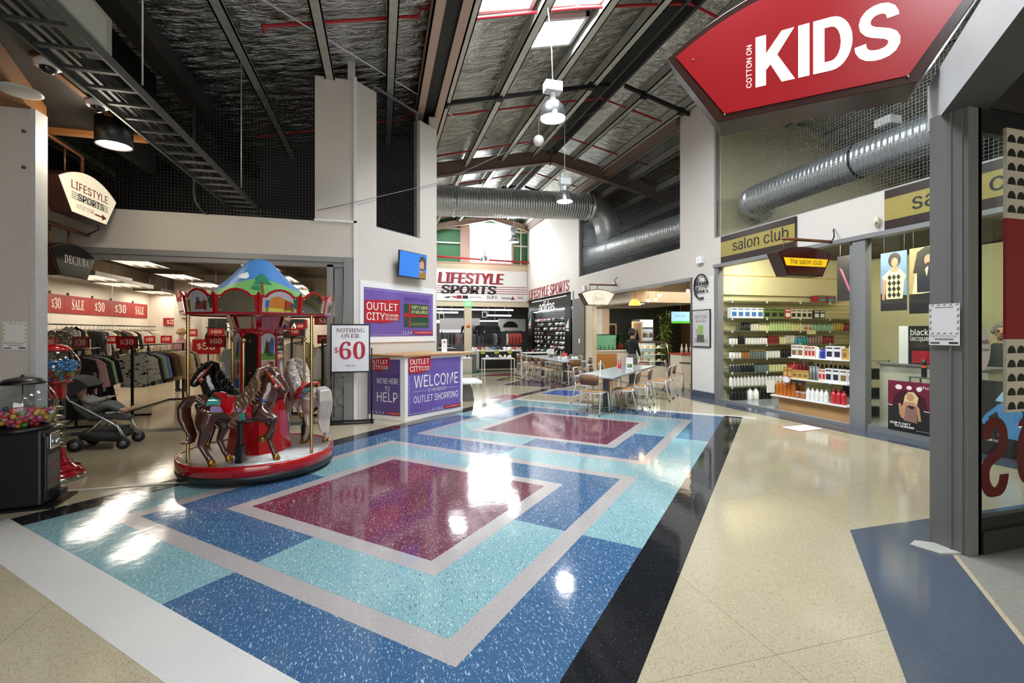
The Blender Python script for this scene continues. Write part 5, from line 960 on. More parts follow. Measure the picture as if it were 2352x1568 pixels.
for k in range(5):
    mb = MB()
    for j in range(5): mb.tube([(.12+.17*k+.02*sin(j*2), .004, .02), (.12+.17*k+.04*sin(j*2+k), .004, .1+.03*((j+k) % 4))], [.012, .004], 6)
    mb.build('water_plant', M('tank_plant', '#3f6a4a', .5, var=.3), t)
def leaf_mesh(mb, base, d, L_, w, droop, n=5):
    d = Vector(d).normalized(); side = d.cross(Z); side = side.normalized() if side.length > .01 else Vector((1, 0, 0)); vs = []
    for i in range(n+1):
        k = i/n; c = Vector(base)+d*(L_*k)-Z*(droop*k*k); ww = w*sin(pi*min(.97, .12+.85*k)); vs += [c-side*ww/2, c+side*ww/2]
    mb.add(vs, [(2*i, 2*i+1, 2*i+3, 2*i+2) for i in range(n)], True)
LEAFD = M('leaf_dark', '#23401f', .4, var=.4, scale=9); LEAFL = M('leaf_bamboo', '#8aa23c', .45, var=.4, scale=9)
rr = random.Random(5); t = thing('potted_plant', 'dark leafy plant in a red pot on the cafe counter', 'plant', (8.92, 16.4, .882)); MB().lathe([(.15, 0), (.19, .24), (.2, .26), (.18, .26), (.17, .2), (.001, .2)], 24).build('pot', M('pot_red', '#a01f22', .35), t); mb = MB()
for k in range(110): a = rr.random()*2*pi; e = rr.uniform(.1, 1.3); L_ = rr.uniform(.25, .5); leaf_mesh(mb, (.05*cos(a), .05*sin(a), .22+rr.random()*.25), (cos(a)*cos(e), sin(a)*cos(e), sin(e)), L_, .06, rr.uniform(.1, .35))
mb.build('foliage', LEAFD, t)
t = thing('potted_plant', 'tall bamboo plant against the dark green cafe wall', 'plant', (10.1, 15.2, 0)); MB().lathe([(.18, 0), (.22, .4), (.2, .4), (.001, .36)], 20).build('pot', BLACKP, t); mb = MB(); lf = MB()
for k in range(7):
    a = k*.9; x, y = .1*cos(a), .1*sin(a); hgt = rr.uniform(1.5, 2.25); pts = [(x*(1+z*.8), y*(1+z*.8)+0, .36+z*hgt) for z in (0, .33, .66, .9)]; mb.tube(pts, .013, 6)
    for j in range(26): z = rr.uniform(.25, .92); b = rr.random()*2*pi; leaf_mesh(lf, (x*(1+z*.8), y*(1+z*.8), .36+z*hgt), (cos(b), sin(b), rr.uniform(-.2, .8)), rr.uniform(.2, .42), .045, .12)
mb.build('canes', M('cane_green', '#6d7a35', .5), t); lf.build('foliage', LEAFL, t)
# display case
t = thing('display_case', 'curved glass cake display case glowing in the cafe', 'display case', (8.35, 13.9, 0)); B(0, 0, 0, 1.0, .8, .38).build('base', CW, t); B(0, .74, .38, 1.0, .8, 1.2).build('back', M('case_back', '#bfc4bb', .4, emit=.25), t); B(-.02, .1, 1.18, 1.02, .82, 1.24).build('top', M('case_top', '#5d5248', .4), t)
for z in (.55, .78, 1.0): B(.02, .12, z, .98, .74, z+.012).build('shelf', M('case_glass_shelf', '#dfe8e2', .1, emit=.3), t)
mb = MB(); n = 10; v = [(x, .12-.22*cos(pi/2*i/n)*1.0+.0, .38+.8*sin(pi/2*i/n)) for i in range(n+1) for x in (0, 1)]; mb.add(v, [(2*i, 2*i+1, 2*i+3, 2*i+2) for i in range(n)], True); mb.build('curved_glass', glass('case_glass', '#eef6f2'), t)
for x in (0, 1.0): mb = MB(); mb.tube([(x, .12-.22*cos(pi/2*i/n), .38+.8*sin(pi/2*i/n)) for i in range(n+1)], .016, 6); mb.build('end_rail', CHROME, t)
light('case_light', (8.85, 14.25, 1.15), (.8, .1), 9, (0, 0, 0), (1, .97, .85))
cols = ['#e8dcb0', '#c98a4a', '#f2ede0', '#7a4a2c', '#d6c36a', '#b5443a']
for k in range(24):
    z = (.562, .792, 1.012)[k // 8]; i = k % 8; s = MB(); s.lathe([(.05, 0), (.055, .04), (.04, .07), (.001, .075)], 10); tag(s.build('cake', M('cake_%d' % (k*5 % 6), cols[k*5 % 6], .6), loc=(8.44+.118*i, 14.1+.1*(i % 2), z)), '%s cake from the left on the %s shelf of the display case' % (ORD[i], ('bottom', 'middle', 'top')[k // 8]), 'cake', 'cakes in the display case')
t = thing('fridge', 'glass door drinks fridge with lit white header', 'fridge', (9.5, 15.9, 0)); B(0, .02, 0, .58, .6, 2.04).build('cabinet', M('fridge_grey', '#9fa4a6', .35, .4), t); B(.02, 0, 1.74, .56, .03, 2.02).build('header', M('fridge_header', '#f4f4f4', .4, emit=1.1), t); B(.04, -.0, .3, .54, .018, 1.7).build('interior', M('fridge_lit', '#c9d4dc', .4, emit=.6, var=.15, scale=8), t)
mb = MB(); mb.box(.0, -.03, .25, .04, .02, 1.72); mb.box(.54, -.03, .25, .58, .02, 1.72); mb.box(.04, -.03, .25, .54, .02, .3); mb.box(.04, -.03, 1.68, .54, .02, 1.72); mb.build('door_frame', CHROME, t); B(.5, -.06, .8, .52, -.03, 1.3).build('handle', CHROME, t)
for r_ in range(4):
    for i in range(7): tag(MB().lathe([(.026, 0), (.026, .13), (.012, .18), (.012, .21), (.001, .21)], 10).build('drink_bottle', M('drink_%d' % ((i*3+r_) % 4), ['#d8cf5a', '#b5483a', '#3f6a8a', '#e8e4da'][(i*3+r_) % 4], .3), loc=(9.575+.068*i, 15.86, .42+.31*r_)), '%s bottle from the left on fridge shelf %s from the floor' % (ORD[i], ORD[r_]), 'bottle', 'bottles in the drinks fridge')
for lab, x, w in (('pale timber framed picture on the cafe back wall', 8.62, .62), ('white framed poster leaning behind the cafe counter, beside the fridge', 9.05, .44)):
    z0, z1 = (1.0, 1.9) if w > .5 else (.0, 1.95); y = 17.25 if w > .5 else 15.7; t = thing('picture_frame', lab, 'picture', (x, y, 0)); mb = MB()
    for a in ((0, 0, z0, .06, .04, z1), (w-.06, 0, z0, w, .04, z1), (.06, 0, z0, w-.06, .04, z0+.06), (.06, 0, z1-.06, w-.06, .04, z1)): mb.box(*a)
    mb.build('frame', M('pale_timber', '#d8bf98', .5), t); B(.06, .01, z0+.06, w-.06, .03, z1-.06).build('picture', M('dark_picture', '#3a2c24', .4, var=.4, scale=3) if w > .5 else M('poster_brown', '#9c8468', .5, var=.15), t)
    if w < .5: MB().prism([(.1, 1.1), (.34, 1.1), (.3, 1.35), (.22, 1.7), (.14, 1.35)], frame((0, .01, 0), (1, 0, 0), Z), .003).build('printed_shape', INKK, t)
t = thing('television', 'wall television showing green grass under blue sky in the cafe', 'television', ONY(1563, 729, 14.0)); B(-.38, 0, -.22, .38, .05, .22).build('casing', BLACKP, t); B(-.36, -.004, -.2, .36, 0, .2).build('screen', M('screen_sky', '#9fd4f0', .4, emit=.9, var=.05), t)
mb = MB(); rr = random.Random(2)
for k in range(46): x = -.36+.016*k; mb.prism([(x, -.2), (x+.018, -.2), (x+.009+rr.uniform(-.01, .01), -.2+rr.uniform(.07, .13))], frame((0, -.006, 0), (1, 0, 0), Z), .001)
mb.prism([(-.36, -.2), (.36, -.2), (.36, -.13), (-.36, -.13)], frame((0, -.005, 0), (1, 0, 0), Z), .001); mb.build('grass_picture', M('screen_grass', '#5fc232', .4, emit=.7, var=.25, scale=20), t); mb = MB(); letter(mb, 'MasterChef', frame((0, -.005, 0), (1, 0, 0), Z), 0, .0, .1, .44, 'script', cx=True) if 0 else letter(mb, 'Garden Chef', frame((0, -.005, 0), (1, 0, 0), Z), 0, .0, .09, .42, 'script', cx=True); mb.build('lettering', M('screen_ink', '#6a93b0', .4, emit=.3), t)
MB().tube([(.1, .06, 0), (.1, .16, .1), (.1, .16, 3.41-t.location.z)], .02, 8).build('mount_pole', BLACKM, t)
for k, (px, py) in enumerate(((1515, 678), (1507, 688), (1567, 680), (1580, 668), (1489, 690), (1602 if 0 else 1555, 664))):
    p = ONY(px, py, 12.6+.35*(k % 3)); t = thing('bulb_lamp', ['glowing bulb pendant left of the cafe television, upper of the pair', 'glowing bulb pendant left of the cafe television, lower of the pair', 'glowing bulb pendant above the cafe television', 'glowing bulb pendant highest on the right of the cafe', 'glowing bulb pendant farthest left under the cafe ceiling', 'glowing bulb pendant between the others, near the cafe ceiling'][k], 'lamp', p, group='bulb lamps in the cafe')
    MB().ball((0, 0, 0), .055, 12, 8).build('bulb', M('warm_bulb', '#ffd9a0', .4, emit=9, var=0), t); MB().cyl((0, 0, .05), (0, 0, .1), .02, 8).build('socket', BRASS, t); MB().cyl((0, 0, .1), (0, 0, max(.12, 3.42-p.z)), .004, 6).build('cord', BLACKM, t)
for k, (px, py) in enumerate(((1424, 686), (1447, 686), (1425, 690), (1404, 692))):
    p = FL(px, py, 2.47); p.z = 2.466; p.x = min(max(p.x, 8.1), 9.8); p.y = min(max(p.y, 13.45), 17); t = thing('recessed_spotlight', '%s round recessed spotlight in the cafe soffit' % ('left', 'right', 'rear', 'leftmost')[k], 'lamp', p); MB().lathe([(.001, 0), (.09, 0), (.1, .004)], 16, cap=False).build('lens', M('spot_glow', '#fff3dc', .4, emit=6, var=0), t); MB().lathe([(.1, .005), (.12, .005), (.12, -.004), (.1, -.004)], 16, cap=False).build('ring', WHITE, t)
p = ONY(1458, 695, 13.0); t = thing('dome_lamp', 'amber glass shade hanging in the cafe', 'lamp', p); MB().lathe([(.19, -.08), (.16, .02), (.08, .1), (.03, .12)], 18, cap=False).build('shade', M('amber_shade', '#f0b85a', .4, emit=1.2), t); MB().cyl((0, 0, .12), (0, 0, 3.4-p.z), .006, 6).build('cord', BLACKM, t)
# bottle counter, high table, water bottles
t = thing('counter', 'white counter end at the right of the cake display', 'counter', (9.05, 12.7, 0)); B(0, 0, 0, .9, .6, .84).build('body', CW, t); B(-.02, -.03, .84, .92, .63, .88).build('worktop', M('red_counter_top', '#a8342c', .4), t)
CLG = M('bottle_clear', '#d9e2e4', .1, .1, coat=.5)
for k in range(9): t = thing('water_bottle', '%s clear water bottle from the left on the cafe counter end' % ORD[k], 'bottle', (9.16+.085*k, 12.85+.12*(k % 2), .88), group='water bottles on the cafe counter'); MB().lathe([(.04, 0), (.042, .15), (.015, .22), (.015, .27)], 12).build('glass', CLG, t); MB().cyl((0, 0, .27), (0, 0, .29), .017, 8).build('cap', WHITE, t)
t = thing('high_table', 'small dark square table at the cafe entrance by the brick pillar', 'table', (8.2, 10.75, 0)); B(-.36, -.36, .7, .36, .36, .73).build('tabletop', BLACKP, t, bevel=.004); MB().cyl((0, 0, .02), (0, 0, .7), .03, 10).build('pedestal', TLEG, t); mb = MB(); mb.bar((-.3, 0, .03), (.3, 0, .03), .05, .03); mb.bar((0, -.3, .03), (0, .3, .03), .05, .03); mb.build('foot_cross', CHROME, t)
chair(7.75, 11.15, -40, 'plywood cafe chair at the dark square table, left side', 'chairs at the dark square table'); chair(8.62, 10.95, 200, 'plywood cafe chair at the dark square table, right side', 'chairs at the dark square table')
table_card('white menu card leaning on the dark square table', (8.25, 10.8, .732), -PHI, .26, .14)
# ================================================================== PEOPLE
SKIN = M('skin', '#c89a80', .5, var=.06); HAIRD = M('hair_dark', '#1c1512', .5, var=.3, scale=60); HAIRL = M('hair_fair', '#a88458', .5, var=.2, scale=60); HAIRG = M('hair_grey', '#8d8782', .5, var=.2)
def hand(mb, w, d, side, up, s=1.0, curl=.3):
    """palm with four bent fingers and a thumb; w wrist, d pointing direction, side towards the thumb"""
    w, d, side = Vector(w), Vector(d).normalized(), Vector(side).normalized(); n = d.cross(side).normalized()
    mb.tube([w, w+d*.045*s, w+d*.09*s], [(.017*s, .025*s), (.016*s, .038*s), (.013*s, .038*s)], 8, flat=n)
    for i, (o, L_) in enumerate(((.03, .072), (.01, .08), (-.01, .075), (-.03, .058))): b = w+d*.085*s+side*o*s; mb.tube([b, b+(d-n*curl*.4)*L_*.5*s, b+(d-n*curl)*L_*.95*s], [.0095*s, .0085*s, .006*s], 6)
    b = w+d*.03*s+side*.03*s; mb.tube([b, b+(d+side*.8).normalized()*.04*s, b+(d*1.2+side*.4).normalized()*.075*s], [.012*s, .0105*s, .007*s], 6)
def head(t, c, fwd, r=.1, skin=SKIN, hair=HAIRD, style='short'):
    """head with nose, eyes, mouth, ears; c = centre, fwd = facing"""
    c, f = Vector(c), Vector(fwd).normalized(); s = f.cross(Z).normalized(); mb = MB(); mb.X = Matrix((( f.x, s.x, 0, c.x), (f.y, s.y, 0, c.y), (f.z, s.z, 1, c.z), (0, 0, 0, 1)))
    mb.ball((0, 0, .1*r), (.95*r, .78*r, 1.1*r), 16, 12); mb.ball((.3*r, 0, -.55*r), (.6*r, .55*r, .6*r), 12, 8); mb.tube([(-.1*r, 0, -.6*r), (-.2*r, 0, -1.6*r)], [.5*r, .52*r], 12); mb.tube([(.9*r, 0, .12*r), (1.12*r, 0, -.22*r), (.9*r, 0, -.26*r)], [.1*r, .17*r, .1*r], 8)
    for k in (-1, 1): mb.ball((-.05*r, .8*r*k, -.05*r), (.15*r, .1*r, .26*r), 8, 6)
    remesh(mb.build('head', skin, t), r*.09, 2); X = mb.X; e = MB(); e.X = X
    for k in (-1, 1): e.ball((.82*r, .33*r*k, .1*r), (.12*r, .14*r, .09*r), 8, 6)
    e.build('eyes', INKK, t); e = MB(); e.X = X; e.tube([(.86*r, -.25*r, -.55*r), (.93*r, 0, -.56*r), (.86*r, .25*r, -.55*r)], .06*r, 6); e.build('mouth', M('lip', '#a0564c', .5), t)
    h = MB(); h.X = X; h.ball((-.12*r, 0, .3*r), (1.02*r, .92*r, 1.05*r), 16, 10)
    for k in range(9): a = radians(90+k*22.5); h.tube([(.5*r*cos(a)-.1*r, .7*r*sin(a), .5*r), (.95*r*cos(a)-.1*r, .92*r*sin(a), 0), (.85*r*cos(a)-.1*r, .84*r*sin(a), (-.75 if style != 'short' else -.35)*r)], [.3*r, .3*r, .12*r], 8)
    h.tube([(.55*r, -.5*r, .85*r), (.82*r, 0, .85*r), (.55*r, .5*r, .85*r)], .2*r, 8)
    if style == 'bun': h.ball((-.7*r, 0, .95*r), .5*r, 10, 8)
    o = h.build('hair', hair, t); remesh(o, r*.1, 1)
# woman walking past the cake display, seen from behind
wp = ONX(1452, 800, 7.3); t = thing('person', 'person with dark hair in black top and grey skirt walking by the cafe counter', 'person', (wp.x, wp.y, 0), -PHI+radians(28)); K = .98
mb = MB()
for k in (-1, 1): mb.tube([(0, .1*k, .82), (.03*k+.02, .1*k, .5), (-.02+.05*k, .09*k, .1)], [.075, .055, .038], 10); mb.tube([(-.05+.05*k, .09*k, .045), (.05+.05*k, .09*k, .04), (.14+.05*k, .095*k, .03)], [.04, .038, .028], 8)
mb.tube([(0, 0, 1.3), (0, 0, 1.45)], [.055, .05], 10)
for k in (-1, 1): hand(mb, (.12, .22*k, .82), (.25, 0, -1), (1, 0, 0), 0, .9)
remesh(mb.build('body', SKIN, t), .011, 2)
mb = MB(); mb.tube([(0, 0, .8), (0, 0, .95), (.01, 0, 1.1), (0, 0, 1.25), (0, 0, 1.36)], [(.115, .155), (.1, .135), (.105, .15), (.105, .175), (.06, .09)], 14, flat=(1, 0, 0))
for k in (-1, 1): mb.tube([(0, .16*k, 1.3), (-.01, .215*k, 1.15), (.03, .225*k, 1.02), (.11, .22*k, .84)], [.062, .054, .046, .036], 10)
remesh(mb.build('top', M('black_knit', '#15161a', .8), t), .012, 3)
mb = MB(); mb.tube([(0, 0, .9), (0, 0, .78), (.01, 0, .55), (.01, 0, .42)], [(.115, .15), (.13, .175), (.13, .17), (.13, .17)], 16, flat=(1, 0, 0)); mb.build('skirt', M('grey_cloth', '#6d6560', .8), t); head(t, (.02, 0, 1.53), (1, -.35, 0), .105, hair=HAIRD, style='bun')
# seated man at the right edge of the cafe opening
t = thing('person', 'person in black sitting at the cafe beside the brick pillar', 'person', (9.15, 11.5, 0), radians(172)); mb = MB(); mb.tube([(0, 0, 1.02), (0, 0, 1.16)], [.055, .05], 10)
for k in (-1, 1): hand(mb, (.42, .12*k, .74), (1, -.3*k, -.1), (0, -k, 0), 0, .9)
remesh(mb.build('body', SKIN, t), .011, 2); mb = MB(); mb.tube([(0, 0, .44), (0, 0, .6), (.02, 0, .8), (.02, 0, .98), (.0, 0, 1.08)], [(.13, .17), (.12, .16), (.12, .19), (.12, .2), (.06, .09)], 14, flat=(1, 0, 0))
for k in (-1, 1): mb.tube([(.02, .19*k, 1.0), (.06, .25*k, .82), (.2, .24*k, .74), (.42, .13*k, .745)], [.065, .055, .047, .036], 10)
remesh(mb.build('jacket', BLACKP, t), .012, 3); mb = MB()
for k in (-1, 1): mb.tube([(0, .09*k, .5), (.25, .11*k, .5), (.42, .12*k, .48), (.42, .12*k, .25), (.4, .12*k, .06)], [.085, .075, .065, .055, .045], 10); mb.tube([(.36, .12*k, .045), (.56, .13*k, .035)], [.045, .03], 8)
remesh(mb.build('trousers', M('dark_denim', '#22262e', .8), t), .013, 2); head(t, (.03, 0, 1.25), (1, .3, 0), .105)
chair(9.12, 11.5, 172, 'plywood cafe chair carrying the person in black', 'chairs at the dark square table')
# ---- pushchair with child, pushed past the fashion shop --------------------
PUSHF = M('pushchair_frame', '#b9bcc0', .25, .9); PUSHC = M('pushchair_cloth', '#2a2c30', .8, var=.2, bump=.2)
w1, w2, w3 = FL(175, 1036), FL(268, 1032), FL(300, 1018); ang = math.atan2(w2.y-w1.y, w2.x-w1.x)
t = thing('pushchair', 'black pushchair with silver frame in front of the fashion shop racks', 'pushchair', (w1.x, w1.y+.18, 0), ang+radians(6))
L_ = .52
for x, r in ((0, .085), (L_, .075)):
    for s in (-1, 1):
        w = MB(); w.cyl((x, .22*s-.018, r), (x, .22*s+.018, r), r, 20); wh = w.build('wheel', RUB, t); MB().cyl((x, .22*s-.022, r), (x, .22*s+.022, r), r*.5, 14).build('hub', TLEG, wh)
for s in (-1, 1):
    MB().tube([(0, .2*s, .1), (.3, .2*s, .42)], .013, 8).build('rear_leg', PUSHF, t); MB().tube([(L_, .2*s, .12), (.45, .2*s, .3), (.15, .22*s, .52), (-.06, .22*s, .66), (-.22, .22*s, .98)], .015, 8).build('side_tube', PUSHF, t); MB().tube([(.42, .2*s, .36), (.56, .2*s, .1)], .013, 8).build('front_leg', PUSHF, t)
MB().tube([(-.22, -.22, .98), (-.24, 0, 1.0), (-.22, .22, .98)], .018, 8).build('handlebar', RUB, t)
mb = MB(); mb.tube([(-.15, 0, .8), (-.02, 0, .55), (.12, 0, .4), (.36, 0, .42), (.52, 0, .37)], [(.03, .18), (.04, .19), (.04, .19), (.035, .18), (.02, .16)], 12, flat=(.6, 0, .8)); remesh(mb.build('seat', PUSHC, t), .014, 2)
mb = MB(); n = 10
vs = [(-.12+.31*cos(a), y, .66+.31*sin(a)) for a in [radians(205-17*i) for i in range(n+1)] for y in (-.2, -.19, .19, .2)]
mb.add(vs, [(4*i+j, 4*i+j+1, 4*i+j+5, 4*i+j+4) for i in range(n) for j in range(3)], True)
for s in (-1, 1): mb.add([(-.12, .2*s, .66)]+[(-.12+.31*cos(radians(205-17*i)), .2*s, .66+.31*sin(radians(205-17*i))) for i in range(n+1)], [(0, i+1, i+2) for i in range(n)])
mb.build('hood', PUSHC, t); MB().tube([(.08, -.17, .2), (.08, .17, .2), (.42, .17, .16), (.42, -.17, .16)], .07, 8, closed=True).build('basket', PUSHC, t); B(.06, -.18, .16, .44, .18, .26).build('basket_floor', PUSHC, t)
# the child
c = thing('person', 'small child in grey top and trousers lying back in the pushchair', 'person', t.location, ang+radians(6)); mb = MB()
mb.tube([(-.02, 0, .71), (.0, 0, .67)], [.035, .04], 8)
for s in (-1, 1): hand(mb, (.27, .07*s, .67), (1, 0, .25), (0, -s, 0), 0, .6); mb.tube([(.42, .06*s, .5), (.5, .06*s, .49), (.53, .065*s, .53)], [.03, .026, .02], 8)
remesh(mb.build('body', SKIN, c), .009, 2); mb = MB(); mb.tube([(.1, 0, .49), (.06, 0, .58), (.01, 0, .68)], [(.085, .1), (.085, .1), (.06, .08)], 12, flat=(1, 0, 0))
for s in (-1, 1): mb.tube([(.02, .09*s, .67), (.12, .11*s, .62), (.26, .075*s, .665)], [.042, .036, .028], 8)
remesh(mb.build('top', M('grey_marl', '#8d8a85', .9), c), .01, 2); mb = MB()
for s in (-1, 1): mb.tube([(.1, .05*s, .5), (.25, .07*s, .575), (.32, .07*s, .565), (.42, .06*s, .5)], [.06, .052, .046, .034], 10)
remesh(mb.build('trousers', M('slate_cloth', '#5b6663', .9), c), .01, 2); head(c, (-.045, 0, .75), (.8, -.25, .35), .078, hair=HAIRL)
# the adult pushing, mostly hidden behind the gumball machines
pp = t.location; t = thing('person', 'person in dark red long dress pushing the pushchair, half hidden by the gumball machine', 'person', (pp.x-.62, pp.y+.02, 0), ang); mb = MB(); mb.tube([(0, 0, 1.3), (0, 0, 1.45)], [.055, .05], 10)
for s in (-1, 1): mb.tube([(.02, .08*s, .5), (.06*s, .08*s, .12), (.06*s, .08*s, .05), (.16+.06*s, .08*s, .03)], [.06, .04, .04, .028], 10); mb.tube([(0, .17*s, 1.27), (.06, .22*s, 1.1), (.32, .2*s, 1.02)], [.05, .042, .03], 8); hand(mb, (.32, .2*s, 1.02), (1, 0, -.1), (0, -s, 0), 0, .9, .8)
remesh(mb.build('body', SKIN, t), .011, 2); mb = MB(); mb.tube([(0, 0, .12), (0, 0, .5), (0, 0, .9), (0, 0, 1.05), (0, 0, 1.25), (0, 0, 1.36)], [(.16, .19), (.14, .18), (.12, .17), (.1, .14), (.1, .18), (.06, .09)], 16, flat=(1, 0, 0)); remesh(mb.build('dress', M('rust_cloth', '#7a3a2c', .85, var=.2), t), .012, 2); head(t, (.02, 0, 1.55), (1, 0, 0), .105, style='long')
# shopper deep in the fashion shop and the man at the salon till
t = thing('person', 'person in a pink top standing among the fashion racks, seen from behind', 'person', ONY(417, 800, 14.2).xy.to_3d(), radians(80)); mb = MB()
for s in (-1, 1): mb.tube([(0, .1*s, .85), (0, .1*s, .5), (0, .1*s, .06)], [.08, .06, .045], 10); mb.tube([(-.05, .1*s, .04), (.14, .1*s, .03)], [.04, .03], 8)
mb.build('trousers', M('dark_jeans', '#2a2d35', .8), t); mb = MB(); mb.tube([(0, 0, 1.3), (0, 0, 1.45)], [.055, .05], 10)
for s in (-1, 1): hand(mb, (.1, .24*s, .8), (.2, 0, -1), (1, 0, 0), 0, .9)
mb.build('body', SKIN, t); mb = MB(); mb.tube([(0, 0, .82), (0, 0, 1.05), (0, 0, 1.25), (0, 0, 1.37)], [(.12, .16), (.105, .15), (.11, .18), (.06, .09)], 14, flat=(1, 0, 0))
for s in (-1, 1): mb.tube([(0, .17*s, 1.3), (.0, .23*s, 1.1), (.1, .24*s, .82)], [.06, .05, .036], 10)
remesh(mb.build('top', M('pink_cloth', '#b58088', .85), t), .012, 2); head(t, (0, 0, 1.54), (1, .2, 0), .105, hair=HAIRL)
sp = ONX(2302, 775, 9.3); t = thing('person', 'person with glasses and grey hair in a dark shirt inside the salon', 'person', (sp.x, sp.y, 0), radians(200)); mb = MB(); mb.tube([(0, 0, 1.3), (0, 0, 1.45)], [.06, .055], 10)
for s in (-1, 1): hand(mb, (.12, .26*s, .82), (.2, 0, -1), (1, 0, 0), 0, 1); mb.tube([(0, .1*s, .85), (0, .1*s, .1)], [.085, .05], 10)
mb.build('body', SKIN, t); mb = MB(); mb.tube([(0, 0, .7), (0, 0, 1.05), (0, 0, 1.27), (0, 0, 1.38)], [(.15, .19), (.14, .18), (.12, .2), (.07, .1)], 14, flat=(1, 0, 0))
for s in (-1, 1): mb.tube([(0, .19*s, 1.3), (.0, .26*s, 1.08), (.12, .26*s, .84)], [.065, .055, .04], 10)
remesh(mb.build('shirt', M('dark_shirt', '#1f1d1e', .8), t), .012, 2); head(t, (.02, 0, 1.56), (1, .1, 0), .112, hair=HAIRG); mb = MB()
for s in (-1, 1): mb.tube([(.13, .037*s+.026*cos(a*pi/5), 1.572+.022*sin(a*pi/5)) for a in range(10)], .003, 6, closed=True)
mb.tube([(.13, -.012, 1.572), (.13, .012, 1.572)], .003, 6); mb.build('glasses', BLACKM, t)
# ================================================================== GUMBALL MACHINES
CLEAR = glass('clear_globe', '#e9edee', 2.0)
def balls(label, c, R, zf, n, cols, rb, rng):
    """loose gumballs heaped in the lower part of a globe"""
    mb = MB(); P = []; k = 0
    while len(P) < n and k < 20000:
        k += 1; p = (rng.uniform(-R, R), rng.uniform(-R, R), rng.uniform(-R, zf+rng.uniform(0, .03)))
        if sum(q*q for q in p) > (R-rb)**2 or any(sum((a-b)**2 for a, b in zip(p, q)) < (1.75*rb)**2 for q in P): continue
        P.append(p); mb.mi = cols(p, rng); mb.ball((c[0]+p[0], c[1]+p[1], c[2]+p[2]), rb, 10, 7)
    return tag(mb.build('gumballs', GUM), label, 'gumballs', kind='stuff')
GUM = [M('gum_%d' % i, h, .25, coat=.4) for i, h in enumerate(('#d8452a', '#e0306a', '#c9302c', '#4fa04a', '#e6e2dc', '#d8b23c', '#3a6fb0', '#c06090', '#2f8cc8', '#6a4fa0'))]
rg = random.Random(11); g = DEP(52, 930, 4.2); G0 = Vector((g.x, g.y, 0))
t = thing('gumball_machine', 'black gumball machine with clear globe and black lid, nearest, by the left pillar', 'gumball machine', G0, -PHI+radians(22))
B(-.27, -.2, 0, .3, .24, .02).build('base_plate', BLACKM, t)
mb = MB(); mb.prism([(-.2, -.17), (.2, -.17), (.2, .17), (-.2, .17)], frame((0, 0, .02), (1, 0, 0), (0, 1, 0)), .66); mb.build('cabinet', BLACKP, t, bevel=.02)
MB().box(.2, -.13, .06, .212, .13, .62).build('front_panel', M('charcoal_panel', '#35373a', .3, .5), t, bevel=.004)
B(.212, -.07, .5, .225, .09, .64).build('coin_plate', CHROME, t, bevel=.004); mb = MB(); mb.cyl((.225, .01, .555), (.25, .01, .555), .028, 14); mb.bar((.25, -.02, .53), (.25, .04, .58), .012, .02); mb.build('coin_knob', CHROME, t)
B(.212, -.09, .14, .218, .1, .45).build('window_panel', M('grey_panel', '#6a6d70', .15, .4), t); mb = MB()
for z in (.2, .34): mb.bar((.22, -.09, z), (.22, .1, z+.03), .004, .006)
mb.build('red_stripe', GLR, t); MB().box(.2, -.05, .06, .29, .07, .12).build('chute', BLACKM, t, bevel=.01)
cz = g.z; R_ = .235
MB().lathe([(.2, .68), (.21, .7), (.16, .72), (.16, .66)], 28, cap=False).build('collar', BLACKP, t)
MB().ball((0, 0, cz), R_, 36, 24).build('globe', CLEAR, t); MB().lathe([(.155, cz+.19), (.16, cz+.2), (.12, cz+.235), (.05, cz+.25), (.012, cz+.255), (.012, cz+.27), (.001, cz+.272)], 28).build('lid', BLACKP, t); MB().cyl((0, 0, cz-.23), (0, 0, cz+.2), .004, 6).build('rod', CHROME, t)
balls('colourful big gumballs heaped in the nearest clear globe', (G0.x, G0.y, cz), R_-.006, -.07, 130, lambda p, r: r.randrange(8), .022, rg)
g = DEP(124, 842, 4.95); G0 = Vector((g.x, g.y, 0)); cz = g.z
t = thing('gumball_machine', 'red spiral gumball machine with round globe, behind the left pillar', 'gumball machine', G0)
MB().lathe([(.25, 0), (.262, .012), (.262, .03), (.25, .05)], 36).build('chrome_foot', CHROME, t); MB().lathe([(.255, .03), (.25, .07), (.2, .11), (.14, .16), (.105, .22), (.095, .3), (.095, .34), (.001, .34)], 36).build('base', GLR, t)
for zz, rr_ in ((.1, .215), (.16, .142)): MB().lathe([(rr_, zz), (rr_+.012, zz+.01), (rr_-.008, zz+.025)], 36, cap=False).build('base_ring', GLR, t)
MB().lathe([(.09, .34), (.09, .86)], 24, cap=False).build('clear_tube', CLEAR, t); MB().cyl((0, 0, .34), (0, 0, .86), .02, 10).build('core', M('gold_core', '#c9a24c', .25, .8), t)
vs = []; n = 90
for i in range(n+1): a = i/n*2*pi*5; z = .36+.48*i/n; vs += [(.02*cos(a), .02*sin(a), z), (.085*cos(a), .085*sin(a), z-.006)]
mb = MB(); mb.add(vs, [(2*i, 2*i+1, 2*i+3, 2*i+2) for i in range(n)], True); mb.build('spiral_ramp', M('spiral_clear_gold', '#d9c79a', .15, .6), t)
MB().lathe([(.09, .85), (.098, .86), (.098, 1.0), (.13, 1.06), (.15, cz-.17), (.1, cz-.17), (.001, cz-.16)], 32).build('column', GLR, t); MB().ball((0, 0, cz), .215, 36, 24).build('globe', CLEAR, t); MB().lathe([(.14, cz+.165), (.145, cz+.178), (.11, cz+.215), (.05, cz+.235), (.001, cz+.24)], 28).build('lid', GLR, t)
balls('small blue, yellow and red gumballs in the globe of the red machine', (G0.x, G0.y, cz), .208, .04, 420, lambda p, r: (8 if p[2] > -.03 else r.choice([2, 5, 8, 3, 0])), .0145, rg)
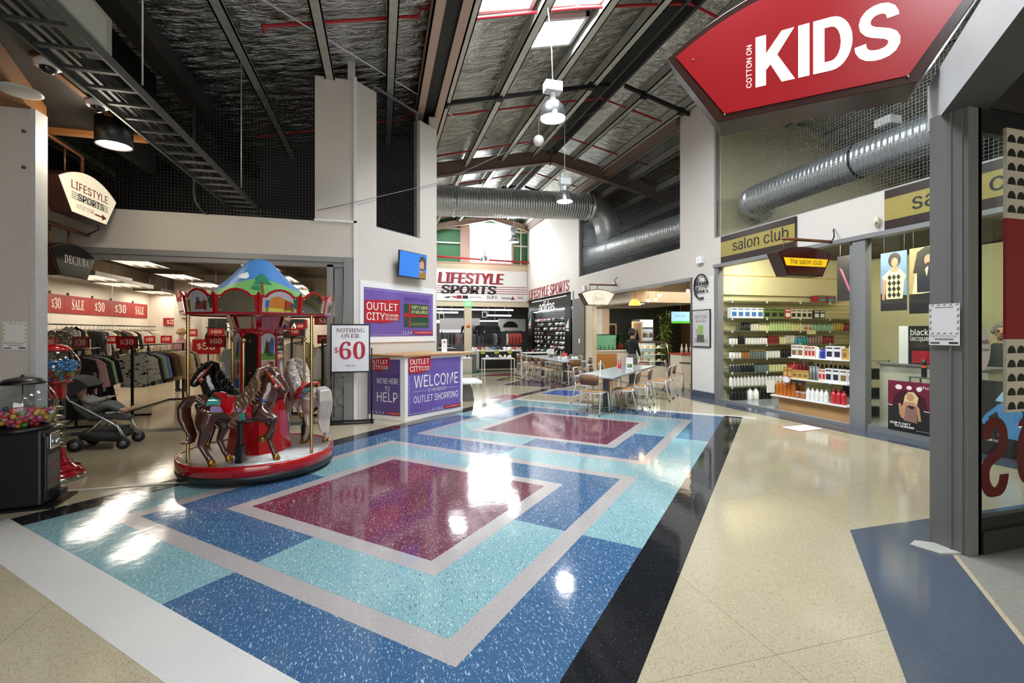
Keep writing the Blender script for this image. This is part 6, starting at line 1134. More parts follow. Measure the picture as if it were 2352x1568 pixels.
# ================================================================== SALON
mb = MB()
for k in range(26): mb.box(XR+.17, 9.155, .3+.1*k, 11.6, 9.16, .306+.1*k)
struct('trim_18', mb, M('slatwall_groove', '#8f8658', .7)); struct('wall_back', B(XR+.17, 9.1, 2.42, 11.6, 9.155, 3.3), SALW)
struct('trim_19', B(XR+.17, 9.09, 2.86, 11.6, 9.1, 2.875), M('gold_line', '#c9a94a', .5))
GSH = M('glass_shelf', '#6f7a6c', .1, .1, coat=.6); CAPK = M('cap_black', '#141415', .3); CLIP = M('shelf_clip', '#e9e9e9', .3)
shz = [.30, .62, .94, 1.26, 1.57, 1.86, 2.25]; names = ['lowest', 'second lowest', 'third', 'fourth', 'fifth', 'sixth', 'top']
for k, z in enumerate(shz):
    t = thing('glass_shelf', '%s glass shelf from the floor on the salon back wall' % names[k].capitalize() if 1 else '', 'shelf', (XR+.18, 8.86, z)); t['label'] = '%s glass shelf on the cream salon wall, counted from the floor' % names[k]
    B(0, 0, 0, 4.0 if k < 6 else 3.2, .29, .012).build('glass', GSH, t)
    for x in (.02, .98, 1.95, 2.85): B(x, .0, -.03, x+.03, .02, .03).build('clip', CLIP, t)
_pc = {}
def pmat(h): return M('pack_'+h[1:], h, .3, var=.06, coat=.3)
def product(kind, w, h, cap='#141415'):
    """prototype meshes, shared by every copy of the same pack"""
    k = (kind, w, h, cap)
    if k in _pc: return _pc[k]
    mb = MB()
    if kind == 'box': mb.box(-w/2, -w*.35, 0, w/2, w*.35, h); mb.mi = 1; mb.box(-w*.36, -w*.35-.002, h*.18, w*.36, -w*.35, h*.6); mb.box(-w*.4, -w*.35-.002, h*.8, w*.4, -w*.35, h*.9)
    elif kind == 'tube': mb.lathe([(w*.3, 0), (w*.34, h*.1), (w*.48, h), (.001, h)], 10)
    elif kind == 'jar': mb.lathe([(w*.45, 0), (w/2, h*.1), (w/2, h*.66), (w*.46, h*.7)], 16); mb.mi = 1; mb.lathe([(w*.52, h*.68), (w*.52, h), (.001, h)], 16)
    elif kind == 'jug': mb.lathe([(w*.46, 0), (w/2, h*.06), (w/2, h*.62), (w*.3, h*.84), (w*.16, h*.88)], 14); mb.mi = 1; mb.lathe([(w*.17, h*.87), (w*.17, h), (.001, h)], 12)
    else: mb.lathe([(w*.46, 0), (w/2, h*.04), (w/2, h*.7), (w*.38, h*.79), (w*.2, h*.82)], 12); mb.mi = 1; mb.lathe([(w*.24, h*.81), (w*.24, h*.98), (w*.1, h), (.001, h)], 10)
    o = mb.build('p', [pmat('#ffffff'), pmat(cap)]); me = o.data; bpy.data.objects.remove(o); _pc[k] = me; return me
KN = {'bot': 'bottle', 'jug': 'large bottle', 'box': 'box', 'tube': 'tube', 'jar': 'jar'}
CNAME = {'#e9e7e2': 'white', '#1c1c1d': 'black', '#5b7a3a': 'green and black', '#d9d59a': 'pale yellow', '#b9cf8a': 'pale green', '#8fb89a': 'mint green', '#8c1f2a': 'dark red', '#6b7a78': 'grey', '#3f8f9c': 'teal', '#b58a86': 'dusty pink', '#b02a35': 'red', '#c06a1c': 'amber', '#a8703c': 'brown', '#ddd6c4': 'ivory', '#c23038': 'bright red', '#a86a3a': 'copper', '#2b3f9a': 'blue', '#d0a85a': 'gold', '#2f5a3c': 'dark green', '#3a3f42': 'charcoal'}
def row(where, pts, spec, group, face=0):
    """spec: (kind, colour, width, height, count, cap); items advance along pts(s) -> position"""
    s, n = 0, {}
    for kind, col, w, h, cnt, cap in spec:
        if kind == 'gap': s += w; continue
        for i in range(cnt):
            o = bpy.data.objects.new('hair_product_'+KN[kind].split()[-1], product(kind, w, h, cap)); C.objects.link(o); o.location = pts(s+w/2); o.rotation_euler = (0, 0, face)
            recolor(o, pmat(col)); key = (CNAME[col], KN[kind]); n[key] = n.get(key, 0)+1; tag(o, '%s %s %s from left %s' % (ORD[n[key]-1], key[0], key[1], where), 'box' if kind == 'box' else 'bottle', group); s += w*1.04+.004
W8, K8, GB, YL, PG, MG, DR, GY, TL, DP, RD, AM, BR_, IV, BRD, CO, BU, GD, DG, CH = list(CNAME)
GS = 'hair products on the glass shelves'
def wall_pt(z): return lambda s: (XR+.22+s, 8.97, z)
row('on the floor under the salon glass shelves', lambda s: (XR+.2+s, 8.92, 0), [('bot', K8, .085, .26, 5, '#141415'), ('jug', W8, .15, .27, 2, '#e9e7e2'), ('bot', K8, .085, .26, 4, '#141415')], GS)
row('on the lowest salon glass shelf', wall_pt(.312), [('jug', W8, .088, .24, 5, '#d8d5cf'), ('jug', W8, .092, .25, 6, '#d8d5cf'), ('jug', W8, .092, .25, 5, '#141415'), ('gap', 0, .1, 0, 0, 0), ('bot', CH, .08, .22, 6, '#141415')], GS)
row('on the second lowest salon glass shelf', wall_pt(.632), [('bot', CH, .07, .18, 4, '#c9c9c4'), ('bot', K8, .07, .19, 5, '#b9cf8a'), ('bot', GY, .075, .2, 5, '#141415'), ('bot', YL, .08, .2, 6, '#141415'), ('bot', RD, .085, .2, 5, '#8c1f2a'), ('bot', DG, .08, .2, 4, '#141415')], GS)
row('on the third salon glass shelf', wall_pt(.952), [('bot', W8, .075, .17, 4, '#141415'), ('bot', CO, .07, .17, 3, '#141415'), ('bot', GY, .07, .19, 6, '#d0a85a'), ('bot', W8, .075, .2, 5, '#141415'), ('bot', K8, .07, .21, 7, '#141415'), ('bot', YL, .08, .2, 5, '#141415')], GS)
row('on the fourth salon glass shelf', wall_pt(1.272), [('bot', W8, .07, .17, 3, '#141415'), ('bot', K8, .06, .21, 3, '#141415'), ('bot', W8, .072, .18, 8, '#141415'), ('box', DR, .1, .2, 3, '#5a1018'), ('bot', YL, .06, .21, 3, '#8c6a3a'), ('tube', IV, .05, .2, 5, '#141415'), ('bot', TL, .075, .19, 5, '#d9e4e4'), ('tube', DP, .08, .18, 5, '#141415'), ('bot', DR, .08, .2, 4, '#141415')], GS)
row('on the fifth salon glass shelf', wall_pt(1.582), [('gap', 0, .32, 0, 0, 0), ('tube', K8, .06, .19, 4, '#141415'), ('bot', IV, .07, .2, 3, '#141415'), ('bot', YL, .07, .17, 4, '#d9d59a'), ('bot', PG, .072, .22, 8, '#b9cf8a'), ('bot', YL, .075, .2, 4, '#d0a85a'), ('box', IV, .13, .15, 2, '#a86a3a'), ('bot', MG, .068, .19, 9, '#5b7a3a'), ('tube', GD, .075, .18, 4, '#141415'), ('bot', DR, .075, .2, 5, '#141415')], GS)
row('on the sixth salon glass shelf', wall_pt(1.872), [('box', W8, .17, .24, 5, '#3a6fb0'), ('box', GB, .19, .23, 3, '#141415'), ('box', RD, .18, .22, 1, '#e9e7e2'), ('box', IV, .15, .22, 4, '#141415'), ('gap', 0, .05, 0, 0, 0), ('box', CH, .16, .2, 2, '#e9e7e2')], GS)
row('on the top salon glass shelf', lambda s: (10.1+s, 8.97, 2.262), [('box', DR, .27, .17, 2, '#3f8f9c')], GS)
for x, z, w in ((9.75, 1.5, .26), (9.3, 1.17, .22), (8.5, .12, .0)):
    if w: tag(B(x, 8.845, z, x+w, 8.855, z+.09).build('price_card', M('cream_card', '#d9cf9c', .5)), 'cream price card clipped to the %s salon glass shelf' % ('fifth' if z > 1.3 else 'fourth'), 'card')
tag(B(8.53, 8.8, .16, 8.75, 8.81, .44).build('paper_sign', WHITE), 'white paper sheet hanging from the lowest salon glass shelf', 'paper sign')
# low display unit in the salon window
t = thing('display_unit', 'low oak display unit with white shelves inside the salon window', 'shelf unit', (7.62, 6.16, 0))
B(.1, .0, 0, .42, 1.5, .26).build('plinth', WOOD, t); B(0, 0, .265, .46, 1.62, .285).build('shelf', WHITE, t); B(.02, 0, .64, .42, 1.42, .66).build('shelf', WHITE, t); B(.04, 0, 1.05, .4, 1.22, 1.07).build('shelf', WHITE, t)
B(.4, 0, .285, .46, .02, 1.4).build('upright', GREYP, t); B(.4, 1.2, .285, .43, 1.22, 1.07).build('upright', GREYP, t)
GD_ = 'hair products on the low display unit'
def unit_pt(z, y0, x=7.74): return lambda s: (x+.0, y0-s, z)
FX = -pi/2
row('on the bottom shelf of the low display unit', unit_pt(.286, 7.74), [('bot', AM, .085, .3, 5, '#c9a24c'), ('jar', CO, .11, .13, 2, '#b58a86'), ('jug', W8, .085, .22, 5, '#f0efee'), ('gap', 0, .05, 0, 0, 0), ('jug', BRD, .088, .24, 3, '#c23038')], GD_, FX)
row('at the back of the bottom display shelf', unit_pt(.286, 7.6, 7.88), [('bot', AM, .085, .3, 4, '#a8703c'), ('gap', 0, .62, 0, 0, 0), ('jug', BRD, .09, .25, 2, '#c23038')], GD_, FX)
row('on the middle shelf of the low display unit', unit_pt(.661, 7.54), [('box', BR_, .1, .2, 2, '#d0a85a'), ('box', GD, .11, .16, 3, '#8c6a3a'), ('tube', GY, .06, .26, 3, '#141415'), ('box', IV, .07, .22, 2, '#c23038'), ('box', W8, .13, .24, 2, '#2b2640'), ('box', W8, .14, .24, 2, '#8c6a3a')], GD_, FX)
row('at the back of the middle display shelf', unit_pt(.661, 7.5, 7.9), [('jug', RD, .08, .29, 6, '#8c1f2a'), ('bot', AM, .08, .3, 4, '#141415'), ('bot', MG, .08, .3, 3, '#141415')], GD_, FX)
row('on the top shelf of the low display unit', unit_pt(1.071, 7.34), [('box', W8, .13, .23, 2, '#8c6a3a'), ('box', IV, .07, .22, 3, '#c23038'), ('bot', W8, .07, .2, 1, '#f0efee'), ('bot', BU, .07, .19, 2, '#2b3f9a'), ('box', W8, .14, .23, 2, '#2b2640'), ('box', GD, .08, .2, 1, '#8c6a3a')], GD_, FX)
t = thing('star_sign', 'white starburst price sign with red edge on the low display unit', 'sign', (7.6, 7.36, .63)); F = frame((0, 0, 0), (0, -1, 0), Z)
for nm, k, m, l in (('edge', 1, INKR, 0), ('sheet', .82, WHITE, .004)): MB().prism([((.12 if i % 2 else .08)*k*cos(i*pi/14)*1.05, (.09 if i % 2 else .06)*k*sin(i*pi/14)) for i in range(28)], sub(F, 0, 0, l), .004).build(nm, m, t)
# salon right half: counter, posters, boxes
t = thing('counter', 'grey and cream reception counter in the salon', 'counter', (8.3, 4.6, 0)); B(0, 0, 0, .5, 1.5, 1.0).build('body', M('counter_cream', '#cfc8b4', .5), t); B(-.03, -.03, 1.0, .53, 1.53, 1.03).build('worktop', GREYP, t)
t = thing('display_cabinet', 'glass display cabinet with dark boxes beside the salon mullion', 'display cabinet', (8.1, 6.15, 0))
for z in (.05, .38, .72, 1.04): B(0, 0, z, .5, .7, z+.015).build('shelf', GSH, t)
for x, y in ((0, 0), (.48, 0), (0, .68), (.48, .68)): B(x, y, 0, x+.02, y+.02, 1.06).build('post', GREYP, t)
for k, z in enumerate((.066, .396, .736)): tag(B(8.2, 6.25, z, 8.5, 6.7, z+.17).build('black_box', BLACKP), 'black box on the %s shelf of the salon glass cabinet' % ('bottom', 'middle', 'top')[k], 'box')
tag(MB().prism([(0, 0), (.3, 0), (.3, .38), (0, .38)], frame((8.12, 6.55, 1.056), (.35, -1, 0), Vector((.25, 0, 1))), .004).build('price_list', WHITE), 'white price list leaning on the salon cabinet', 'paper sign')
def poster(label, fr, w, h, paint, bg, hang=True):
    t = thing('poster', label, 'poster', fr[0]); F = (Vector((0, 0, 0)), *fr[1:]); MB().prism([(0, 0), (w, 0), (w, h), (0, h)], F, .012).build('print', bg, t)
    for i, (nm, mat, pts) in enumerate(paint): MB().prism([(x*w, y*h) for x, y in pts], sub(F, 0, 0, .012+.0008*i), .0008).build(nm, mat, t)
    if hang:
        for x in (.05, w-.05): MB().cyl(F[1]*x+F[2]*h, F[1]*x+Z*(3.352-fr[0].z), .002, 5).build('hanging_wire', STEEL, t)
    return t, sub(F, 0, 0, .02)
def ell(cx_, cy_, rx, ry, n=18): return [(cx_+rx*cos(2*pi*i/n), cy_+ry*sin(2*pi*i/n)) for i in range(n)]
PSK = M('print_skin', '#b98a6c', .5); PHR = M('print_dark_hair', '#221a18', .5, var=.3, scale=40); PBL = M('print_blond', '#d8c08a', .5, var=.2, scale=30); PCR = M('print_cream', '#ddd3ae', .5); PDK = M('print_dark', '#1c1a1b', .5)
def from_x(X, TL, BR): a, b = ONX(*TL, X), ONX(*BR, X); return frame((X, a.y, b.z), (0, -1, 0), Z), a.y-b.y, a.z-b.z
fr, w, h = from_x(8.6, (2024, 583), (2084, 712))
t, F = poster('hair poster of a person in a diamond pattern top, hanging in the salon', fr, w, h, [('ground', PDK, [(0, 0), (1, 0), (1, .25), (0, .3)]), ('figure', PCR, [(.22, .2), (.85, .2), (.9, .5), (.98, .58), (.75, .7), (.35, .7), (.05, .58), (.2, .5)]), ('figure', PSK, [(.42, .66), (.68, .66), (.66, .78), (.44, .78)]), ('hair', PHR, ell(.54, .86, .24, .125)), ('face', PSK, ell(.55, .82, .13, .08)), ('arm', PSK, [(.06, .2), (.16, .18), (.24, .52), (.1, .55)])], M('print_sky', '#7390b8', .5, var=.25, scale=2))
mb = MB()
for i in range(3):
    for j in range(4): x, y = (.36+.17*i)*w, (.27+.1*j)*h; mb.prism([(x-.075*w, y), (x, y-.05*h), (x+.075*w, y), (x, y+.05*h)], F, .0008)
mb.build('diamonds', PDK, t)
fr, w, h = from_x(8.6, (2090, 572), (2165, 718))
t, F = poster('hair poster of a bearded long haired person in a dark waistcoat', fr, w, h, [('wall_texture', M('print_stone', '#a8946a', .5, var=.4, scale=14), [(0, .3), (1, .3), (1, 1), (0, 1)]), ('figure', PCR, [(.1, .3), (.95, .3), (.92, .68), (.6, .76), (.2, .62)]), ('waistcoat', PDK, [(.25, .32), (.9, .32), (.9, .7), (.62, .75), (.55, .55), (.46, .72), (.24, .66)]), ('hair', PHR, [(.12, .62), (.4, .6), (.62, .74), (.75, .98), (.5, 1.0), (.25, .93)]), ('face', PSK, ell(.6, .8, .13, .08)), ('beard', PHR, [(.5, .7), (.7, .7), (.7, .77), (.55, .76)]), ('ground', PDK, [(0, 0), (1, 0), (1, .33), (0, .28)])], PDK)
fr, w, h = from_x(8.2, (1924, 590), (1958, 690)); poster('dark poster with a pink streak hanging behind the salon hanging sign', fr, w, h, [('streak', M('print_pink', '#8a4a68', .5), [(.15, .75), (.35, .7), (.9, .25), (.8, .2)])], PDK)
fr, w, h = from_x(XR+.004, (2041, 872), (2144, 1003)); t, F = poster('ghd poster of a blond person in a sparkling top, in the salon window', fr, w, h, [('stage', M('print_burgundy', '#6d1830', .4, var=.4, scale=2.5), [(0, .5), (1, .48), (1, 1), (0, 1)]), ('stage_arch', M('print_wine', '#3a0c1c', .4), [(.1, .5), (.9, .48), (.85, .7), (.65, .8), (.35, .82), (.15, .7)]), ('hair', PBL, [(.36, .55), (.66, .52), (.7, .7), (.6, .8), (.48, .8), (.4, .72)]), ('figure', PSK, [(.3, .28), (.38, .25), (.45, .52), (.55, .54), (.65, .5), (.7, .24), (.76, .25), (.72, .5), (.6, .6), (.4, .6), (.32, .5)]), ('raised_hand', PSK, [(.28, .32), (.34, .3), (.31, .55), (.25, .56)]), ('top', M('print_bronze', '#8d6a5c', .4, var=.4, scale=60), [(.38, .22), (.68, .2), (.66, .52), (.56, .46), (.42, .52)]), ('face', PSK, ell(.52, .7, .075, .075)), ('light', M('print_white', '#f2dfe0', .5), ell(.26, .88, .08, .05)), ('light', _mats['print_white'], ell(.5, .88, .06, .04)), ('light', _mats['print_white'], ell(.72, .87, .06, .045)), ('stripe', _mats['print_white'], [(.0, .5), (.12, .49), (.12, .505), (0, .515)]), ('stripe', _mats['print_white'], [(.82, .45), (1, .44), (1, .455), (.82, .465)])], PDK, False)
mb = MB(); letter(mb, 'ghd', F, .72*w, .86*h, .08*h, .24*w, 'sans'); letter(mb, "GOD'S GIFT", F, .06*w, .13*h, .045*h, .48*w, 'black'); letter(mb, 'TO QUEENS', F, .16*w, .075*h, .045*h, .46*w, 'black'); letter(mb, 'glamorous styling', F, .66*w, .05*h, .015*h, .28*w); mb.build('lettering', INKW, t)
p = ONX(2120, 790, 8.0); t = thing('display_box', 'black lacquer display box with white edge on the salon counter', 'box', (8.34, p.y+.08, 1.03)); B(0, 0, 0, .3, .5, .62).build('carton', PDK, t); B(-.006, .36, 0, 0, .5, .62).build('white_edge', WHITE, t); B(-.008, .0, .02, -.004, .3, .22).build('red_patch', GLR, t); mb = MB(); F = frame((-.008, .34, 0), (0, -1, 0), Z); letter(mb, 'black', F, .02, .47, .1, .26, 'bold'); letter(mb, 'lacquer', F, .02, .36, .1, .3); mb.build('lettering', INKW, t)
for k in range(5): t = thing('hairspray_can', '%s black hairspray can with orange band from the left, above the ghd poster' % ORD[k], 'bottle', (8.05, 5.25-.13*k, .86), group='hairspray cans'); MB().lathe([(.035, 0), (.035, .2), (.03, .22), (.03, .27), (.001, .27)], 12).build('can', CAPK, t); MB().lathe([(.0355, .14), (.0355, .18)], 12, cap=False).build('band', M('band_orange', '#d8602c', .4), t)
t = thing('display_stand', 'glass stand carrying the hairspray cans in the salon window', 'stand', (7.95, 4.6, 0)); B(0, 0, .84, .25, .8, .86).build('shelf', GSH, t); [B(x, y, 0, x+.02, y+.02, .84).build('post', GREYP, t) for x in (0, .23) for y in (0, .78)]
fr, w, h = from_x(XR-.01, (2255, 872), (2368, 1065)); t, F = poster('black fudge poster with a figure in a blue dress, seen through the kids shop glass', fr, w, h, [('dress', M('print_blue_dress', '#4a86b8', .4, var=.2, scale=5), [(.35, .28), (.8, .26), (.86, .62), (.7, .74), (.5, .74), (.34, .68), (.1, .55), (.0, .45), (.12, .36), (.2, .42), (.16, .52), (.34, .6), (.4, .5)]), ('hat', M('print_pale_blue', '#9cc0d4', .4), [(.3, .74), (.72, .72), (.62, 1.0)]), ('hand', INKW, ell(.42, .46, .05, .03)), ('hand', INKW, ell(.8, .46, .05, .03))], PDK, False); mb = MB(); letter(mb, 'FUDGE', F, .08*w, .2*h, .03*h, .3*w, 'bold'); mb.build('lettering', INKW, t)
for k, y in enumerate((8.2, 6.5, 4.9, 3.3)):
    t = thing('ceiling_light', '%s added strip light hidden behind the salon lintel' % ('rear', 'second', 'third', 'front')[k], 'lamp', (7.72, y, 3.27), group='added strip lights in the salon'); B(-.06, -.45, .02, .06, .45, .08).build('housing', WHITE, t); B(-.05, -.44, 0, .05, .44, .02).build('diffuser', M('added_strip_glow', '#fff6da', .5, emit=5, var=0), t); light('salon_fill_light', (7.74, y, 3.25), (.14, .9), 42, (0, radians(-35), 0), (1, .95, .76))  # strips added out of sight behind the lintel to light the shelves
# ---- kids shop glass: mirrored letters, banner, sticker ------------------
t = thing('window_lettering', 'dark red KIDS lettering on the shop glass, seen mirrored from inside', 'lettering', (4.05, 2.293, .38)); F = frame((0, 0, 0), (1, 0, 0), Z); RDK = M('vinyl_dark_red', '#5a0f14', .4)
for ch, x, w in (('S', 0, .3), ('D', .34, .32), ('I', .7, .1), ('K', .84, .34)): mb = MB(); letter(mb, ch, F, x, 0, .56, w, 'black', mirror=True); mb.build('letter', RDK, t)
t = thing('window_banner', 'tall red and cream scalloped banner hanging inside the kids shop window', 'banner', (4.27, 2.26, 0)); B(0, 0, 1.5, .8, .02, 2.36).build('red_field', M('banner_red', '#8a1616', .5), t); B(0, 0, 2.36, .8, .02, 3.0).build('cream_field', M('banner_cream', '#cfc6b0', .5), t); B(0, 0, .98, .8, .02, 1.5).build('cream_field', _mats['banner_cream'], t)
mb = MB()
for z in [2.4+.1*i for i in range(6)]+[1.0+.1*i for i in range(5)]:
    for j in range(8): x = .05+.1*j; mb.prism([(x+.042*cos(a*pi/8), z+.055*sin(a*pi/8)) for a in range(9)], frame((0, -.001, 0), (1, 0, 0), Z), .002)
mb.build('scallops', PDK, t)
t = thing('window_sticker', 'round pale sticker on the kids shop glass beside the post', 'sticker', ONY(2252, 800, 2.296)); F = frame((0, 0, 0), (1, 0, 0), Z); MB().prism(ell(0, 0, .1, .16, 28), F, .002).build('disc', M('sticker_pale', '#cfc3bd', .5), t); mb = MB(); letter(mb, 'often', sub(F, 0, 0, .002), .01, .03, .035, .07, 'sans', mirror=True); letter(mb, 'WEAR ME', sub(F, 0, 0, .002), .01, -.02, .018, .075, 'sans', mirror=True); mb.build('lettering', INKK, t)
t = thing('television', 'small salon screen and till seen beyond the kids shop glass', 'screen', (9.4, 3.3, 1.02)); B(0, 0, .1, .05, .42, .42).build('screen', M('till_screen', '#b9aa92', .4, emit=.15), t); B(-.05, .12, 0, .12, .3, .1).build('foot', BLACKP, t)
t = thing('counter', 'dark red topped till counter seen beyond the kids shop glass', 'counter', (9.1, 2.9, 0)); B(0, 0, 0, .6, 1.3, .96).build('body', M('till_dark', '#2a1a1e', .5), t); B(-.03, -.03, .96, .63, 1.33, 1.02).build('worktop', M('till_red', '#6a1826', .3), t)
# ================================================================== FASHION SHOP
CREAMI = M('cream_lettering', '#f0dcc8', .5); SALR = M('sale_red', '#94141a', .45, var=.06)
def price(mb, txt, F, x, y, h, w):
    if txt[0] == '$': letter(mb, '$', F, x-w/2, y, h*.92, w*.26, 'serif'); letter(mb, txt[1:], F, x-w*.2, y, h, w*.7, 'serif')
    else: letter(mb, txt, F, x, y, h, w, 'serif', cx=True)
ys = [12.35, 13.6, 14.6, 15.35, 16.1, 16.98]
ya = [ONX(p, 720, -7).y for p in (104, 147, 204, 248, 299, 337)]
for k, txt in enumerate(('$30', 'SALE', '$30', '$30', 'SALE')):
    t = thing('sale_banner', '%s red banner reading %s along the left wall of the fashion shop' % (ORD[k], txt), 'banner', (-6.999, ya[k], 1.98)); L_ = ya[k+1]-ya[k]; B(0, .003, 0, .02, L_-.003, .42).build('board', SALR, t); mb = MB(); price(mb, txt, frame((.021, 0, 0), (0, 1, 0), Z), L_*.5, .1, .24, L_*.5); mb.build('lettering', CREAMI, t); B(.0, .1, .42, .026, .14, .48).build('bracket', BLACKM, t)
def ybanner(label, txt, Y, TL, BR):
    a, b = ONY(*TL, Y), ONY(*BR, Y); w, h = b.x-a.x, a.z-b.z; t = thing('sale_banner', label, 'banner', (a.x, Y, b.z)); B(0, 0, 0, w, .02, h).build('board', SALR, t); mb = MB(); price(mb, txt, frame((0, -.001, 0), (1, 0, 0), Z), w/2, h*.22, h*.58, w*.6); mb.build('lettering', CREAMI, t)
    if Y < 17: [MB().cyl((x, .01, h), (x, .01, 3.4-b.z), .002, 5).build('hanging_wire', STEEL, t) for x in (.05, w-.05)]
ybanner('red $02 style banner on the rear wall left of the carousel', '$20', 17.15, (375, 730), (416, 748)); ybanner('wide red $40 banner on the rear wall right of the carousel', '$40', 17.15, (648, 733), (706, 752)); ybanner('red SALE banner nearest the shop door frame', 'SALE', 13.5, (722, 727), (779, 746))
a, b = ONY(478, 731, 17.1), ONY(700, 776, 17.1); t = thing('shop_sign', 'black wall panel with white DECJUBA letters behind the carousel', 'sign', (a.x, 17.1, b.z)); B(0, 0, 0, b.x-a.x, .04, a.z-b.z).build('panel', BLACKP, t); mb = MB(); letter(mb, 'DECJUBA', frame((0, -.002, 0), (1, 0, 0), Z), .5, .2, .3, 2.2, 'serif'); mb.build('lettering', INKW, t)
# hanging price cards in black frames
for k, (px, py, w, h, txt, d) in enumerate(((186, 787, 42, 26, '$30', 8.3), (292, 786, 42, 26, '$30', 8.9), (114, 786, 30, 22, '$30', 9.6), (344, 780, 25, 17, '$30', 12), (382, 779, 26, 17, '$30', 13), (258, 780, 24, 18, '$30', 11.5), (441, 764, 28, 17, '$60', 13), (497, 762, 34, 16, '$60', 12.6), (496, 784, 40, 24, '$60', 10), (474, 796, 62, 34, '$50', 11), (655, 751, 18, 15, '$40', 13.2), (690, 749, 20, 14, '$60', 13.4), (678, 762, 25, 16, '$40', 11.5), (744, 779, 32, 20, '$10', 10.2), (434, 866, 24, 20, '$20', 11))):
    c = DEP(px, py, d); W_, H_ = w*d/FPX, h*d/FPX; t = thing('price_card', 'small red %s price card, %s' % (txt, ['framed in black on the black clothes rack', 'framed in black above the zebra print jumper', 'farthest left, behind the red gumball machine', 'fourth from the left above the rear rails', 'above the rear end of the front rail', 'behind the left framed card', 'left of the carousel column, small', 'upper of the two beside the black panel', 'in a black frame left of the carousel column', 'large and bright behind the framed one', 'right of the carousel column, upper left', 'right of the carousel column, upper right', 'right of the carousel column, lower', 'near the door frame', 'low, between the horses'][k]), 'price card', c, -PHI+radians((k*37 % 20)-10)); B(-W_/2, -.006, -H_/2, W_/2, .006, H_/2).build('card', M('card_red2', '#a81418', .4), t)
    if k in (0, 1, 8): mb = MB(); [mb.box(*q) for q in ((-W_/2-.01, -.01, -H_/2-.01, W_/2+.01, .01, -H_/2), (-W_/2-.01, -.01, H_/2, W_/2+.01, .01, H_/2+.01), (-W_/2-.01, -.01, -H_/2, -W_/2, .01, H_/2), (W_/2, -.01, -H_/2, W_/2+.01, .01, H_/2))]; mb.build('frame', BLACKM, t)
    mb = MB(); price(mb, txt, frame((0, -.007, 0), (1, 0, 0), Z), 0, -H_*.2, H_*.48, W_*.66); mb.build('lettering', CREAMI, t)
    if k < 2: MB().cyl((0, 0, -H_/2), (0, 0, min(-H_/2-.05, 1.3-c.z)), .006, 6).build('stem', BLACKM, t)
    else: MB().cyl((0, 0, H_/2), (0, 0, 3.4-c.z), .0015, 5).build('hanging_wire', STEEL, t)
# garments
def garment_mesh(kind):
    mb = MB()
    if kind == 'jumper': P = [(-.22, -.62), (.22, -.62), (.21, -.2), (.3, -.52), (.4, -.49), (.33, -.1), (.23, -.03), (.08, 0), (0, -.05), (-.08, 0), (-.23, -.03), (-.33, -.1), (-.4, -.49), (-.3, -.52), (-.21, -.2)]
    elif kind == 'dress': P = [(-.3, -1.0), (.3, -1.0), (.19, -.4), (.21, -.22), (.3, -.28), (.24, -.04), (.09, 0), (0, -.07), (-.09, 0), (-.24, -.04), (-.3, -.28), (-.21, -.22), (-.19, -.4)]
    elif kind == 'vest': P = [(-.2, -.6), (.2, -.6), (.19, -.22), (.13, -.1), (.1, 0), (.06, -.02), (0, -.14), (-.06, -.02), (-.1, 0), (-.13, -.1), (-.19, -.22)]
    else: P = [(-.17, -.95), (-.02, -.95), (0, -.3), (.02, -.95), (.17, -.95), (.18, -.06), (.16, 0), (-.16, 0), (-.18, -.06)]
    mb.prism(P, frame((0, .016, 0), (1, 0, 0), Z), .032); return mb
HANG = M('hanger_black', '#1a1a1b', .4); _g = {}
def garment(kind, mat, label, loc, rz, group, tilt=0, hanger=True):
    if kind not in _g:
        o = garment_mesh(kind).build('garment', mat, bevel=.012); mb = MB(); mb.tube([(-.2, 0, -.035), (0, 0, .03), (.2, 0, -.035)], .006, 6); mb.tube([(0, 0, .03), (0, 0, .07), (.022, 0, .1), (0, 0, .125), (-.02, 0, .11)], .0035, 6); h = mb.build('hanger', HANG, o); _g[kind] = o
    else: o = dup(_g[kind])
    o.name = {'jumper': 'jumper', 'dress': 'dress', 'vest': 'top', 'trousers': 'trousers'}[kind]; o.location = loc; o.rotation_euler = (0, tilt, rz); recolor(o, mat); tag(o, label, 'garment', group); return o
def cloth(name, h, pat=None, sc=9, h2='#1b1b1b'):
    m = M('cloth_'+name, h, .9, var=.12, bump=.25, bscale=25)
    if pat and not m.get('pat'):
        m['pat'] = 1; nt, N, L, b = nodes_of(m); tc = N.new('ShaderNodeTexCoord'); mp = N.new('ShaderNodeMapping'); mp.inputs['Scale'].default_value = {'zebra': (1, 1, 3.2), 'leaf': (1, 1, 1), 'stripe': (.05, .05, 1)}[pat]; L.new(tc.outputs['Object'], mp.inputs[0]); n = N.new('ShaderNodeTexNoise'); n.inputs['Scale'].default_value = sc; n.inputs['Detail'].default_value = 1; n.inputs['Distortion'].default_value = .7; L.new(mp.outputs[0], n.inputs[0]); r = N.new('ShaderNodeMapRange'); r.inputs[1].default_value = .58; r.inputs[2].default_value = .6; L.new(n.outputs[0], r.inputs[0]); x = N.new('ShaderNodeMix'); x.data_type = 'RGBA'; L.new(r.outputs[0], x.inputs[0]); L.new(b.inputs['Base Color'].links[0].from_socket, x.inputs[6]); x.inputs[7].default_value = lin(h2); L.new(x.outputs[2], b.inputs['Base Color'])
    return m
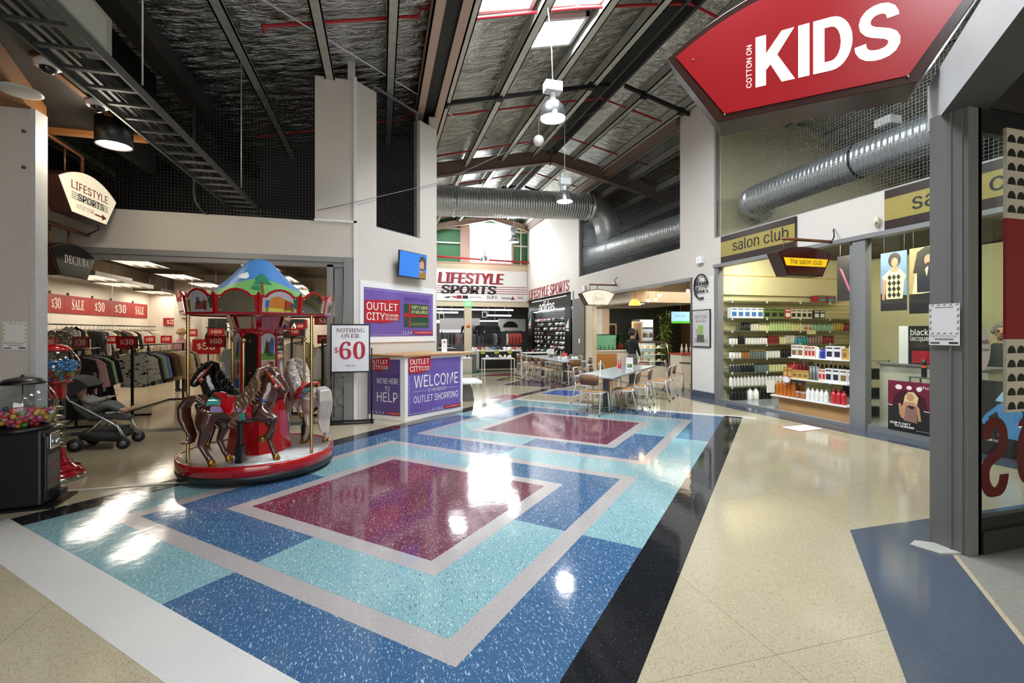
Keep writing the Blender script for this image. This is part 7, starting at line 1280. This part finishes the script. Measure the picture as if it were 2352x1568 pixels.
CL = {'black': cloth('black', '#161617'), 'charcoal': cloth('charcoal', '#2f3032'), 'grey': cloth('grey', '#8a8a88'), 'white': cloth('white', '#dcd8d0'), 'cream': cloth('cream', '#cfc2a4'), 'beige': cloth('beige', '#b59a70'), 'mint green': cloth('mint', '#94b49a'), 'lavender blue': cloth('lavender', '#7f84b0'), 'brown': cloth('brown', '#6a5038'), 'pink': cloth('pink', '#b88a90'), 'zebra print': cloth('zebra', '#b8b5a8', 'zebra', 8), 'leaf print': cloth('leaf', '#3a3524', 'leaf', 14, '#b09040'), 'speckled': cloth('speckle', '#3c3a36', 'leaf', 30, '#a8a294'), 'coral red': cloth('coral', '#c04a42'), 'navy': cloth('navy', '#232a3c'), 'pale green': cloth('palegreen', '#a4bf86'), 'orange': cloth('orange', '#b5501f')}
def rack(label, p0, p1, h, items, where, kind_default='jumper', feet=True, face=None, zoff=-.13):
    """black rail with garments hung square to it"""
    p0, p1 = Vector(p0), Vector(p1); d = p1-p0; L_ = d.length; rz = math.atan2(d.y, d.x)-pi/2; t = thing('clothes_rail', label, 'clothes rail', p0, rz)
    MB().cyl((0, 0, h), (0, L_, h), .014, 8).build('rail', BLACKM, t)
    if feet:
        for y in (.06, L_-.06): MB().box(-.018, y-.018, 0, .018, y+.018, h).build('post', BLACKM, t)
        mb = MB(); mb.box(-.3, .04, 0, .3, .08, .035); mb.box(-.3, L_-.08, 0, .3, L_-.04, .035); mb.box(-.3, .04, 0, -.26, L_-.04, .035); mb.build('base_frame', BLACKM, t)
    else:
        for y in (.1, L_-.1): MB().cyl((0, y, h), (-.3, y, h), .012, 6).build('wall_arm', BLACKM, t)
    n = {}; N_ = len(items)
    for i, it in enumerate(items):
        c, k = (it, kind_default) if isinstance(it, str) else it; q = p0+d*((i+.7)/(N_+.4)); n[(c, k)] = n.get((c, k), 0)+1
        garment(k, CL[c], '%s %s %s from the front %s' % (ORD[n[(c, k)]-1], c, {'jumper': 'jumper', 'dress': 'dress', 'vest': 'top', 'trousers': 'trousers'}[k], where), (q.x, q.y, h+zoff), rz+radians((i*53 % 17)-8), 'clothes '+where)
a = FL(300, 956); rack('black clothes rail with the zebra print jumper in front', (a.x, a.y, 0), (a.x+.05, a.y+2.3, 0), 1.3, ['zebra print', 'zebra print', 'charcoal', 'mint green', 'lavender blue', 'black', 'brown', 'brown', 'beige', 'beige', 'cream', 'beige', 'cream', 'speckled', 'beige'], 'on the zebra jumper rail', zoff=-.16)
a = FL(172, 985); rack('black clothes rail full of black clothes behind the pushchair', (a.x, a.y, 0), (a.x-.25, a.y+1.2, 0), 1.26, [('black', 'dress'), ('pink', 'jumper'), ('black', 'dress'), ('charcoal', 'jumper'), ('pale green', 'jumper'), ('black', 'dress'), ('black', 'jumper'), ('black', 'dress')], 'on the black clothes rail')
rack('rear rail along the left wall, nearest length', (-6.7, 12.2, 0), (-6.7, 14.6, 0), 1.72, [('speckled', 'jumper'), ('black', 'vest'), ('grey', 'trousers'), ('grey', 'trousers'), ('black', 'trousers'), ('beige', 'vest'), ('black', 'jumper'), ('black', 'dress'), ('speckled', 'dress'), ('charcoal', 'dress'), ('white', 'jumper'), ('leaf print', 'dress'), ('leaf print', 'dress'), ('black', 'jumper')], 'on the near left wall rail', feet=False)
rack('rear rail along the left wall, farther length', (-6.7, 14.7, 0), (-6.7, 16.9, 0), 1.72, [('brown', 'jumper'), ('white', 'jumper'), ('black', 'jumper'), ('cream', 'jumper'), ('cream', 'vest'), ('white', 'jumper'), ('black', 'dress'), ('cream', 'jumper'), ('cream', 'dress'), ('white', 'jumper'), ('cream', 'jumper')], 'on the far left wall rail', feet=False)
rack('rail on the rear wall left of the black panel', (-5.3, 16.8, 0), (-3.9, 16.8, 0), 1.7, [('black', 'jumper'), ('cream', 'trousers'), ('cream', 'trousers'), ('white', 'trousers'), ('cream', 'trousers'), ('black', 'trousers'), ('cream', 'trousers')], 'on the rear wall rail')
rack('black rail of grey and white cardigans behind the black horse', (-2.75, 10.2, 0), (-2.85, 11.9, 0), 1.35, [('grey', 'dress'), ('grey', 'dress'), ('white', 'jumper'), ('speckled', 'dress'), ('black', 'dress'), ('grey', 'jumper')], 'on the grey cardigan rail')
rack('black rail of cream clothes behind the pearl horse', (-1.62, 9.6, 0), (-1.72, 11.6, 0), 1.45, [('cream', 'dress'), ('white', 'dress'), ('cream', 'jumper'), ('white', 'jumper'), ('beige', 'dress'), ('cream', 'dress'), ('white', 'dress')], 'on the cream clothes rail by the door')
rack('black rail of pale tops beside the sliding door frame', (-1.05, 9.3, 0), (-1.0, 10.3, 0), 1.4, [('white', 'vest'), ('cream', 'dress'), ('white', 'dress'), ('cream', 'vest'), ('white', 'dress')], 'on the rail beside the door frame')
rack('rail of cream clothes on the right rear wall', (-1.6, 16.6, 0), (.2, 16.6, 0), 1.75, [('cream', 'dress')]*4+[('white', 'dress')]*4, 'on the right rear wall rail')
t = thing('display_table', 'dark low table of folded white clothes behind the carousel', 'table', (-3.9, 12.2, 0)); B(0, 0, .62, 1.3, .8, .66).build('top', BLACKP, t); [B(x, y, 0, x+.05, y+.05, .62).build('leg', BLACKP, t) for x in (0, 1.25) for y in (0, .75)]; B(.05, .05, .12, 1.25, .75, .16).build('lower_shelf', BLACKP, t)
for k in range(8): tag(MB().box(-.13, -.16, 0, .13, .16, .06+.02*(k % 3)).build('folded_jumper', CL['white'], bevel=.025, loc=(-3.72+.3*(k % 4), 12.4+.4*(k // 4), .66)), '%s folded white jumper from the left in the %s row on the low dark table' % (ORD[k % 4], 'front' if k < 4 else 'back'), 'garment', 'folded jumpers')
TUBEG = M('tube_glow', '#fff0d8', .5, emit=6, var=0); FIXT = M('fixture_metal', '#8f8b84', .3, .6)
proto = None
for k, (px, py) in enumerate(((317, 605), (415, 637), (285, 656), (365, 673), (222, 640), (482, 657), (595, 612), (648, 642), (678, 660), (700, 676), (715, 686))):
    p = FL(px, py, (3.02, 3.02, 2.72, 2.72, 2.72, 2.95, 3.02, 2.95, 2.9, 2.85, 2.8)[k]); lab = 'louvred fluorescent ceiling light in the fashion shop, %s' % ['nearest, left row', 'second of the left row', 'left of the second', 'third of the left row', 'partly behind the black hanging sign', 'left of the carousel tent', 'behind the carousel tent peak', 'nearest right of the tent', 'second right of the tent', 'third right of the tent', 'farthest right'][k]
    if p.y > 16.8: p.y = 16.6
    if proto is None:
        proto = t = thing('ceiling_light', lab, 'lamp', p, group='fluorescent lights in the fashion shop'); mb = MB()
        for q in ((-.34, -.75, 0, -.32, .75, .09), (.32, -.75, 0, .34, .75, .09), (-.34, -.75, 0, .34, -.73, .09), (-.34, .73, 0, .34, .75, .09), (-.34, -.75, .085, .34, .75, .095)): mb.box(*q)
        mb.build('housing', FIXT, t)
        for x in (-.21, 0, .21): MB().cyl((x, -.7, .05), (x, .7, .05), .028, 10).build('tube', TUBEG, t)
        for x in (-.105, .105): B(x-.006, -.73, .0, x+.006, .73, .07).build('louvre', FIXT, t)
        for y in (-.6, .6): MB().cyl((0, y, .09), (0, y, .36), .004, 6).build('hanger_wire', STEEL, t)
    else: dup(proto, p, 0, lab)
    light('fluorescent_glow', (p.x, p.y, p.z-.02), (.62, 1.4), 17, (0, 0, 0), (1, .9, .76))
tag(B(-5.9, 16.42, 2.0, -5.65, 16.6, 2.28).build('wall_speaker', M('speaker_cream', '#cfc6b8', .6)), 'cream square speaker on the column of the fashion shop', 'speaker'); struct('trim_20', B(-4.9, 5.55, .0015, -1.9, 5.6, .006), STEEL)
# ================================================================== SPORTS SHOP
SHW, SHK = M('shoe_white', '#f2f0f0', .5), M('shoe_black', '#1e1e20', .5)
_sh = []
def shoe(upper, label, loc, rz, group, scale=1.0, tilt=0):
    if not _sh:
        mb = MB(); mb.tube([(-.13, 0, .045), (-.12, 0, .06), (-.06, 0, .065), (.0, 0, .055), (.07, 0, .04), (.12, 0, .032), (.145, 0, .026)], [(.03, .012), (.036, .045), (.04, .047), (.044, .036), (.046, .026), (.038, .018), (.012, .008)], 12, flat=(0, 1, 0)); mb.tube([(-.12, 0, .09), (-.085, 0, .105), (-.045, 0, .1)], [(.02, .012), (.03, .016), (.026, .01)], 8, flat=(0, 1, 0)); mb.mi = 1; mb.tube([(-.145, 0, .014), (-.12, 0, .014), (0, 0, .012), (.1, 0, .014), (.15, 0, .02)], [(.024, .012), (.04, .014), (.042, .013), (.048, .013), (.016, .01)], 10, flat=(0, 1, 0)); o = mb.build('sports_shoe', [upper, SHW]); m2 = MB(); [m2.bar((.0+.022*i, -.022, .098-.012*i), (.0+.022*i, .022, .098-.012*i), .007, .004) for i in range(4)]; m2.build('laces', INKW, o); _sh.append(o)
    else: o = dup(_sh[0])
    o.location = loc; o.rotation_euler = (0, tilt, rz); o.scale = (scale,)*3; recolor(o, upper); return tag(o, label, 'shoe', group)
mb = MB()
for k in range(24): mb.box(XR+.335, 17.9, .4+.11*k, XR+.35, 23.3, .42+.11*k)
struct('trim_21', mb, M('slat_grey', '#83868a', .35, .6))
rr = random.Random(8); SH = [SHW, SHW, SHW, M('shoe_grey', '#c2c2c4', .5), SHW, M('shoe_coral', '#d8505a', .5), SHW]
for r_ in range(8):
    z = .62+.21*r_; n = 0; y = 22.9
    while y > 18.5:
        if rr.random() < .8: n += 1; shoe(SH[rr.randrange(7)], '%s shoe from the left in row %s from the bottom of the black shoe window' % (ORD[n-1], ORD[r_]), (XR+.24, y, z), -pi/2+radians(rr.uniform(-25, 25)), 'shoes on the black slat wall', 1.12, -.3); 
        y -= rr.uniform(.4, .6)
    t = thing('shoe_ledge', 'narrow clear ledge under shoe row %s from the bottom' % ORD[r_], 'shelf', (XR+.15, 18.4, z-.03), group='clear ledges in the shoe window'); B(0, 0, 0, .19, 4.7, .012).build('ledge', GSH, t)
t = thing('shop_sign', 'white adidas letters hanging above the shoe window', 'sign', (XR+.02, 0, 0)); pa = ONX(1239, 711, XR); B(.012, 17.75, 2.62, .06, 23.45, 3.14).build('fascia', SIGNB, t); mb = MB(); letter(mb, 'adidas', frame((0, 0, 0), (0, -1, 0), Z), -21.7, 2.5, .52, 2.1, 'bold', lift=.01); mb.build('lettering', M('lit_letter_soft', '#f4f2ee', .4, emit=.5), t)
for i, (ya_, z0) in enumerate(((18.1, 1.6), (23.2, 1.75))):
    t = thing('shop_sign', 'white three bar badge with small letters at the %s end of the shoe window' % ('near', 'far')[i], 'sign', (XR+.02, ya_, z0)); F = frame((0, 0, 0), (0, -1, 0), Z); B(.004, -.33, -z0, .04, .33, 2.62-z0).build('side_panel', SIGNB, t)
    for k, hh in enumerate((.18, .29, .4)): x = -.2+.12*k; MB().prism([(x, .12), (x+.1, .12), (x+.1, .12+hh*.8), (x+.04, .12+hh)], F, .01).build('bar', WHITE, t)
    mb = MB(); letter(mb, 'adidas', F, -.2, .0, .1, .36, 'black'); mb.build('lettering', INKW, t)
t = thing('ceiling_light', 'wavy white light strips at the head of the shoe window', 'lamp', (XR+.12, 17.9, 2.56)); 
for dz in (0, .14): MB().tube([(0, i*.45, dz+.02*sin(i*1.7+dz*9)) for i in range(12)], .022, 8).build('strip', M('cold_strip', '#f6faff', .5, emit=4, var=0), t)
# shoe tables in front of the shop
t = thing('display_table', 'black display counter with white ends before the sports shop, loaded with shoes', 'table', (3.5, 18.0, 0)); B(.2, .1, .1, 1.75, .75, .78).build('body', BLACKP, t); B(0, 0, .78, 1.95, .85, .83).build('top', WHITE, t, bevel=.01); B(0, 0, .12, .2, .85, .78).build('end_panel', CW, t, bevel=.02); B(1.89, 0, .0, 1.95, .85, .78).build('end_panel', WHITE, t); [MB().cyl((x, y-.02, .05), (x, y+.02, .05), .05, 12).build('castor', CHROME, t) for x in (.08, .2) for y in (.1, .75)]
t = thing('display_table', 'slim white metal table in front of the black shoe counter', 'table', (3.72, 17.2, 0)); B(0, 0, .52, 1.2, .5, .56).build('top', WHITE, t); [B(x, y, 0, x+.035, y+.035, .52).build('leg', WHITE, t) for x in (0, 1.165) for y in (0, .465)]
cs = [SHW, SHK, M('shoe_tan', '#b59a72', .6), SHW, M('shoe_blue', '#4a6a9a', .5), M('shoe_red', '#a83038', .5), SHK, M('shoe_stone', '#cfc6b4', .6)]
for k in range(22): i, j = k % 11, k // 11; shoe(cs[(k*5+j) % 8], '%s shoe from the left in the %s row on the black shoe counter' % (ORD[i], ('front', 'back')[j]), (3.6+.175*i, 18.15+.4*j, .831), radians(rr.uniform(40, 140)), 'shoes on the black counter', 1.05)
for k in range(6): shoe([SHW, SHK, SHK, SHW, SHW, SHW][k], '%s shoe from the left on the slim white table' % ORD[k], (3.9+.17*k, 17.42, .561), radians(60+20*(k % 3)), 'shoes on the slim white table', 1.1)
for k in range(3): tag(B(3.75+.55*k, 17.985, .7, 3.93+.55*k, 17.998, .83).build('price_card', M('card_lime', '#c9cc4a', .5)), '%s yellow price card from the left on the black shoe counter' % ORD[k], 'price card', 'yellow price cards')
t = thing('display_table', 'grey display table with dark shoes at the left of the black counter', 'table', (2.5, 17.4, 0)); B(0, 0, 0, .8, .7, .55).build('body', CW, t); B(.85, .2, 0, 1.0, .8, .72).build('end_unit', TLEG, t); B(-.02, -.02, .55, .82, .72, .58).build('top', WHITE, t)
for k in range(4): shoe([SHK, _mats['shoe_blue'], SHW, SHK][k], '%s shoe from the left on the grey display table' % ORD[k], (2.6+.19*k, 17.7, .581), radians(80), 'shoes on the grey table', 1.1)
shoe(SHK, 'black and white shoe lying high at the end of the information desk counter view', (DEP(1024, 800, 12).x, DEP(1024, 800, 12).y, 1.131), radians(20), None, 1.3)['label'] = 'large black and white shoe on the tall stand behind the information desk'
t = thing('display_stand', 'narrow dark stand holding the black and white shoe', 'stand', (DEP(1024, 800, 12).x, DEP(1024, 800, 12).y, 0)); B(-.2, -.15, 1.09, .25, .15, 1.13).build('top', BLACKP, t); B(-.05, -.05, 0, .05, .05, 1.09).build('post', BLACKM, t)
t = thing('display_table', 'white framed low table with dark shoes right of the black counter', 'table', (5.65, 18.1, 0)); B(0, 0, .68, 1.3, .7, .71).build('top', WHITE, t); [B(x, y, 0, x+.035, y+.035, .68).build('leg', WHITE, t) for x in (0, 1.265) for y in (0, .665)]; B(.02, .02, .3, 1.28, .68, .32).build('lower_shelf', WHITE, t)
for k in range(5): shoe([SHK, _mats['shoe_red'], SHK, SHK, SHW][k], '%s shoe from the left on the white framed low table' % ORD[k], (5.8+.23*k, 18.4, .711), radians(70+15*k), 'shoes on the white framed table', 1.1)
# inside the sports shop: rails, lights, stacked shoes
for k, (x, y, items) in enumerate(((6.35, 24.2, ['white', 'coral red', 'coral red', 'coral red', 'coral red']), (4.8, 24.4, ['navy', 'charcoal', 'black', 'black', 'charcoal', 'grey', 'black']), (3.05, 25.0, ['black', 'charcoal', 'navy', 'black', 'pink', 'grey', 'black']), (1.25, 24.6, ['black', 'pink', 'grey', 'charcoal', 'black', 'black', 'navy', 'grey']))): rack('sports clothes rail, %s from the right of the far shop' % ORD[k], (x, y, 0), (x+(.95 if k == 0 else 1.4 if k < 3 else 1.6), y+.05, 0), 1.62, items, 'on far sports rail %s from the right' % ORD[k])
for k, (x, it) in enumerate(((4.7, 'black'), (5.0, 'grey'), (5.45, 'black'), (5.9, 'charcoal'), (6.3, 'charcoal'))): garment('jumper', CL[it], '%s high hung jacket from the left in the far sports shop' % ORD[k], (x, 26.2, 1.95), radians(5*k), 'high hung jackets')
for k, (x, y, l, z) in enumerate(((4.6, 25.2, 5.0, 2.78), (2.4, 26.4, 3.6, 2.66), (1.6, 28.2, 3.0, 2.6), (5.6, 30.6, 4.4, 2.3), (2.4, 31.0, 3.4, 2.2), (6.8, 27.4, 1.6, 2.55))): t = thing('ceiling_light', 'long white tube light in the far sports shop, %s' % ['nearest', 'second on the left', 'third on the left', 'low at the rear right', 'low at the rear left', 'short, on the right'][k], 'lamp', (x, y, z), group='tube lights in the sports shop'); MB().cyl((-l/2, 0, 0), (l/2, 0, 0), .04, 10).build('tube', M('cold_tube', '#f4f8ff', .5, emit=5, var=0), t); [MB().cyl((s*l*.4, 0, .03), (s*l*.4, 0, 3.3-z), .008, 6).build('hanger_rod', STEEL, t) for s in (-1, 1)]
for k, (px, py) in enumerate(((1014, 726), (1113, 722))):
    p = ONY(px, py, 26.0); t = thing('sign_frame', 'small square white frame hanging in the far sports shop, %s' % ('left', 'right')[k], 'frame', p); mb = MB(); [mb.box(*q) for q in ((-.14, 0, -.16, .14, .02, -.13), (-.14, 0, .13, .14, .02, .16), (-.14, 0, -.13, -.11, .02, .13), (.11, 0, -.13, .14, .02, .13))]; mb.build('frame', WHITE, t); B(-.11, .005, -.13, .11, .015, .13).build('panel', BLACKP, t); MB().cyl((0, .01, .16), (0, .01, 3.3-p.z), .004, 6).build('wire', STEEL, t)
t = thing('wall_panel', 'pale grey picture panel at the rear of the sports shop', 'panel', (3.6, 30.0, 1.7)); B(0, 0, 0, 2.6, .04, .75).build('panel', M('panel_grey', '#a9a6aa', .6, var=.2), t); B(0, -.005, -.16, 3.0, .04, -.0).build('lit_ledge', M('ledge_glow', '#e8f0ff', .5, emit=1.2), t)
t = thing('wall_panel', 'white panel with a black arch mark at the rear right of the sports shop', 'panel', (7.2, 29.0, 1.6)); B(0, 0, 0, 1.8, .04, .8).build('panel', M('panel_white', '#c9cbcd', .6), t); MB().prism([(.4+.5*cos(a*pi/10)+.4, .25+.4*sin(a*pi/10)) for a in range(11)], frame((0, -.002, 0), (1, 0, 0), Z), .003).build('arch_mark', PDK, t)
t = thing('shoe_stand', 'low black stand of mixed shoes inside the sports shop doorway', 'stand', (2.0, 22.6, 0)); B(0, 0, 0, 1.7, .6, .5).build('body', BLACKP, t)
for k in range(8): shoe(cs[(k*3) % 8], '%s shoe from the left on the low black stand in the sports doorway' % ORD[k], (2.12+.2*k, 22.85, .501), radians(60+17*(k % 4)), 'shoes on the low black stand', 1.05)
t = thing('shoe_stand', 'second low black stand of mixed shoes right of the beige column', 'stand', (4.7, 22.4, 0)); B(0, 0, 0, 1.9, .6, .55).build('body', BLACKP, t)
for k in range(9): shoe(cs[(k*3+2) % 8], '%s shoe from the left on the stand right of the beige column' % ORD[k], (4.8+.2*k, 22.65, .551), radians(60+17*(k % 4)), 'shoes on the stand right of the column', 1.05)
